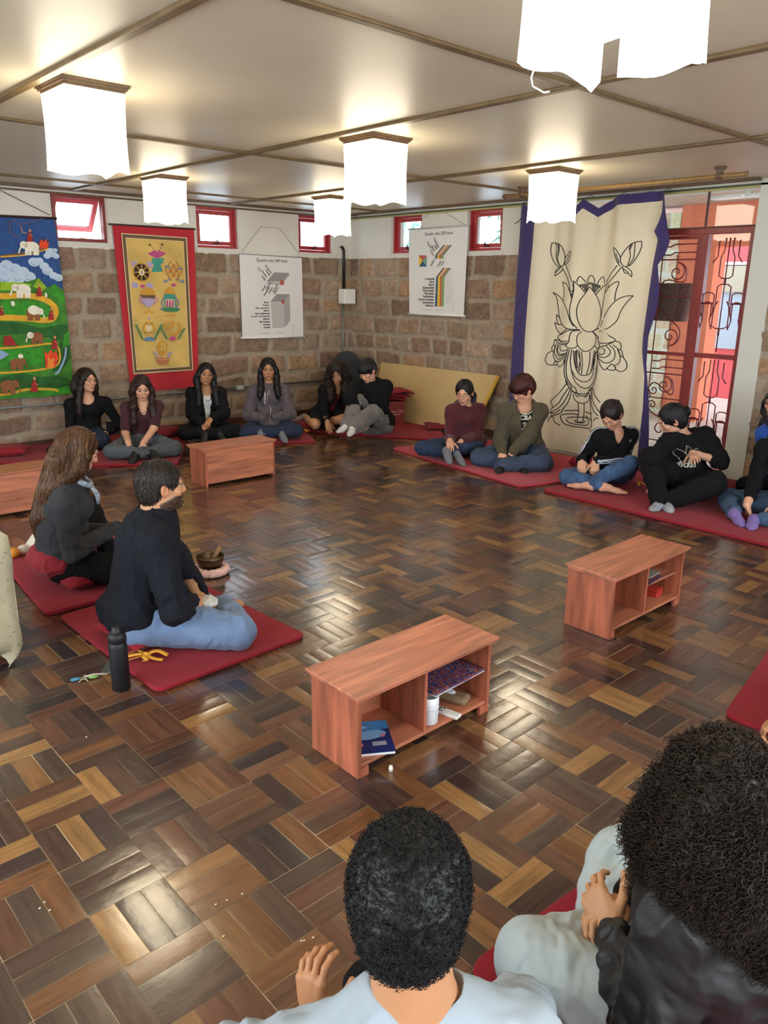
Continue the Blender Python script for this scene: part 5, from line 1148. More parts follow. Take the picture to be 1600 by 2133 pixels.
class Person:
    def __init__(s, name, label, joints, look=(0, 0, 0), sex='f', D=None, scale=1.0, skin='fair', rz=None, handdir=None, head_scale=1.0, upright=None, fine=.0036, near=False):
        s.label = label; s.sex = sex; s.sc = scale; s.near = near; j = {}
        b = joints['base']
        if 'w' in joints: j = {k: np.array(v, float) for k, v in joints['w'].items()}; a = (j['base']-CAM)[:2]; a = a/np.linalg.norm(a)
        else:
            if D is None: P = on_floor(*b); D = np.linalg.norm((P-CAM)[:2])
            r = ray(b[0], b[1]); a = nrm(r[:2]); P = CAM+r*(D/np.linalg.norm(r[:2])); P[2] = b[2]; j['base'] = P
            for k, v in joints.items():
                if k in ('base', 'flat', 'noik'): continue
                r = ray(v[0], v[1]); j[k] = CAM+r*((D-v[2])/(r[:2]@a))
        s.a = np.array([a[0], a[1], 0.0]); s.camr = np.array([a[1], -a[0], 0.0]); s.j = j
        rt = j['sr']-j['sl']; rt[2] *= .3; s.rt = nrm(rt); s.up = np.array([0, 0, 1.0]); s.fw = nrm(np.cross(s.up, s.rt)); hr = nrm(np.array([s.rt[0], s.rt[1], 0]))
        if 'hipdir' in joints: hr = nrm(np.array([*joints['hipdir'], 0.0]))
        s.hr = hr; s.hf = nrm(np.cross(s.up, hr)); w_ = .5 if sex == 'f' else .5
        sh = (.165 if sex == 'f' else .19)*scale; c = (j['sl']+j['sr'])/2
        hw = max(min(np.linalg.norm(j['sr']-j['sl'])/2, sh*1.08), sh*.9); j['sl'] = c-s.rt*hw; j['sr'] = c+s.rt*hw
        j['hl'] = j['base']-hr*.085*scale; j['hr'] = j['base']+hr*.085*scale
        ua, fa, th, sn = [q*scale*(.94 if sex == 'f' else 1) for q in (.285, .25, .41, .40)]
        flat = joints.get('flat', 'lr')
        for q in 'lr':
            j['e'+q], j['w'+q] = ik(j['s'+q], j['w'+q], j['e'+q], ua, fa)
            j['a'+q][2] = max(j['a'+q][2], .068)
            if q not in joints.get('noik', ''): j['k'+q], j['a'+q] = ik(j['h'+q], j['a'+q], j['k'+q], th, sn, q in flat); j['k'+q][2] = max(j['k'+q][2], .085)
        # head frame
        y, p, r = [math.radians(q) for q in look]; tc = -s.a; fh = math.cos(y)*tc+math.sin(y)*s.camr; f = math.cos(p)*fh+math.sin(p)*s.up; rr = nrm(np.cross(fh, s.up)); u = np.cross(rr, f)
        rr, u = rr*math.cos(r)+u*math.sin(r), -rr*math.sin(r)+u*math.cos(r); s.H = np.array([rr, f, u]); s.hs = head_scale*(0.97 if sex == 'f' else 1.02); s.hc = j['head']
        s.handdir = handdir or {}; s.fine = fine
        s.root = thing(name, label, 'person', tuple(j['base'][:2])+(0,)); s.O = np.array([j['base'][0], j['base'][1], 0])
        s.skin = np.array(lin(SKIN[skin])); s.hcol = None
    def hp(s, x, y, z): return s.hc+(s.H[0]*x+s.H[1]*y+s.H[2]*z)*s.hs
    def spine(s):
        j = s.j; pv = j['base']; nk = j['neck']; m1 = pv+(nk-pv)*.33-s.hf*.02+s.up*.0; m2 = pv+(nk-pv)*.68-s.hf*.015; return pv, m1, m2, nk
    def torso(s, F, g, k=.03, low=True, arms='long', sl_g=None, hemz=None):
        """shared torso and sleeve volumes, inflated by g"""
        j = s.j; c = s.sc*(.90 if s.sex == 'f' else 1.02); pv, m1, m2, nk = s.spine(); f = s.fw
        if low: F.cone(pv+s.up*.015*c, m1, .158*c+g, .132*c+g, k, n=s.hf, flat=.78)
        F.cone(m1, m2, .132*c+g, .150*c+g, k, n=f, flat=.74); F.cone(m2, nk-s.up*.045, .150*c+g, .095*c+g, k, n=f, flat=.74)
        F.cone(nk-s.up*.035, j['sl']+s.up*.002, .055*c+g*.8, .052*c+g, k, n=f, flat=.9); F.cone(nk-s.up*.035, j['sr']+s.up*.002, .055*c+g*.8, .052*c+g, k, n=f, flat=.9)
        F.cone(m2-s.rt*.09*c, j['sl']-s.up*.02, .085*c+g, .052*c+g, k, n=f, flat=.8); F.cone(m2+s.rt*.09*c, j['sr']-s.up*.02, .085*c+g, .052*c+g, k, n=f, flat=.8)
        if s.sex == 'f':
            for q in (-1, 1): F.ell(m2+s.rt*q*.062*c+f*(.085*c+g*.6)-s.up*.0, (.055+g*.5, .045+g*.3, .055+g*.5), np.array([s.rt, f, s.up]), .03)
    def arms(s, F, g, cut=1.0, g2=None, k=.015, flare=0):
        j = s.j; c = s.sc*(.86 if s.sex == 'f' else 1.0); g2 = g if g2 is None else g2
        for q in 'lr':
            S, E, W = j['s'+q], j['e'+q], j['w'+q]
            if cut <= .5: t = cut*2; F.cone(S, S+(E-S)*t, .052*c+g, .046*c+g2+flare, k)
            else: t = (cut-.5)*2; F.cone(S, E, .052*c+g, .043*c+g, k); F.cone(E, E+(W-E)*t, .043*c+g, .043*c+(.030*c-.043*c)*t+g2+flare, k)
    def legs(s, F, g, cut=1.0, g2=None, k=.02):
        j = s.j; c = s.sc*(.97 if s.sex == 'f' else 1.02); g2 = g if g2 is None else g2; pv = j['base']
        F.ell(pv+s.up*.01, (.165*c+g, .13*c+g, .105*c+g), np.array([s.hr, s.hf, s.up]), .03)
        for q in 'lr':
            Hh, Kn, A = j['h'+q], j['k'+q], j['a'+q]
            if cut <= .5: F.cone(Hh, Hh+(Kn-Hh)*cut*2, .090*c+g, .070*c+g2, k)
            else: F.cone(Hh, Kn, .090*c+g, .060*c+g, k); t = (cut-.5)*2; F.cone(Kn, Kn+(A-Kn)*t, .060*c+g, .060*c+(.038-.060)*c*t+g2, k); F.cone(Kn+(A-Kn)*.15, Kn+(A-Kn)*.45, .055*c+g, .055*c+g*.9, k)
    def foot(s, F, q, g, k=.012, toes=False):
        A = s.j['a'+q]; Kn = s.j['k'+q]; sh = nrm(A-Kn); d = s.j.get('t'+q)
        if d is None:
            d = sh*.35+s.hf*.55+np.array([0, 0, -.3]); d = d-sh*(d@sh)*.35; d[2] = min(d[2], -.05)
        else: d = d-A
        d = nrm(d); T = A+d*.16; T[2] = max(T[2], .045); d = nrm(T-A); u = nrm(np.cross(d, s.up)); heel = A-d*.035-s.up*.022; heel[2] = max(heel[2], .05)
        F.cone(heel, A+d*.03, .028+g, .030+g, k); F.cone(A+d*.0-s.up*.008, A+d*.10-s.up*.012, .033+g, .032+g, k, n=np.cross(u, d), flat=.85); F.cone(A+d*.09-s.up*.014, T-s.up*.012, .033+g, .022+g, k, n=np.cross(u, d), flat=.7); F.cone(A+sh*-.05, A, .036+g, .032+g, k)
        if toes:
            for i in range(5): p = T-s.up*.014+u*(-.024+.012*i)*(1 if q == 'r' else -1)+d*(.004-.0035*abs(i-1)); F.cone(p-d*.022, p+d*.006, .0105 if i == 0 else .008, .0095 if i == 0 else .0065, .003)
        return T
    def hand(s, F, q, k=.004):
        W, E = s.j['w'+q], s.j['e'+q]; fd = nrm(W-E); hd = s.handdir.get(q, {}); d = hd.get('d'); sg = 1 if q == 'r' else -1
        d = nrm(fd*.75+np.array([0, 0, -.35])+s.hf*.15) if d is None else nrm(np.array(d, float)); n = hd.get('n', (0, 0, -1)); n = np.array(n, float); n = nrm(n-d*(n@d)); u = np.cross(d, n)*sg
        c = s.sc*(.92 if s.sex == 'f' else 1.04); curl = hd.get('curl', (.45, .55, .4)); sp = hd.get('spread', .06)
        F.cone(E+(W-E)*.8, W, .031*c, .025*c, .012); F.cone(W, W+d*.02*c, .0245*c, .024*c, .012, n=n, flat=.72)
        F.ell(W+d*.052*c, (.041*c, .053*c, .0155*c), np.array([u, d, n]), .010)
        for i, (o, L, r) in enumerate(((.029, .070, .0088), (.0095, .078, .0090), (-.0105, .073, .0086), (-.029, .058, .0076))):
            K0 = W+d*(.093-abs(i-1.2)*.004)*c+u*o*c; F.cone(W+d*.03*c+u*o*.55*c, K0, .013*c, .0115*c, .006); ang = 0; p = K0; dd = d+u*sp*(1.3-i)
            for t, (fr, cu) in enumerate(zip((.45, .31, .24), curl)):
                ang += cu*(1+.12*i); v = nrm(dd)*math.cos(ang)+n*math.sin(ang); p2 = p+v*L*fr*c; F.cone(p, p2, r*c*(1-.08*t), r*c*(.94-.1*t), k); p = p2
        tb = W+d*.022*c+u*.022*c+n*.004; v = nrm(u*.75+d*.62+n*.35); p = tb; tc_ = hd.get('thumb', .25)
        for L, r0, r1, bend in ((.042, .0150, .0120, 0), (.032, .0115, .0100, tc_), (.027, .0100, .0080, tc_)):
            v = nrm(v+(d*.8-u*.6)*bend); p2 = p+v*L*c; F.cone(p, p2, r0*c, r1*c, .006 if r0 > .014 else k); p = p2
        return p
    def bounds(s, keys=None, pad=.14):
        P = np.array([s.j[k] for k in (keys or s.j) if k in s.j]); return P.min(0)-pad, P.max(0)+pad
    # ---- the body: one continuous mesh
    def body(s, bare='', mouth='b06a5c', brow='2a1c16', beard=None, hands=True, eyes='open', stubble=0, toes=False):
        j = s.j; hp = s.hp; H = s.H; q_ = s.hs; lo, hi = s.bounds(pad=.13); lo[2] = 0; hi[2] = s.hc[2]+.17; hs = .0038 if not s.near else .0028
        fine = [(s.hc-.115*q_, s.hc+.125*q_, s.fine)]
        if hands:
            for q in ('lr' if toes else ''): A = j['a'+q]; fine.append((A-.10, A+.16, hs+.001))
            for q in 'lr': W = j['w'+q]; fine.append((W-.09, W+.11, hs+.0006)) if s.handdir.get(q, {}).get('hide') is None else None
        F = Field(lo, hi, .0125, fine); e = lambda c, r, k=.015, op='add', Rm=None: F.ell(hp(*c), np.array(r)*q_, H if Rm is None else Rm@H, k, op)
        e((0, -.015, .030), (.074, .094, .085)); e((0, .022, -.035), (.057, .064, .076), .03); e((0, .064, -.094), (.021, .016, .016), .026)
        for x in (-1, 1):
            e((x*.043, .0, -.064), (.018, .032, .024), .022); e((x*.040, .058, -.026), (.021, .018, .017), .02); F.cone(hp(x*.014, .086, .018), hp(x*.042, .072, .020), .0095*q_, .009*q_, .012)
        for x in (-1, 1): e((x*.0305, .093, -.002), (.0165, .013, .0105), .010, 'sub')
        F.cone(hp(0, .082, .010), hp(0, .0995, -.031), .0075*q_, .0088*q_, .010)
        for x in (-1, 1): e((x*.0098, .0925, -.036), (.0068, .0085, .0058), .006)
        F.cone(hp(-.015, .0805, -.0635), hp(.015, .0805, -.0635), .0056*q_, .0056*q_, .006, n=None); F.cone(hp(-.012, .081, -.0735), hp(.012, .081, -.0735), .006*q_, .006*q_, .006); e((0, .085, -.064), (.008, .006, .005), .005)
        F.cone(hp(-.020, .0895, -.0685), hp(.020, .0895, -.0685), .0018*q_, .0018*q_, .003, 'sub')
        for x in (-1, 1):
            c_, s_ = math.cos(x*.35), math.sin(x*.35); Rm = np.array([[c_, s_, 0], [-s_, c_, 0], [0, 0, 1]]); e((x*.079, -.008, -.006), (.0085, .020, .031), .006, 'add', Rm); e((x*.086, -.004, -.006), (.006, .011, .018), .004, 'sub', Rm)
        nk = j['neck']; nr = .047 if s.sex == 'f' else .056
        F.cone(hp(0, -.028, -.035), nk-s.up*.03, nr*q_, nr*1.1, .03); F.cone(hp(0, -.045, -.02), nk-s.up*.02-s.hf*.015, nr*q_*.95, nr, .03)
        s.torso(F, -.014, .03); s.arms(F, -.001, 1.0, None, .015); s.legs(F, -.012 if not bare else -.006)
        for q in 'lr':
            if hands and s.handdir.get(q, {}).get('hide') is None: s.hand(F, q)
            s.foot(F, q, -.006 if not toes else -.003, toes=toes)
        F.floor(.028); V, Fc = F.mesh(); V = relax(V, Fc, 1, .35)
        L = ((V-s.hc)@H.T)/q_; col = np.tile(s.skin, (len(V), 1)); x, y, z = L.T; hd = (z > -.16) & (np.abs(L).max(1) < .16)
        nz_ = vnoise(V, 40, 5, 2); col *= (1+.05*nz_)[:, None]
        def blend(m, c, a=1.0): m = (np.clip(m, 0, 1)*a)[:, None]; col[:] = col*(1-m)+np.array(c)*m
        rosy = s.skin*np.array([1.05, .80, .78])
        for xx in (-1, 1): blend(hd*(1-ss(.012, .030, np.sqrt((x-xx*.042)**2+(z+.030)**2)))*(y > .03), rosy, .5); blend(hd*ss(.066, .076, np.abs(x))*(y > -.03)*(z < .035)*(z > -.045), rosy, .45)
        blend(hd*(1-ss(.008, .020, np.sqrt(x**2+(z+.036)**2)))*(y > .085), rosy, .5)
        lm = hd*(y > .066)*(1-ss(.75, 1.15, np.sqrt((x/.0215)**2+((z+.0685)/.0095)**2))); blend(lm, lin(mouth), .85)
        blend(hd*(y > .07)*(1-ss(.0008, .0026, np.abs(z+.0687)))*(np.abs(x) < .022), np.array(lin(mouth))*.35, .8)
        bz = .0215+.004*np.sin(np.clip((np.abs(x)-.012)/.036, 0, 1)*math.pi); blend(hd*(y > .045)*(1-ss(.0022, .0048, np.abs(z-bz)))*ss(.009, .014, np.abs(x))*(1-ss(.040, .048, np.abs(x))), lin(brow), .85)
        if beard is not None:
            bm = hd*(y > -.035)*(1-ss(-.046, -.034, z+.35*np.maximum(0, .045-y)-.0*x))*(z > -.135); bm = np.maximum(bm, hd*(y > .078)*(1-ss(.004, .010, np.abs(z+.054)))*(np.abs(x) < .032)); bm = bm*(1-lm)
            bm = bm*(z < -.042+.25*np.clip(.06-y, 0, .08)); blend(bm*(.95+.05*vnoise(V, 160, 3)), lin(beard), .97); N_ = vnormals(V, Fc); V = V+N_*(bm*.0035*(1+.9*vnoise(V, 260, 9)))[:, None]
        if stubble: blend(hd*(y > .0)*(z < -.045)*(1-lm), s.skin*.6, stubble)
        o = np_mesh('body', V-s.O, Fc, [skin_mat()], s.root, col=col)
        # eyes
        ew = M('eye', 'ffffff', .15, vcol=True)
        for x in (-1, 1):
            vs = []; cc = []; n1, n2 = 20, 14; gx, gz = {'open': (0, -.02), 'down': (0, -.55), 'side': (.45, 0), 'sider': (-.45, 0)}.get(eyes, (0, 0)); g = nrm([gx, 1, gz]); lidc = s.skin*.93
            for b in range(n2+1):
                t = math.pi*b/n2
                for a in range(n1):
                    p = 2*math.pi*a/n1; d = np.array([math.sin(t)*math.cos(p), math.sin(t)*math.sin(p), math.cos(t)]); vs.append(hp(*(np.array([x*.0305, .0735, -.002])+d*np.array([.0135, .0125, .0125])))-s.O)
                    top = .42 if eyes != 'down' else -.30; bot = -.50; ca = d@g
                    if d[2] > top: c_ = lidc*(.25 if d[2] < top+.22 else 1)
                    elif d[2] < bot: c_ = lidc
                    elif ca > .93: c_ = np.array([.01, .01, .01])
                    elif ca > .80: c_ = np.array([.07, .035, .02])
                    else: c_ = np.array([.27, .25, .24])
                    cc.append(c_)
            fs = [(b*n1+a, (b+1)*n1+a, (b+1)*n1+(a+1) % n1, b*n1+(a+1) % n1) for b in range(n2) for a in range(n1)]
            np_mesh('eye', vs, fs, [ew], s.root, col=np.array(cc))
        return o
    def finish(s, name, F, mat, wr=.004, wf=16, folds=.004, seed=1, floor=None, sub=True, label=None, rel=1, segs=None):
        if floor is not None: F.floor(floor)
        V, Fc = F.mesh(); V = relax(V, Fc, rel, .5); N = vnormals(V, Fc); P = V-s.O
        d = wr*(vnoise(P*np.array([1, 1, .55]), wf, seed, 2)); d = d+wr*.6*(1-np.abs(vnoise(P@np.array([[.8, .3, 0], [-.3, .8, .2], [.1, 0, .6]]), wf*1.6, seed+4))*3).clip(-.3, 1)
        if folds and segs:
            for a, b, r in segs:
                a, b = s.j[a]-s.O, s.j[b]-s.O; ab = b-a; t = ((P-a)@ab)/(ab@ab); q = P-a-np.clip(t, 0, 1)[:, None]*ab; dd = np.linalg.norm(q, axis=1); m = (1-ss(r, r*1.5, dd))*(ss(-.1, .1, t)*(1-ss(.95, 1.1, t)))
                L_ = np.linalg.norm(ab); u = nrm(np.cross(ab, [.2, .3, 1])); v = nrm(np.cross(ab, u)); an = np.arctan2(q@u, q@v); w_ = .3+.7*ss(.45, .95, t)
                d = d+m*w_*folds*vnoise(np.stack([t*L_*38+1.3*np.sin(an+seed), np.cos(an)*1.3, np.sin(an)*1.3], 1), 1, seed+7, 2)
        V = V+N*d[:, None]
        if floor is not None: V[:, 2] = np.maximum(V[:, 2], floor)
        o = np_mesh(name, V-s.O, Fc, [mat], s.root)
        if label: o['label'] = label
        return o, V, Fc
    ARMSEG = [('sl', 'el', .085), ('sr', 'er', .085), ('el', 'wl', .075), ('er', 'wr', .075)]
    LEGSEG = [('hl', 'kl', .13), ('hr', 'kr', .13), ('kl', 'al', .11), ('kr', 'ar', .11)]
    def gfield(s, keys, h=None, pad=.17): lo, hi = s.bounds(keys, pad); lo[2] = max(lo[2], .0); return Field(lo, hi, h or (.0075 if not s.near else .0055))
    UP = ['base', 'neck', 'sl', 'sr', 'el', 'er', 'wl', 'wr']; LO = ['base', 'kl', 'kr', 'al', 'ar', 'hl', 'hr']
    def top(s, name, mat, g=.010, arms=1.0, g2=None, neck='round', opening=0, hood=False, collar=False, wr=.0065, folds=.010, seed=1, low=True, flare=0, bottom=.0, label=None, dep=None, hem=None):
        F = s.gfield(s.UP); j = s.j; s.torso(F, g, .03, low)
        if dep is None: dep = g
        nk = j['neck']
        if low and bottom: F.ell(j['base']+s.up*.045, (.182*s.sc+g, .158*s.sc+g, .11), np.array([s.hr, s.hf, s.up]), .03)
        if hood:
            for a0, a1 in ((-1, 1),):
                pts = [nk+s.rt*math.sin(t)*.085-s.fw*(math.cos(t)*.075)+s.up*(.012-.045*(1-math.cos(t))*.3) for t in np.linspace(-2.2, 2.2, 9)]; F.chain(pts, [.020, .026, .032, .038, .042, .038, .032, .026, .020], .02)
            F.cone(nk-s.fw*.085, nk-s.fw*.115-s.up*.09, .05, .035, .03)
        if collar:
            pts = [nk+s.rt*math.sin(t)*.062-s.fw*(math.cos(t)*.056)+s.up*(.014) for t in np.linspace(-2.5, 2.5, 9)]; F.chain(pts, [.013]*9, .008)
        if neck == 'round': F.ell(nk+s.fw*.012+s.up*.035, (.068, .066, .055), np.array([s.rt, s.fw, s.up]), .008, 'sub')
        elif neck == 'v': F.cone(nk+s.up*.05, nk+s.fw*.115-s.up*.105, .066, .018, .008, 'sub', n=s.fw, flat=2.2); F.ell(nk+s.fw*.01+s.up*.035, (.068, .066, .055), np.array([s.rt, s.fw, s.up]), .008, 'sub')
        elif neck == 'low': F.ell(nk+s.fw*.05+s.up*.02, (.078, .085, .095), np.array([s.rt, s.fw, s.up]), .008, 'sub')
        if opening:
            m1 = s.spine()[1]; m2 = s.spine()[2]
            F.chain([nk+s.fw*.06, m2+s.fw*(.12), m1+s.fw*(.125), j['base']+s.fw*.15+s.up*.02], [.045*opening, .050*opening, .040*opening, .03*opening], .006, op='sub', n=s.fw, flat=1.9)
        s.arms(F, g, arms, g2, .015, flare)
        if low: F.plane_cut(j['base']+s.up*(hem if hem is not None else -.035), nrm(-s.up+s.hf*.30), .004, *[q_ for q_ in (j['base']-.30, j['base']+np.array([.30, .30, .12]))])
        o, V, Fc = s.finish(name, F, mat, wr, 15, folds, seed, .03, segs=s.ARMSEG, label=label); s.bvh = BVHTree.FromPolygons([Vector(v) for v in V], [tuple(map(int, f)) for f in Fc]); return o
    def pants(s, name, mat, g=.012, cut=.97, g2=None, wr=.007, folds=.011, seed=3, label=None):
        F = s.gfield(s.LO); s.legs(F, g, cut, g2); o, V, Fc = s.finish(name, F, mat, wr, 14, folds, seed, .0265, segs=s.LEGSEG, label=label); s.bvh2 = BVHTree.FromPolygons([Vector(v) for v in V], [tuple(map(int, f)) for f in Fc]); return o
    def socks(s, name, mat, g=.003, feet='lr', label=None, wr=.001):
        for q in feet:
            A = s.j['a'+q]; F = Field(A-.24, A+.24, .006 if not s.near else .005); F.ax[2] = F.ax[2]; s.foot(F, q, g); s.finish(name, F, mat, wr, 30, 0, 2, .0265, label=label)
    def decal(s, name, mat, parent, polys, bvh=None, off=.0022):
        """polys: list of lists of world points, wrapped on the garment"""
        bvh = bvh or s.bvh; vs = []; fs = []
        for poly, faces in polys:
            k = len(vs)
            for p in poly:
                hit = bvh.find_nearest(Vector(p)); n = hit[1]; q = np.array(hit[0])+np.array(n)*off*(1 if True else 1); vs.append(q-s.O)
            fs += [tuple(int(i)+k for i in f) for f in faces]
        mb = MB(); mb.add(vs, fs, mat, True); o = mb.build(name, parent); return o
    def ray_decal(s, name, mat, parent, polys, c, ux, uy, bvh=None, off=.003):
        """flat print (2D) thrown onto the garment along -(ux x uy)"""
        bvh = bvh or s.bvh; n = nrm(np.cross(ux, uy)); vs = []; fs = []
        for V2, F2 in polys:
            k = len(vs)
            for u, v in V2:
                p = c+ux*u+uy*v; h = bvh.ray_cast(Vector(p+n*.25), Vector(-n)); q = np.array(h[0]) if h[0] is not None else p
                vs.append(q+n*off-s.O)
            fs += [tuple(int(i)+k for i in f) for f in F2]
        mb = MB(); mb.add(vs, fs, mat); return mb.build(name, parent)
    def stripe(s, name, mat, parent, pts, w_, bvh=None, n=24, off=.0025):
        P = smooth_pts(pts, max(2, n//max(1, len(pts)-1))); bvh = bvh or s.bvh; vs = []
        H = [bvh.find_nearest(Vector(p)) for p in P]; C_ = [np.array(h[0]) for h in H]; N_ = [np.array(h[1]) for h in H]
        for i in range(len(C_)):
            t = nrm(C_[min(i+1, len(C_)-1)]-C_[max(i-1, 0)]); q = nrm(np.cross(N_[i], t)); 
            for u in (-1, 0, 1):
                p = C_[i]+q*w_*.5*u; h = bvh.find_nearest(Vector(p)); vs.append(np.array(h[0])+np.array(h[1])*off-s.O)
        fs = [(3*i+a, 3*i+a+1, 3*i+a+4, 3*i+a+3) for i in range(len(C_)-1) for a in (0, 1)]
        mb = MB(); mb.add(vs, fs, mat, True); return mb.build(name, parent)
    def glasses(s, col='6b5a4a', r=.0215):
        m = M('glasses_rim', col, .3, metal=.6); mb = MB(); Z = -.004
        for x in (-1, 1):
            mb.tube([s.hp(x*.031+r*1.08*math.cos(a), .100-.012*abs(math.cos(a))*(1 if math.cos(a)*x > 0 else 0), Z+r*.9*math.sin(a))-s.O for a in np.linspace(0, 2*math.pi, 22, endpoint=False)], .0011, m, 5, closed=True)
            mb.tube([s.hp(x*.054, .088, Z+.004)-s.O, s.hp(x*.074, .045, Z+.004)-s.O, s.hp(x*.080, -.01, Z+.008)-s.O], .0012, m, 5)
        mb.tube([s.hp(-.0085, .101, Z+.003)-s.O, s.hp(0, .105, Z+.007)-s.O, s.hp(.0085, .101, Z+.003)-s.O], .0012, m, 5); o = mb.build('glasses', s.root)
        return o
    # ---- hair
    def hair(s, kind, col, name='hair', length=.3, vol=1.0, seed=1, front=(1, 1), part=0.0, strands=0, rough=.5, hl=None, bo=0.0):
        q_ = s.hs; hp = s.hp; H = s.H; j = s.j; mat = hair_mat(name, col, rough); curly = 'curl' in kind
        lo = s.hc-.20; hi = s.hc+.20; lo[2] = s.hc[2]-.20-length; sh = (j['sl']+j['sr'])/2
        lo = np.minimum(lo, sh-.32); hi = np.maximum(hi, np.array([sh[0]+.32, sh[1]+.32, sh[2]])); lo[2] = s.hc[2]-.2-length
        F = Field(lo, hi, .0052 if not s.near else .0042); e = lambda c, r, k=.015, op='add': F.ell(hp(*c), np.array(r)*q_, H, k, op); v = vol
        t = {'short': .006, 'fringe': .012, 'bowl': .016, 'shortcurl': .018, 'curl': .030, 'bigcurl': .017}.get(kind, .009)
        e((0, -.019, .033), (.077+t, .096+t, .088+t)); 
        if kind in ('short', 'shortcurl'): e((0, -.055, -.03), (.064+t*.5, .055+t*.4, .070), .03)
        elif kind in ('bowl', 'fringe'): e((0, -.045, -.01), (.077+t*.8, .068+t, .075), .03)
        else: e((0, -.050, -.02), (.072+t, .060+t, .085), .03)
        hx = {'bowl': .0, 'fringe': .008}.get(kind)
        if kind in ('bowl', 'fringe'):
            e((0, .045, .050), (.070, .060, .050), .02); fr = (0, .085, -.066); e(fr, (.080, .085, .082 if kind == 'fringe' else .078), .006, 'sub')
            for x in (-1, 1): e((x*.082, -.002, -.038), (.025, .026, .040), .006, 'sub')
        elif kind in ('short', 'shortcurl'):
            e((0, .110, -.048), (.072, .070, .110), .010, 'sub'); 
            for x in (-1, 1): e((x*.085, .012, -.045), (.030, .040, .058), .008, 'sub')
        else:
            if not curly:
                for x in (-1, 1): F.cone(hp(part+x*.002, .0, .12), hp(part+x*.002, .085, .075), .0005, .0005, .0, 'sub')
            e((0, .118, -.030), (.062, .074, .118), .008, 'sub')
        locks = []
        nk = j['neck']; f, r_ = s.fw, s.rt
        if kind in ('long', 'wavylong', 'curl', 'bigcurl'):
            L = length; w0 = 1.0
            for x, fr in ((-1, front[0]), (1, front[1])):
                p0 = hp(x*.070, .020, .045); p1 = hp(x*(.083+t*.4), .022, -.015); p2 = hp(x*(.084+t*.5), .005, -.085)
                S = j['sr'] if x > 0 else j['sl']
                if fr: p3 = nk+r_*x*.085+f*.085-s.up*.04; p4 = p3+f*.035-s.up*L*.45+r_*x*.01; p5 = p4-s.up*L*.35+f*.01
                else: p3 = nk+r_*x*.085-f*.05-s.up*.02; p4 = p3-f*.06-s.up*L*.4; p5 = p4-s.up*L*.35
                F.chain([p0, p1, p2, p3, p4, p5], [.016, .020+t*.4, .025+t*.7, .027+t*.7, .024+t*.6, .008], .018)
                if curly: F.chain([hp(x*.09, -.02, .02), hp(x*.105, -.02, -.07), nk+r_*x*.11-s.up*.02, nk+r_*x*.13+f*.03-s.up*(.06+L*.3)], [.035, .042, .045, .03], .03)
            F.chain([hp(0, -.095, .0), hp(0, -.10, -.08), nk-f*(.085+bo*.6)-s.up*.01, nk-f*(.125+bo)-s.up*L*.5, nk-f*(.13+bo*1.2)-s.up*L], [.055, .06+t*.5, .062+t*.5, .055+t*.5, .025], .03, n=f, flat=.6)
            for x in (-1, 1): F.chain([hp(x*.045, -.09, .0), hp(x*.055, -.095, -.08), nk-f*(.08+bo*.6)+r_*x*.05-s.up*.02, nk-f*(.115+bo)+r_*x*.055-s.up*L*.8], [.05, .05+t*.5, .045+t*.5, .02], .03, n=f, flat=.6)
        if kind in ('long', 'wavylong') and front == (0, 0):
            for x in (-1, 1): F.chain([hp(x*.080, .002, .03), hp(x*.088, .0, -.03), hp(x*.088, -.02, -.09), nk+r_*x*.085-f*.05+s.up*.0, nk+r_*x*.10-f*.10-s.up*.10], [.024, .027, .034, .04, .025], .018)
        if kind == 'ponytail':
            x = 1 if front[1] else -1; b0 = hp(x*.03, -.105, -.02)
            if front == (0, 0): F.chain([hp(0, -.10, .02), hp(0, -.135, -.0), hp(0, -.14, -.06), nk-f*.11-s.up*.04, nk-f*.12-s.up*length*.7], [.018, .028, .034, .030, .010], .015)
            else: F.chain([b0, hp(x*.07, -.10, -.06), nk+r_*x*.085-f*.01-s.up*.0, nk+r_*x*.12+f*.05-s.up*.09, nk+r_*x*.115+f*.075-s.up*length*.8], [.02, .028, .030, .030, .012], .015)
        if kind == 'bun': e((.0, -.125, .005), (.038, .034, .036), .012); e((.012, -.138, .02), (.022, .022, .022), .01)
        V, Fc = F.mesh(); V = relax(V, Fc, 1, .5); N = vnormals(V, Fc); L = ((V-s.hc)@H.T)/q_; az = np.arctan2(L[:, 0]-part, L[:, 1]); P = V-s.O
        if curly: V = V+N*(.008*v*vnoise(P, 24, seed, 1)+.004*(1-2*np.abs(vnoise(P, 70, seed+3))))[:, None] if kind != 'shortcurl' else V+N*(.0035*vnoise(P, 60, seed, 2)+.003*(1-2*np.abs(vnoise(P, 85, seed+3))))[:, None]
        else:
            w_ = ss(-.02, .02, L[:, 2]); st1 = vnoise(np.stack([az*26, L[:, 2]*5, np.zeros(len(V))], 1), 1, seed, 2); st2 = vnoise(P*np.array([210, 210, 9]), 1, seed+2, 1); st = st1*w_+st2*(1-w_)
            V = V+N*(.0030*st+(.006*np.sin(P[:, 2]*38+az*2)*(L[:, 2] < -.06) if 'wavy' in kind else 0))[:, None]
        V[:, 2] = np.maximum(V[:, 2], .05); o = np_mesh(name, V-s.O, Fc, [mat], s.root); s.hV, s.hF, s.hN = V, Fc, vnormals(V, Fc)
        return o
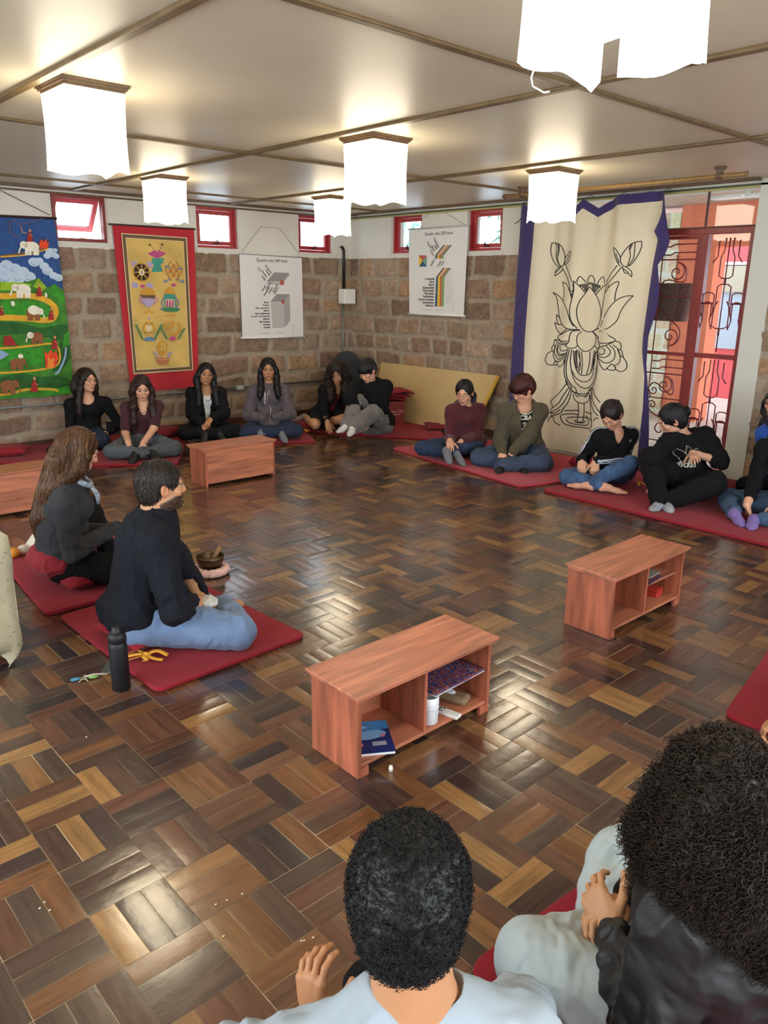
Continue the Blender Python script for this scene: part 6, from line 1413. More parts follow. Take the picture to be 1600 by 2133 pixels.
    def strands(s, n, ln, thick, col, cname, seed=1, name='hair_strands', zmin=-9, steps=9, lift=.0012, wav=0, part=0.0, back=.25):
        """fine tapering locks that follow the hair surface"""
        R = np.random.RandomState(seed); V, N = s.hV, s.hN; bvh = BVHTree.FromPolygons([Vector(v) for v in V], [tuple(map(int, f)) for f in s.hF])
        idx = R.choice(len(V), n); VS = []; FS = []; k = 0
        for i in idx:
            if V[i][2] < zmin: continue
            p = V[i].copy(); nn = N[i]; C_ = [p+nn*lift]; l = ln*(.5+.9*R.rand()); jit = R.normal(0, .10, 3); ph = R.rand()*6
            for t in range(steps):
                L = s.H@(p-s.hc); g = np.array([0, 0, -1.0]); zc = max(0, min(1, (L[2]+.02)/.08))
                sx = 1 if L[0] > part else -1
                g = g*(1-zc*.5)+zc*(s.H[0]*sx*.8-s.H[1]*back-s.H[2]*.2)+jit
                if wav: g = g+wav*s.H[0]*math.sin(t*1.7+ph)+wav*.6*s.H[1]*math.cos(t*1.3+ph)
                g = g-nn*(g@nn); p = p+nrm(g)*l/steps; h = bvh.find_nearest(Vector(p)); p = np.array(h[0]); nn = np.array(h[1]); C_.append(p+nn*(lift+.0015*math.sin(t*.8+ph)))
            C_ = np.array(C_); tg = np.gradient(C_, axis=0); tg /= np.linalg.norm(tg, axis=1, keepdims=True)+1e-9; b1 = np.cross(tg, nn); b1 /= np.linalg.norm(b1, axis=1, keepdims=True)+1e-9; a1 = np.cross(b1, tg)
            th = (thick*(.6+.8*R.rand())*np.sin(np.linspace(.25, math.pi*.97, len(C_))))[:, None]; st = len(C_)
            for w_, h_ in ((-1, 0), (0, .6), (1, 0)): VS.append(C_+b1*w_*th+a1*h_*th)
            ii = np.arange(st-1)
            for q in (0, 1): FS.append(np.stack([k+q*st+ii, k+q*st+ii+1, k+(q+1)*st+ii+1, k+(q+1)*st+ii], 1))
            k += 3*st
        return np_mesh(name, np.concatenate(VS)-s.O, np.concatenate(FS), [hair_mat(cname, col, .45)], s.root)
    def curls(s, n, ln, rad, turns, thick, col, name='curl_locks', seed=1, zmin=-9, drop=.6, cname='curl', out=.45, lift0=-2):
        R = np.random.RandomState(seed); V, N = s.hV, s.hN; ok = np.nonzero(V[:, 2] > zmin)[0]; idx = R.choice(ok, n); m = 3; st = int(8*turns)+2; VS = []; FS = []; k = 0
        for i in idx:
            p = V[i]; nn = N[i]; d = nrm(nn*out+np.array([0, 0, -drop])+R.normal(0, .22, 3)); u = nrm(np.cross(d, R.normal(size=3))); w_ = np.cross(d, u); l = ln*(.6+.8*R.rand()); r = rad*(.7+.6*R.rand()); ph = R.rand()*6; p = p+nn*thick*lift0
            T = np.linspace(0, 1, st); A_ = ph+T*turns*2*math.pi; C_ = p+np.outer(T*l, d)+r*(np.outer(np.cos(A_)-math.cos(ph), u)+np.outer(np.sin(A_)-math.sin(ph), w_))+np.outer(T*T*l*.3, [0, 0, -drop])
            tg = np.gradient(C_, axis=0); tg /= np.linalg.norm(tg, axis=1, keepdims=True); a1 = np.cross(tg, d+.01); a1 /= np.linalg.norm(a1, axis=1, keepdims=True)+1e-9; b1 = np.cross(tg, a1); th = thick*(1-.6*T)[:, None]
            for q in range(m): VS.append(C_+a1*math.cos(2*math.pi*q/m)*th+b1*math.sin(2*math.pi*q/m)*th)
            base = k
            for q in range(m):
                q2 = (q+1) % m; ii = np.arange(st-1); FS.append(np.stack([base+q*st+ii, base+q*st+ii+1, base+q2*st+ii+1, base+q2*st+ii], 1))
            k += m*st
        return np_mesh(name, np.concatenate(VS)-s.O, np.concatenate(FS), [hair_mat(cname, col, .5)], s.root)
def dbgp(p, n):
    out = []
    for k in ('head', 'neck', 'sl', 'el', 'wl', 'sr', 'er', 'wr', 'kl', 'al', 'kr', 'ar'):
        v = p.j[k]-CAM; x, y, z = v@AX_R, v@AX_U, v@AX_F; out.append('%s(%d,%d|%.2f)' % (k, 800+FPX*x/z, 1066.5-FPX*y/z, p.j[k][2]))
    print('DBG', n, ' '.join(out))
# ================================================================ PEOPLE
# joints as (photo x, photo y, offset toward the viewer from the pelvis, metres)
PEOPLE = {
 'p1': dict(base=(190, 896, .12), head=(181, 792, .03), neck=(180, 826, .0), sl=(219, 838, -.02), sr=(146, 842, .02), el=(236, 886, .08), er=(141, 888, .05), wl=(222, 902, .2), wr=(196, 905, .18), kl=(214, 935, .35), kr=(150, 925, .25), al=(180, 945, .4), ar=(118, 930, .15)),
 'p2': dict(base=(295, 908, .12), head=(296, 808, .05), neck=(297, 838, .0), sl=(329, 845, 0), sr=(264, 846, 0), el=(333, 890, .12), er=(262, 892, .12), wl=(298, 924, .36), wr=(267, 922, .36), kl=(352, 922, .30), kr=(230, 930, .30), al=(282, 946, .42), ar=(318, 944, .42)),
 'p3': dict(base=(432, 882, .12), head=(429, 780, .04), neck=(430, 808, .0), sl=(458, 818, 0), sr=(400, 820, .02), el=(470, 854, .1), er=(392, 862, .12), wl=(440, 872, .32), wr=(424, 886, .34), kl=(488, 882, .28), kr=(392, 890, .30), al=(428, 903, .42), ar=(456, 902, .38)),
 'p4': dict(base=(562, 880, .12), head=(559, 769, .03), neck=(560, 798, .0), sl=(588, 812, 0), sr=(531, 816, 0), el=(598, 848, .06), er=(523, 850, .06), wl=(574, 868, .24), wr=(546, 870, .24), kl=(602, 880, .28), kr=(524, 884, .28), al=(545, 900, .40), ar=(585, 900, .38)),
 'p5': dict(base=(680, 862, .14), head=(702, 779, .10), neck=(701, 802, .05), sl=(725, 811, .02), sr=(679, 812, .08), el=(728, 842, .15), er=(678, 846, .22), wl=(716, 868, .2), wr=(682, 878, .42), kl=(700, 882, .42), kr=(664, 884, .38), al=(668, 880, .1), ar=(634, 868, .05)),
 'p6': dict(base=(785, 878, .12), head=(764, 772, .12), neck=(770, 796, .05), sl=(797, 806, 0), sr=(746, 808, .08), el=(797, 846, .12), er=(748, 842, .25), wl=(762, 874, .30), wr=(757, 868, .34), kl=(784, 832, .32), kr=(728, 832, .42), al=(735, 892, .62), ar=(722, 888, .55)),
 'p7': dict(base=(972, 914, .12), head=(967, 818, .04), neck=(970, 845, .0), sl=(997, 855, -.05), sr=(943, 857, .08), el=(1002, 893, .0), er=(939, 892, .18), wl=(960, 920, .25), wr=(937, 918, .34), kl=(992, 934, .16), kr=(903, 922, .36), al=(925, 936, .36), ar=(955, 942, .30)),
 'p8': dict(base=(1092, 940, .12), head=(1088, 811, .08), neck=(1091, 842, .02), sl=(1122, 858, -.03), sr=(1057, 856, .08), el=(1126, 906, .05), er=(1044, 904, .12), wl=(1062, 952, .34), wr=(1047, 950, .36), kl=(1108, 962, .26), kr=(1012, 938, .34), al=(1045, 970, .42), ar=(1080, 975, .36)),
 'p9': dict(base=(1282, 970, .12), head=(1273, 865, .14), neck=(1284, 897, .05), sl=(1316, 906, -.03), sr=(1246, 906, .1), el=(1322, 952, .05), er=(1224, 940, .14), wl=(1240, 961, .28), wr=(1212, 958, .26), kl=(1296, 974, .30), kr=(1188, 988, .34), al=(1225, 1010, .40), ar=(1262, 1014, .44)),
 'p10': dict(base=(1440, 1000, .13), head=(1398, 874, .14), neck=(1424, 905, .03), sl=(1468, 903, -.08), sr=(1398, 918, .12), el=(1508, 942, -.02), er=(1378, 960, .20), wl=(1442, 944, .16), wr=(1366, 1006, .22), kl=(1425, 1005, .30), kr=(1366, 986, .30), al=(1400, 1022, .25), ar=(1375, 1054, .38)),
 'p11': dict(base=(1620, 1030, .12), head=(1642, 872, .1), neck=(1640, 915, .03), sl=(1680, 930, -.05), sr=(1592, 935, .1), el=(1690, 1000, .05), er=(1572, 1004, .15), wl=(1615, 1062, .34), wr=(1556, 1052, .30), kl=(1645, 1065, .28), kr=(1522, 1040, .30), al=(1570, 1088, .40), ar=(1530, 1070, .36)),
 'p12': dict(base=(1640, 985, .12), head=(1618, 838, .05), neck=(1622, 880, 0), sl=(1665, 900, -.1), sr=(1592, 905, .08), el=(1680, 950, 0), er=(1598, 952, .1), wl=(1650, 985, .2), wr=(1630, 990, .25), kl=(1690, 995, .2), kr=(1625, 1000, .3), al=(1650, 1015, .36), ar=(1670, 1015, .3)),
 'p13': dict(base=(135, 1165, .14), head=(166, 938, .0), neck=(148, 1000, .0), sl=(142, 1030, -.17), sr=(128, 1042, .17), el=(205, 1095, -.14), er=(178, 1120, .16), wl=(240, 1105, -.1), wr=(226, 1110, .08), kl=(262, 1110, -.28), kr=(246, 1112, .12), al=(230, 1160, -.12), ar=(200, 1180, -.02)),
 'p14': dict(base=(290, 1290, .14), head=(338, 1012, .0), neck=(328, 1075, .0), sl=(306, 1095, -.18), sr=(322, 1120, .19), el=(385, 1190, -.2), er=(366, 1225, .20), wl=(420, 1245, -.08), wr=(412, 1256, .06), kl=(470, 1205, -.42), kr=(515, 1302, .20), al=(420, 1255, -.1), ar=(440, 1270, -.16)),
}

PEOPLE['p1']['D'] = 8.25; PEOPLE['p2']['D'] = 7.8; PEOPLE['p3']['D'] = 8.45; PEOPLE['p4']['D'] = 8.5; PEOPLE['p5']['D'] = 8.95; PEOPLE['p6']['D'] = 8.55
PEOPLE['p7']['D'] = 7.5; PEOPLE['p8']['D'] = 7.3; PEOPLE['p9']['D'] = 6.7; PEOPLE['p10']['D'] = 6.42; PEOPLE['p11']['D'] = 6.2; PEOPLE['p12']['D'] = 6.84; PEOPLE['p14']['D'] = 3.47
PEOPLE['p6'].update(tl=(728, 904, .78), tr=(706, 896, .68)); PEOPLE['p10'].update(tr=(1368, 1066, .50)); PEOPLE['p5'].update(tr=(612, 872, .0), tl=(628, 878, .02))
PEOPLE['p1'].update(base=(180, 896, .12), kl=(214, 916, .26), al=(172, 934, .40), flat='r', noik='l'); PEOPLE['p5']['flat'] = ''; PEOPLE['p6']['flat'] = ''; PEOPLE['p9'].update(flat='r', tr=(1316, 1026, .42), tl=(1190, 1008, .36))
PEOPLE['p8'].update(head=(1088, 811, .17), neck=(1091, 842, .11), sl=(1122, 858, .06), sr=(1057, 856, .15), wl=(1066, 944, .34), wr=(1046, 944, .36), el=(1126, 906, .12)); PEOPLE['p10'].update(flat='', kl=(1478, 1008, .22), al=(1388, 1046, .42), ar=(1375, 1056, .46)); PEOPLE['p11']['base'] = (1668, 1034, .12)
PEOPLE['p13'].update(flat='r'); PEOPLE['p14'].update(kr=(545, 1288, .10), ar=(462, 1262, -.18)); PEOPLE['p7'].update(al=(930, 938, .42), ar=(950, 944, .38), kl=(991, 930, .10), noik='l')
PEOPLE['p15'] = dict(base=(0, 0, 0), w=dict(base=(-6.13, -7.47, .13), head=(-6.10, -7.44, .70), neck=(-6.12, -7.48, .545), sl=(-6.23, -7.37, .385), sr=(-6.00, -7.58, .495), el=(-6.26, -7.14, .20), wl=(-6.06, -7.135, .145), er=(-5.83, -7.44, .26), wr=(-5.93, -7.26, .2), kl=(-5.95, -7.20, .14), kr=(-5.86, -7.27, .14), al=(-6.16, -7.42, .07), ar=(-6.07, -7.50, .07)))
PEOPLE['p16'] = dict(base=(0, 0, 0), noik='lr', w=dict(base=(-5.42, -7.68, .13), head=(-5.52, -7.655, .70), neck=(-5.475, -7.70, .555), sl=(-5.62, -7.65, .51), sr=(-5.29, -7.76, .51), el=(-5.60, -7.60, .33), wl=(-5.49, -7.465, .25), er=(-5.20, -7.58, .27), wr=(-5.39, -7.44, .26), kl=(-5.585, -7.33, .135), kr=(-5.18, -7.31, .16), al=(-5.27, -7.43, .075), ar=(-5.47, -7.40, .075)))
PEOPLE['p17'] = dict(base=(0, 0, 0), w=dict(base=(-3.75, -7.68, .12), head=(-3.8, -7.62, .72), neck=(-3.78, -7.64, .56), sl=(-3.93, -7.62, .50), sr=(-3.60, -7.68, .50), tl=(-3.5, -7.22, .05), tr=(-3.6, -7.22, .05), el=(-4.10, -7.50, .28), wl=(-4.15, -7.27, .13), er=(-3.5, -7.5, .3), wr=(-3.6, -7.3, .2), kl=(-4.0, -7.4, .12), kr=(-3.4, -7.45, .12), al=(-3.7, -7.30, .07), ar=(-3.8, -7.32, .07)))
def mk(key, label, look, **kw): return Person('person', label, PEOPLE[key], look, D=PEOPLE[key].get('D'), **{k: v for k, v in kw.items()})
for k_ in PEOPLE: PEOPLE[k_]['_'] = 0
def clean(d): return {k: v for k, v in d.items() if k not in ('D', '_')}
for k_ in list(PEOPLE): D_ = PEOPLE[k_].get('D'); PEOPLE[k_] = clean(PEOPLE[k_]); PEOPLE[k_+'D'] = D_
def mk(key, label, look, **kw): return Person('person', label, PEOPLE[key], look, D=PEOPLE[key+'D'], **kw)
blackc = cloth_mat('black', '0d0d10', sheen=.0, spec=.25); jeans_navy = denim('navy', '1c2740'); greysock = cloth_mat('sock_grey', '6d7078'); whites = cloth_mat('white_cotton', 'c9c7c6')

# --- dark-haired woman in black long sleeves, far left
p = mk('p1', 'woman with glasses in black long-sleeved top, beside the painted elephant hanging', (38, 0, 2), skin='light')
p.body(brow='2a1a14', mouth='a8655c', eyes='sider'); p.hair('long', '201613', 'deep_brown', .20, front=(0, 1)); p.strands(500, .12, .0022, '2a1c17', 'deep_brown2', 3)
p.top('long_sleeved_top', blackc, .009, .97, .009, neck='low', seed=11, wr=.004, folds=.006); p.pants('jeans', jeans_navy, .008); p.socks('shoe', M('black_shoe', '101013', .5), .010); p.glasses('c9a98f')
mb = MB(); w_ = p.j['wl']-p.O; mb.box((w_[0]-.02, w_[1]-.07, w_[2]+.02), (w_[0]+.05, w_[1]-.055, w_[2]+.12), M('phone_case', '1b1c20', .3)); 
o = mb.build('phone'); o.location = tuple(p.O); tag(o, 'dark phone held by the woman in black long-sleeved top', 'phone')
# --- woman in maroon top
p = mk('p2', 'long-haired woman in maroon laced top and grey jeans, sitting cross-legged', (4, -14, 0), skin='light', handdir={'l': {'d': (-.15, -.3, -.8)}, 'r': {'d': (.2, -.3, -.8)}})
p.body(brow='2b1a15', mouth='a5524c', eyes='open'); p.hair('wavylong', '2a1a17', 'auburn', .30); p.strands(600, .14, .0024, '38231e', 'auburn2', 4, wav=.5)
p.top('maroon_top', cloth_mat('maroon', '3d1620', var=.06), .004, .42, .010, neck='v', seed=12, wr=.003); p.pants('jeans', denim('grey', '50565c', .22), .008); p.socks('boot', M('black_shoe'), .006)
c = p.j['neck']+p.fw*.10-p.up*.03
mb = MB(); ch = [p.j['neck']+p.rt*x*.045+p.fw*(.06+.05*(1-x*x))-p.up*(.02+.055*(1-x*x))-p.O for x in np.linspace(-1, 1, 9)]; mb.tube(ch, .0012, M('silver', 'c8c8c8', .3, 1), 5); mb.ball(ch[4]-np.array([0, 0, .012]), .009, M('silver')); mb.build('necklace', p.root)
for i in range(3):
    q = p.j['neck']+p.fw*.10-p.up*(.125+i*.02); n_ = [(q-p.rt*.014, q+p.rt*.014-p.up*.012)]
    p.stripe('lacing', M('lace_dark', '14090c', .7), p.root, [q-p.rt*.014, q+p.rt*.014-p.up*.01], .004, n=4)
# --- woman in black jacket over white shirt
p = mk('p3', 'woman with glasses in black jacket over white shirt, sitting cross-legged', (8, 2, 8), skin='tan', scale=.94)
p.body(brow='17100e', mouth='94564a'); p.hair('long', '0f0d10', 'black', .26, front=(1, 1)); p.strands(450, .12, .0022, '17151a', 'black2', 5); p.glasses('b59a86')
p.top('white_shirt', whites, .004, .3, .004, neck='low', seed=13, wr=.003); p.stripe('shirt_print', M('print_black'), p.root, [p.j['neck']+p.fw*.11-p.up*.10-p.rt*.03, p.j['neck']+p.fw*.12-p.up*.13, p.j['neck']+p.fw*.11-p.up*.10+p.rt*.02], .006)
p.top('black_jacket', blackc, .024, .95, .018, neck='low', opening=.8, seed=14, bottom=1, wr=.008); p.pants('trousers', blackc, .010); p.socks('shoe', M('black_shoe'), .008)
for q in 'lr': p.decal  # shoes carry two pale stripes
for q in 'lr':
    A_ = p.j['a'+q]; mb = MB(); mb.tube([A_+p.camr*.04*math.cos(t)-p.a*.034*abs(math.sin(t))+p.up*(.01+.0*t)-p.O for t in np.linspace(0, math.pi, 8)], .004, whitem, 6); mb.build('shoe_stripe', p.root)
# --- hooded girl
p = mk('p4', 'girl in mauve-grey hooded jacket and navy jeans, below the grey block chart', (0, -2, 0), skin='tan', handdir={'l': {'hide': 1}, 'r': {'hide': 1}})
p.body(brow='15100e', mouth='8c5248', hands=False); p.hair('long', '0e0d11', 'black', .16, front=(1, 1)); p.strands(450, .10, .0022, '17151a', 'black2', 6)
p.top('hooded_jacket', cloth_mat('mauve_grey', '564b50', var=.12), .024, 1.0, .014, hood=True, seed=4, bottom=1, wr=.008)
f_ = [p.j['neck']+p.fw*.13-p.up*(.05+.09*i)+p.fw*.03*(i > 0) for i in range(5)]; p.stripe('zipper', M('zip_steel', '9a9590', .4, .5), p.root, f_, .007, n=20)
p.stripe('drawstring', whitem, p.root, [p.j['neck']+p.fw*.12+p.rt*.045-p.up*(.05+.06*i)+p.fw*.02 for i in range(4)], .006, n=12)
p.stripe('pocket_seam', M('seam_dark', '3f3539', .9), p.root, [p.j['wl']+p.up*.03-p.rt*.03, p.j['wl']+p.up*.0+p.rt*.03], .004, n=6)
p.pants('jeans', jeans_navy, .008); p.socks('sock', greysock, .004)
# --- curly girl in blazer
p = mk('p5', 'girl with long curly hair in black blazer and red shirt, kneeling with bare legs', (-4, -18, -6), skin='olive', handdir={'r': {'d': (-.2, -.5, -.6), 'curl': (.1, .2, .2)}})
p.body(bare='legs', brow='2a1a14', mouth='9c4e46', eyes='down'); p.hair('curl', '221611', 'curl_brown', .20, seed=8); p.curls(1500, .035, .006, 1.5, .0019, '33221a', seed=5, cname='curl_brown2')
p.top('red_shirt', cloth_mat('red_shirt', '7e1f22'), .003, .3, .003, neck='v', seed=15, wr=.003); p.top('blazer', blackc, .018, .95, .012, neck='low', opening=.9, seed=16, bottom=1)
p.pants('black_skirt', blackc, .018, .34, .018); p.socks('sock', cloth_mat('sock_pinkgrey', '9c8886'), .003)
# --- boy with raised knees
p = mk('p6', 'boy with black fringe in black jacket and grey trousers, sitting with knees raised', (-32, -30, -6), sex='m', skin='light', scale=.97)
p.body(brow='17110f', mouth='b56a62', eyes='down'); p.hair('fringe', '151518', 'soft_black', .0); p.strands(500, .09, .0024, '232428', 'soft_black2', 7, back=-.3)
p.top('black_jacket', blackc, .030, .97, .022, neck='round', collar=True, seed=17, bottom=1, wr=.009); p.pants('corduroy_trousers', M('corduroy_grey', '6a6663', .95, var=(10, .2), bump=(260, .8, .003), sheen=.2, stretch=(1, 1, .15)), .024, .95, .034, wr=.009, folds=.014); p.socks('sock', whites, .004)
# --- ponytail girl in maroon hooded sweater
p = mk('p7', 'girl with glasses in dark red hooded sweater, before the leaning yellow board', (-12, -14, 0), skin='fair')
p.body(brow='1a1311', mouth='a0564e', eyes='down'); p.hair('ponytail', '100e10', 'black', .34, front=(1, 0)); p.strands(500, .10, .0022, '17151a', 'black2', 8, back=.8); p.glasses('8a5a48')
p.top('dark_red_sweater', M('corduroy_red', '4a121e', .92, var=(9, .22), bump=(120, .8, .004), stretch=(1, 1, .12), sheen=.15), .020, .92, .014, hood=True, seed=18, bottom=1, wr=.008); p.pants('jeans', denim('blue_dark', '22334f'), .008); p.socks('sock', greysock, .004)
mb = MB(); W_ = p.j['wl']; d_ = nrm(p.j['wl']-p.j['el']); u_ = nrm(np.cross(d_, p.up)); v_ = np.cross(d_, u_); mb.tube([W_-d_*.01+(u_*math.cos(t)+v_*math.sin(t))*.026-p.O for t in np.linspace(0, 2*math.pi, 14, endpoint=False)], .004, blackm, 6, closed=True); mb.build('wristband', p.root)
# --- person with reddish bowl cut
p = mk('p8', 'person with reddish bowl cut in open olive jacket over black shirt numbered 35', (-50, -30, 0), sex='m', skin='light', scale=.95)
p.body(brow='2a1a15', mouth='b5766a', eyes='down'); p.hair('bowl', '2e1310', 'red_brown', .0); p.strands(650, .10, .0024, '4a1a12', 'red_brown2', 9, back=-.2); p.glasses('8e8a88')
p.top('black_shirt', blackc, .006, .35, .008, neck='low', seed=19, wr=.003)
ux, uy = -p.rt, p.up; cc = (p.j['neck']*.55+p.j['base']*.45)
p.ray_decal('shirt_lettering', M('print_white', 'cfc8b8', .8), p.root, [tuple((lambda V, F: (V, F))(*text_mesh('CBAM', .058, 'CENTER', .002)))], cc+p.up*.075, ux, uy)
p.ray_decal('shirt_number', M('print_white'), p.root, [text_mesh('35', .10, 'CENTER', .004)], cc-p.up*.02, ux, uy); p.ray_decal('shirt_number_fill', M('print_black'), p.root, [text_mesh('35', .10, 'CENTER', -.0012)], cc-p.up*.02, ux, uy, off=.0045)
p.stripe('neck_trim', M('print_white'), p.root, [p.j['neck']+p.rt*math.sin(t)*.078+p.fw*(.04+.085*math.cos(t))-p.up*(.055*math.cos(t)+.02) for t in np.linspace(-1.1, 1.1, 7)], .008)
p.top('olive_hooded_jacket', cloth_mat('olive', '4c4332', var=.14), .026, .97, .014, neck='low', opening=1.15, hood=True, seed=20, bottom=1, wr=.008)
p.pants('baggy_jeans', denim('slate', '35435a', .35), .026, 1.0, .034, wr=.009, folds=.014); p.socks('shoe', M('black_shoe'), .006)
# --- person in three-striped jacket
p = mk('p9', 'barefoot person in blue jeans and black jacket with three white sleeve stripes', (-18, -42, -4), skin='fair', scale=.97, handdir={'r': {'d': (-.5, -.4, -.6), 'curl': (.6, .7, .5)}, 'l': {'d': (-.4, -.3, -.8), 'curl': (.7, .8, .5)}})
p.body(brow='2a1a15', mouth='b0655e', eyes='down', toes=True); p.hair('ponytail', '1d1413', 'dark_plum', .26, front=(0, 0)); p.strands(500, .10, .0022, '2c1e1c', 'dark_plum2', 10, back=.8)
p.top('track_jacket', blackc, .016, .97, .012, neck='v', collar=True, seed=21, bottom=1); wpm = M('stripe_white', 'c9d0de', .8)
for i in (-1, 0, 1):
    S, E_, W_ = p.j['sl'], p.j['el'], p.j['wl']; o_ = -p.rt*.10+p.fw*(.022*i+.03)
    p.stripe('sleeve_stripe', wpm, p.root, [p.j['neck']-p.rt*.07+p.up*.03+p.fw*(.022*i), S+p.up*.06-p.rt*.02+p.fw*.022*i, S+(E_-S)*.3+o_, S+(E_-S)*.7+o_, E_+o_*.8], .010, n=30)
    p.stripe('sleeve_stripe', wpm, p.root, [E_-p.rt*.03+p.fw*.06+p.up*(.018*i), E_+(W_-E_)*.4+p.fw*.07+p.up*.02*i-p.rt*.02, W_+p.fw*.05+p.up*.016*i], .009, n=16)
    S, E_ = p.j['sr'], p.j['er']; p.stripe('sleeve_stripe', wpm, p.root, [p.j['neck']+p.rt*.07+p.up*.03+p.fw*(.022*i), S+p.up*.06+p.rt*.02+p.fw*.022*i, S+(E_-S)*.5+p.rt*.10+p.fw*.022*i, E_+p.rt*.08+p.fw*.02*i], .010, n=24)
cc = p.spine()[2]+p.up*.045-p.rt*.07; p.ray_decal('chest_logo', M('logo_grey', 'a8a49a', .6), p.root, [(np.array([(-.012, -.008), (-.005, -.008), (.0, .004), (-.004, .006), (-.002, -.008), (.005, -.008), (.006, .0085), (.001, .010), (.008, -.008), (.015, -.008), (.012, .012), (.007, .014)]), [(0, 1, 2, 3), (4, 5, 6, 7), (8, 9, 10, 11)])], cc, -p.rt, p.up)
p.pants('jeans', denim('mid_blue', '3e5a82', .38), .008, .93)
# --- person reaching, black sweatshirt with trefoil
p = mk('p10', 'person with black hair bun in black trefoil sweatshirt, one elbow raised', (-72, -28, 8), skin='fair', scale=1.0, handdir={'l': {'d': (-.55, -.45, -.12), 'n': (0, -.2, -1), 'curl': (.15, .2, .2)}})
p.body(brow='1a1311', mouth='a8625a', eyes='down'); p.hair('bun', '0f0d10', 'black', .0); p.strands(500, .09, .0022, '17151a', 'black2', 11, back=1.0)
p.top('sweatshirt', blackc, .026, .58, .028, neck='round', seed=22, bottom=1, wr=.009)
V1, F1 = text_mesh('adidas', .078, 'CENTER', .0008); ln = []
def leaf(pts, w_=.0028):
    P_ = smooth_pts(pts, 6); vs = []
    for i in range(len(P_)):
        t = P_[min(i+1, len(P_)-1)]-P_[max(i-1, 0)]; t = t/(np.linalg.norm(t)+1e-9); q = np.array([-t[1], t[0]])*w_*.5; vs += [P_[i]+q, P_[i]-q]
    return (np.array(vs), [(2*i, 2*i+1, 2*i+3, 2*i+2) for i in range(len(P_)-1)])
tre = [leaf([(-.012, .0), (-.028, .035), (0, .075), (.028, .035), (.012, .0)]), leaf([(-.06, -.008), (-.085, .02), (-.082, .05), (-.05, .045), (-.018, .012)]), leaf([(.06, -.008), (.085, .02), (.082, .05), (.05, .045), (.018, .012)])]
for i, (y_, w_) in enumerate(((-.008, .062), (-.023, .052), (-.037, .038))):
    for s_ in (-1, 1): tre.append((np.array([(s_*.006, y_), (s_*w_, y_), (s_*(w_-.009), y_-.009), (s_*.006, y_-.009)]), [(0, 1, 2, 3)]))
cc = p.j['neck']*.56+p.j['base']*.44+p.up*.035+p.rt*.085; ux = nrm(-p.rt*1.0); p.ray_decal('trefoil_print', M('print_white'), p.root, tre, cc, ux, p.up, off=.004); p.ray_decal('lettering_print', M('print_white'), p.root, [(V1, F1)], cc-p.up*.095, ux, p.up, off=.004)
p.pants('trousers', blackc, .026, .97, .030, wr=.009, folds=.014)
b_ = p.j['hl']; p.stripe('trouser_stripe', M('stripe_blue_white', 'a9bbdc', .8), p.root, [b_-p.rt*.10+p.up*.10-p.fw*.02, b_-p.rt*.08+p.up*.07+p.fw*.08], .05, bvh=p.bvh2, n=8)
p.socks('sock', cloth_mat('sock_white_grey', '8c8f97', var=.5), .006)
# --- two people at the right edge
p = mk('p12', 'person with long black hair in bright blue top, mostly beyond the right edge', (-30, -5, 0), skin='fair')
p.body(brow='17110f'); p.hair('long', '0c0b0e', 'black', .20); p.top('blue_top', cloth_mat('bright_blue', '1d4a9e'), .016, .97, .014, seed=23, bottom=1); p.pants('trousers', blackc, .012); p.socks('sock', greysock)
p = mk('p11', 'person in black top and blue jeans with lilac socks, at the right edge', (-40, -15, 0), skin='light', handdir={'r': {'d': (.15, -.35, -.75), 'curl': (.2, .2, .2)}})
p.body(brow='17110f'); p.hair('long', '15100f', 'deep_brown', .18); p.top('black_top', blackc, .014, .80, .014, seed=24, bottom=1); p.pants('jeans', denim('mid_blue2', '3c5470', .3), .012, .93); p.socks('sock', cloth_mat('lilac', '7a66a8'), .005)
mb = MB(); W_ = p.j['wr']; d_ = nrm(p.j['wr']-p.j['er']); u_ = nrm(np.cross(d_, p.up)); v_ = np.cross(d_, u_); mb.tube([W_-d_*.02+(u_*math.cos(t)+v_*math.sin(t))*.0255-p.O for t in np.linspace(0, 2*math.pi, 16, endpoint=False)], .0012, blackm, 5, closed=True); mb.build('bracelet', p.root)
p = mk('p17', 'person beyond the right edge, only a hand showing above the mat', (-60, -10, 0), skin='tan')
p.body(brow='17110f'); p.hair('short', '15100f', 'deep_brown', .0); p.top('grey_top', cloth_mat('grey_top', '55565a'), .014, .8, .014, seed=25, bottom=1); p.pants('trousers', blackc, .012); p.socks('sock', greysock)
# --- long-haired woman at the left
p = mk('p13', 'woman with long light brown hair in charcoal sweater, sitting beside the bearded man', (100, -22, 0), skin='fair', fine=.003, near=True, handdir={'l': {'hide': 1}, 'r': {'hide': 1}})
p.body(brow='3a271b', mouth='a8625a', eyes='down', hands=False); p.hair('wavylong', '4a3122', 'light_brown', .36, front=(0, 0), seed=3, vol=1.2, bo=.055); p.strands(1700, .18, .0021, '553a26', 'light_brown2', 12, wav=.45, steps=11); p.strands(350, .16, .0018, '74522f', 'golden_brown', 13, wav=.5, name='golden_strands', steps=11)
F = p.gfield(['base', 'hl', 'hr']); F.ell(p.j['base']+p.up*.02-p.hf*.01, (.195, .178, .105), np.array([p.hr, p.hf, p.up]), .02); F.plane_cut(p.j['base']-p.up*.065, nrm(-p.up+p.hf*.3)); p.finish('red_shirt_hem', F, cloth_mat('red_shirt2', '8e1d2a'), .010, 16, 0, 26, .04)
g_ = cloth_mat('charcoal', '2c2d32', var=.10, sheen=.03)
F = p.gfield(p.UP); p.torso(F, .022, .03); p.arms(F, .018, 1.06, .022); nk = p.j['neck']; F.ell(nk+p.fw*.012+p.up*.03, (.06, .06, .05), np.array([p.rt, p.fw, p.up]), .008, 'sub')
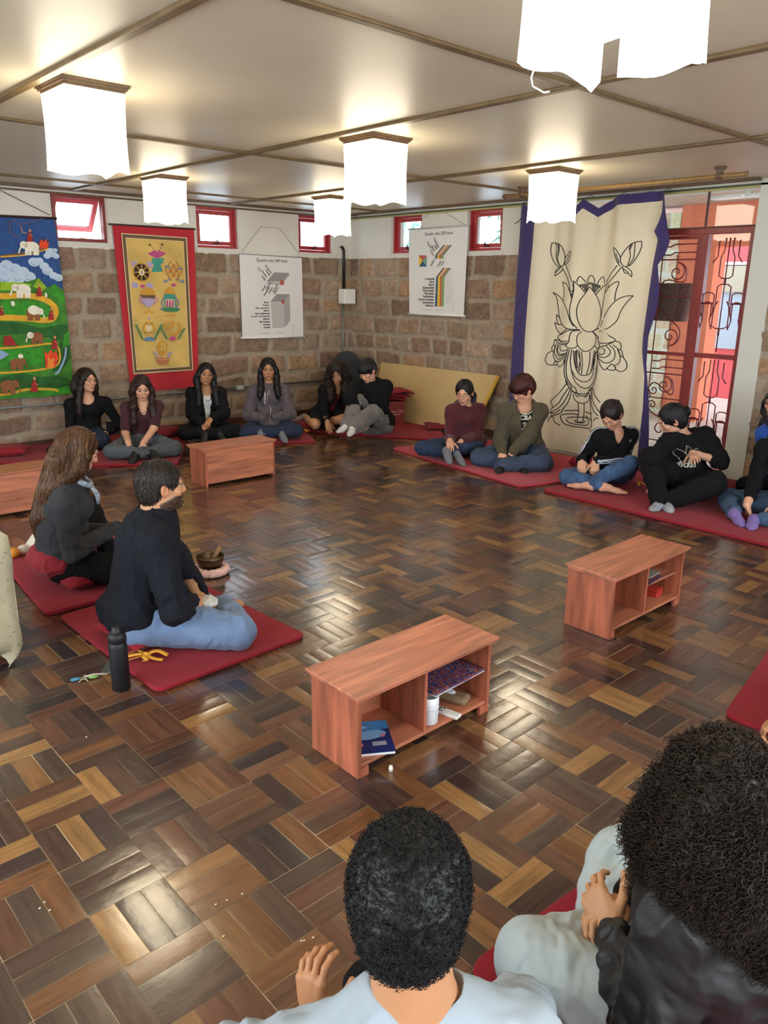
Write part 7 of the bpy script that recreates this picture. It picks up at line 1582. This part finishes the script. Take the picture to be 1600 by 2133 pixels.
F.cone(p.j['base']+p.up*.05, p.j['base']+p.up*.14, .178, .160, .03, n=p.hf, flat=.84); F.plane_cut(p.j['base']+p.up*.045, nrm(np.array([0, 0, -1.0])+p.hf*.35)); 
o, V, Fc = p.finish('charcoal_sweater', F, g_, .008, 13, .012, 27, .03, segs=p.ARMSEG)
p.pants('black_trousers', blackc, .012); p.socks('sock', blackc)
mb = MB(); nk = p.j['neck']-p.O; sc_m = M('scarf_check', '9aa6b8', .8, var=(60, .5, 1)); mb.tube([nk+p.fw*(.05+.045*math.cos(t))+p.rt*.075*math.sin(t)+p.up*(.0-.03*math.cos(t)) for t in np.linspace(-1.8, 1.8, 12)], .016, sc_m, 8); mb.tube([nk+p.fw*.10+p.rt*.03-p.up*.03, nk+p.fw*.13+p.rt*.05-p.up*.08, nk+p.fw*.13+p.rt*.05-p.up*.13], [.016, .02, .012], sc_m, 8, flat=.4); mb.build('scarf', p.root)
# --- bearded man
p = mk('p14', 'bearded man in dark blue sweater and pale blue sweatpants, on the near left mat', (100, 2, 0), sex='m', skin='olive', fine=.0028, near=True, scale=1.06, head_scale=.95, handdir={'r': {'curl': (.6, .7, .5)}, 'l': {'curl': (.6, .7, .5)}})
p.body(brow='1e1613', beard='241d1a'); p.hair('short', '1a1513', 'dark_brown', .0); p.strands(3200, .022, .0015, '2a211d', 'dark_brown2', 14, steps=4, lift=.003, back=.1, wav=.9)
p.top('dark_blue_sweater', cloth_mat('navy_black', '12151e', var=.07, sheen=0, spec=.25), .020, .97, .010, bottom=1, hem=.02, seed=6, wr=.0085, folds=.013); p.pants('sweatpants', cloth_mat('pale_blue', '6b82a6', var=.12), .014, wr=.006, folds=.009)
F = p.gfield(['base', 'hl', 'hr']); F.ell(p.j['base']+p.up*.055, (.180, .150, .055), np.array([p.hr, p.hf, p.up]), .02); p.finish('waistband', F, cloth_mat('denim_band', '3d587f'), .003, 20, 0, 5, .04)
F = Field(p.j['wr']-.1, p.j['wr']+.12, .005); F.ell(p.j['wr']+p.fw*.05+p.up*.0, (.055, .045, .02), np.array([p.rt, p.fw, p.up])); o, V, Fc = p.finish('white_tissue', F, whites, .008, 30, 0, 5); w_ = o.matrix_world.copy(); o.parent = None; o.location = tuple(p.O); tag(o, 'crumpled white tissue in the hands of the bearded man', 'tissue')
# --- foreground, seen from behind
p = mk('p15', 'foreground person with short curly black hair and white shirt, seen from behind', (178, -8, 0), sex='m', skin='tan', fine=.0026, near=True, scale=.98, head_scale=.93, handdir={'l': {'d': (.12, .25, .9), 'n': (.72, .10, -.1), 'curl': (.35, .55, .5), 'spread': .10}})
p.body(brow='17110f'); p.hair('shortcurl', '0c0c0e', 'jet', .0, seed=5); p.curls(9000, .006, .0034, .8, .0009, '0e0e10', seed=9, drop=.1, cname='jet2', out=.35)
p.top('white_shirt', cloth_mat('white_blue', '98a3ad', var=.04, sheen=.0), .012, .45, .024, seed=28, wr=.007, bottom=1); p.pants('trousers', blackc, .012); p.socks('sock', greysock)
mb = MB(); W_ = p.j['wl']; d_ = nrm(p.j['wl']-p.j['el']); u_ = nrm(np.cross(d_, p.up)); v_ = np.cross(d_, u_); bm_ = M('braid_bracelet', '3a3328', .8, bump=(500, .8, .002))
for k_ in (0, 1): mb.tube([W_-d_*(.012+.005*k_)+(u_*math.cos(t)+v_*math.sin(t))*.029-p.O for t in np.linspace(0, 2*math.pi, 28, endpoint=False)], .0035, bm_, 6, closed=True)
mb.build('bracelet', p.root)
# --- curly woman in the right foreground
p = mk('p16', 'woman with big curly hair in black jacket and white jeans, right foreground', (195, -22, 0), skin='olive', fine=.003, near=True, scale=1.05, handdir={'l': {'d': (.25, .6, .25), 'n': (.7, -.2, -.4), 'curl': (.5, .6, .5), 'spread': .10}, 'r': {'spread': .1, 'd': (-.75, .35, -.1), 'n': (-.1, -.5, -.8), 'curl': (.5, .6, .5)}})
p.body(brow='1e1613'); p.hair('bigcurl', '1c140f', 'curl_dark', .08, seed=6); p.curls(22000, .026, .0046, 1.7, .0012, '2b1f17', seed=11, drop=.6, cname='curl_dark2', out=.26, lift0=3)
p.top('black_jacket', M('cloth_black_leather', '141416', .55, var=(6, .2), bump=(60, .25, .003)), .030, .96, .020, seed=29, bottom=1, wr=.011, folds=.02); p.pants('white_jeans', denim('white', 'a8b3b6', .05), .022, .97, .014, wr=.007, folds=.012); p.socks('sock', greysock)
for o1, o2 in ((.035, .0), (-.035, .0)):
    Kq, Hq, Aq = p.j['kr'], p.j['hr'], p.j['ar']; p.stripe('jeans_seam', M('seam_blue', '7f92ad', .9), p.root, [Kq+p.up*.08+p.hf*.03, Kq+(Hq-Kq)*.35+p.up*.09+p.hr*o1, Kq+(Hq-Kq)*.7+p.up*.09+p.hr*o1], .005, bvh=p.bvh2, n=20)
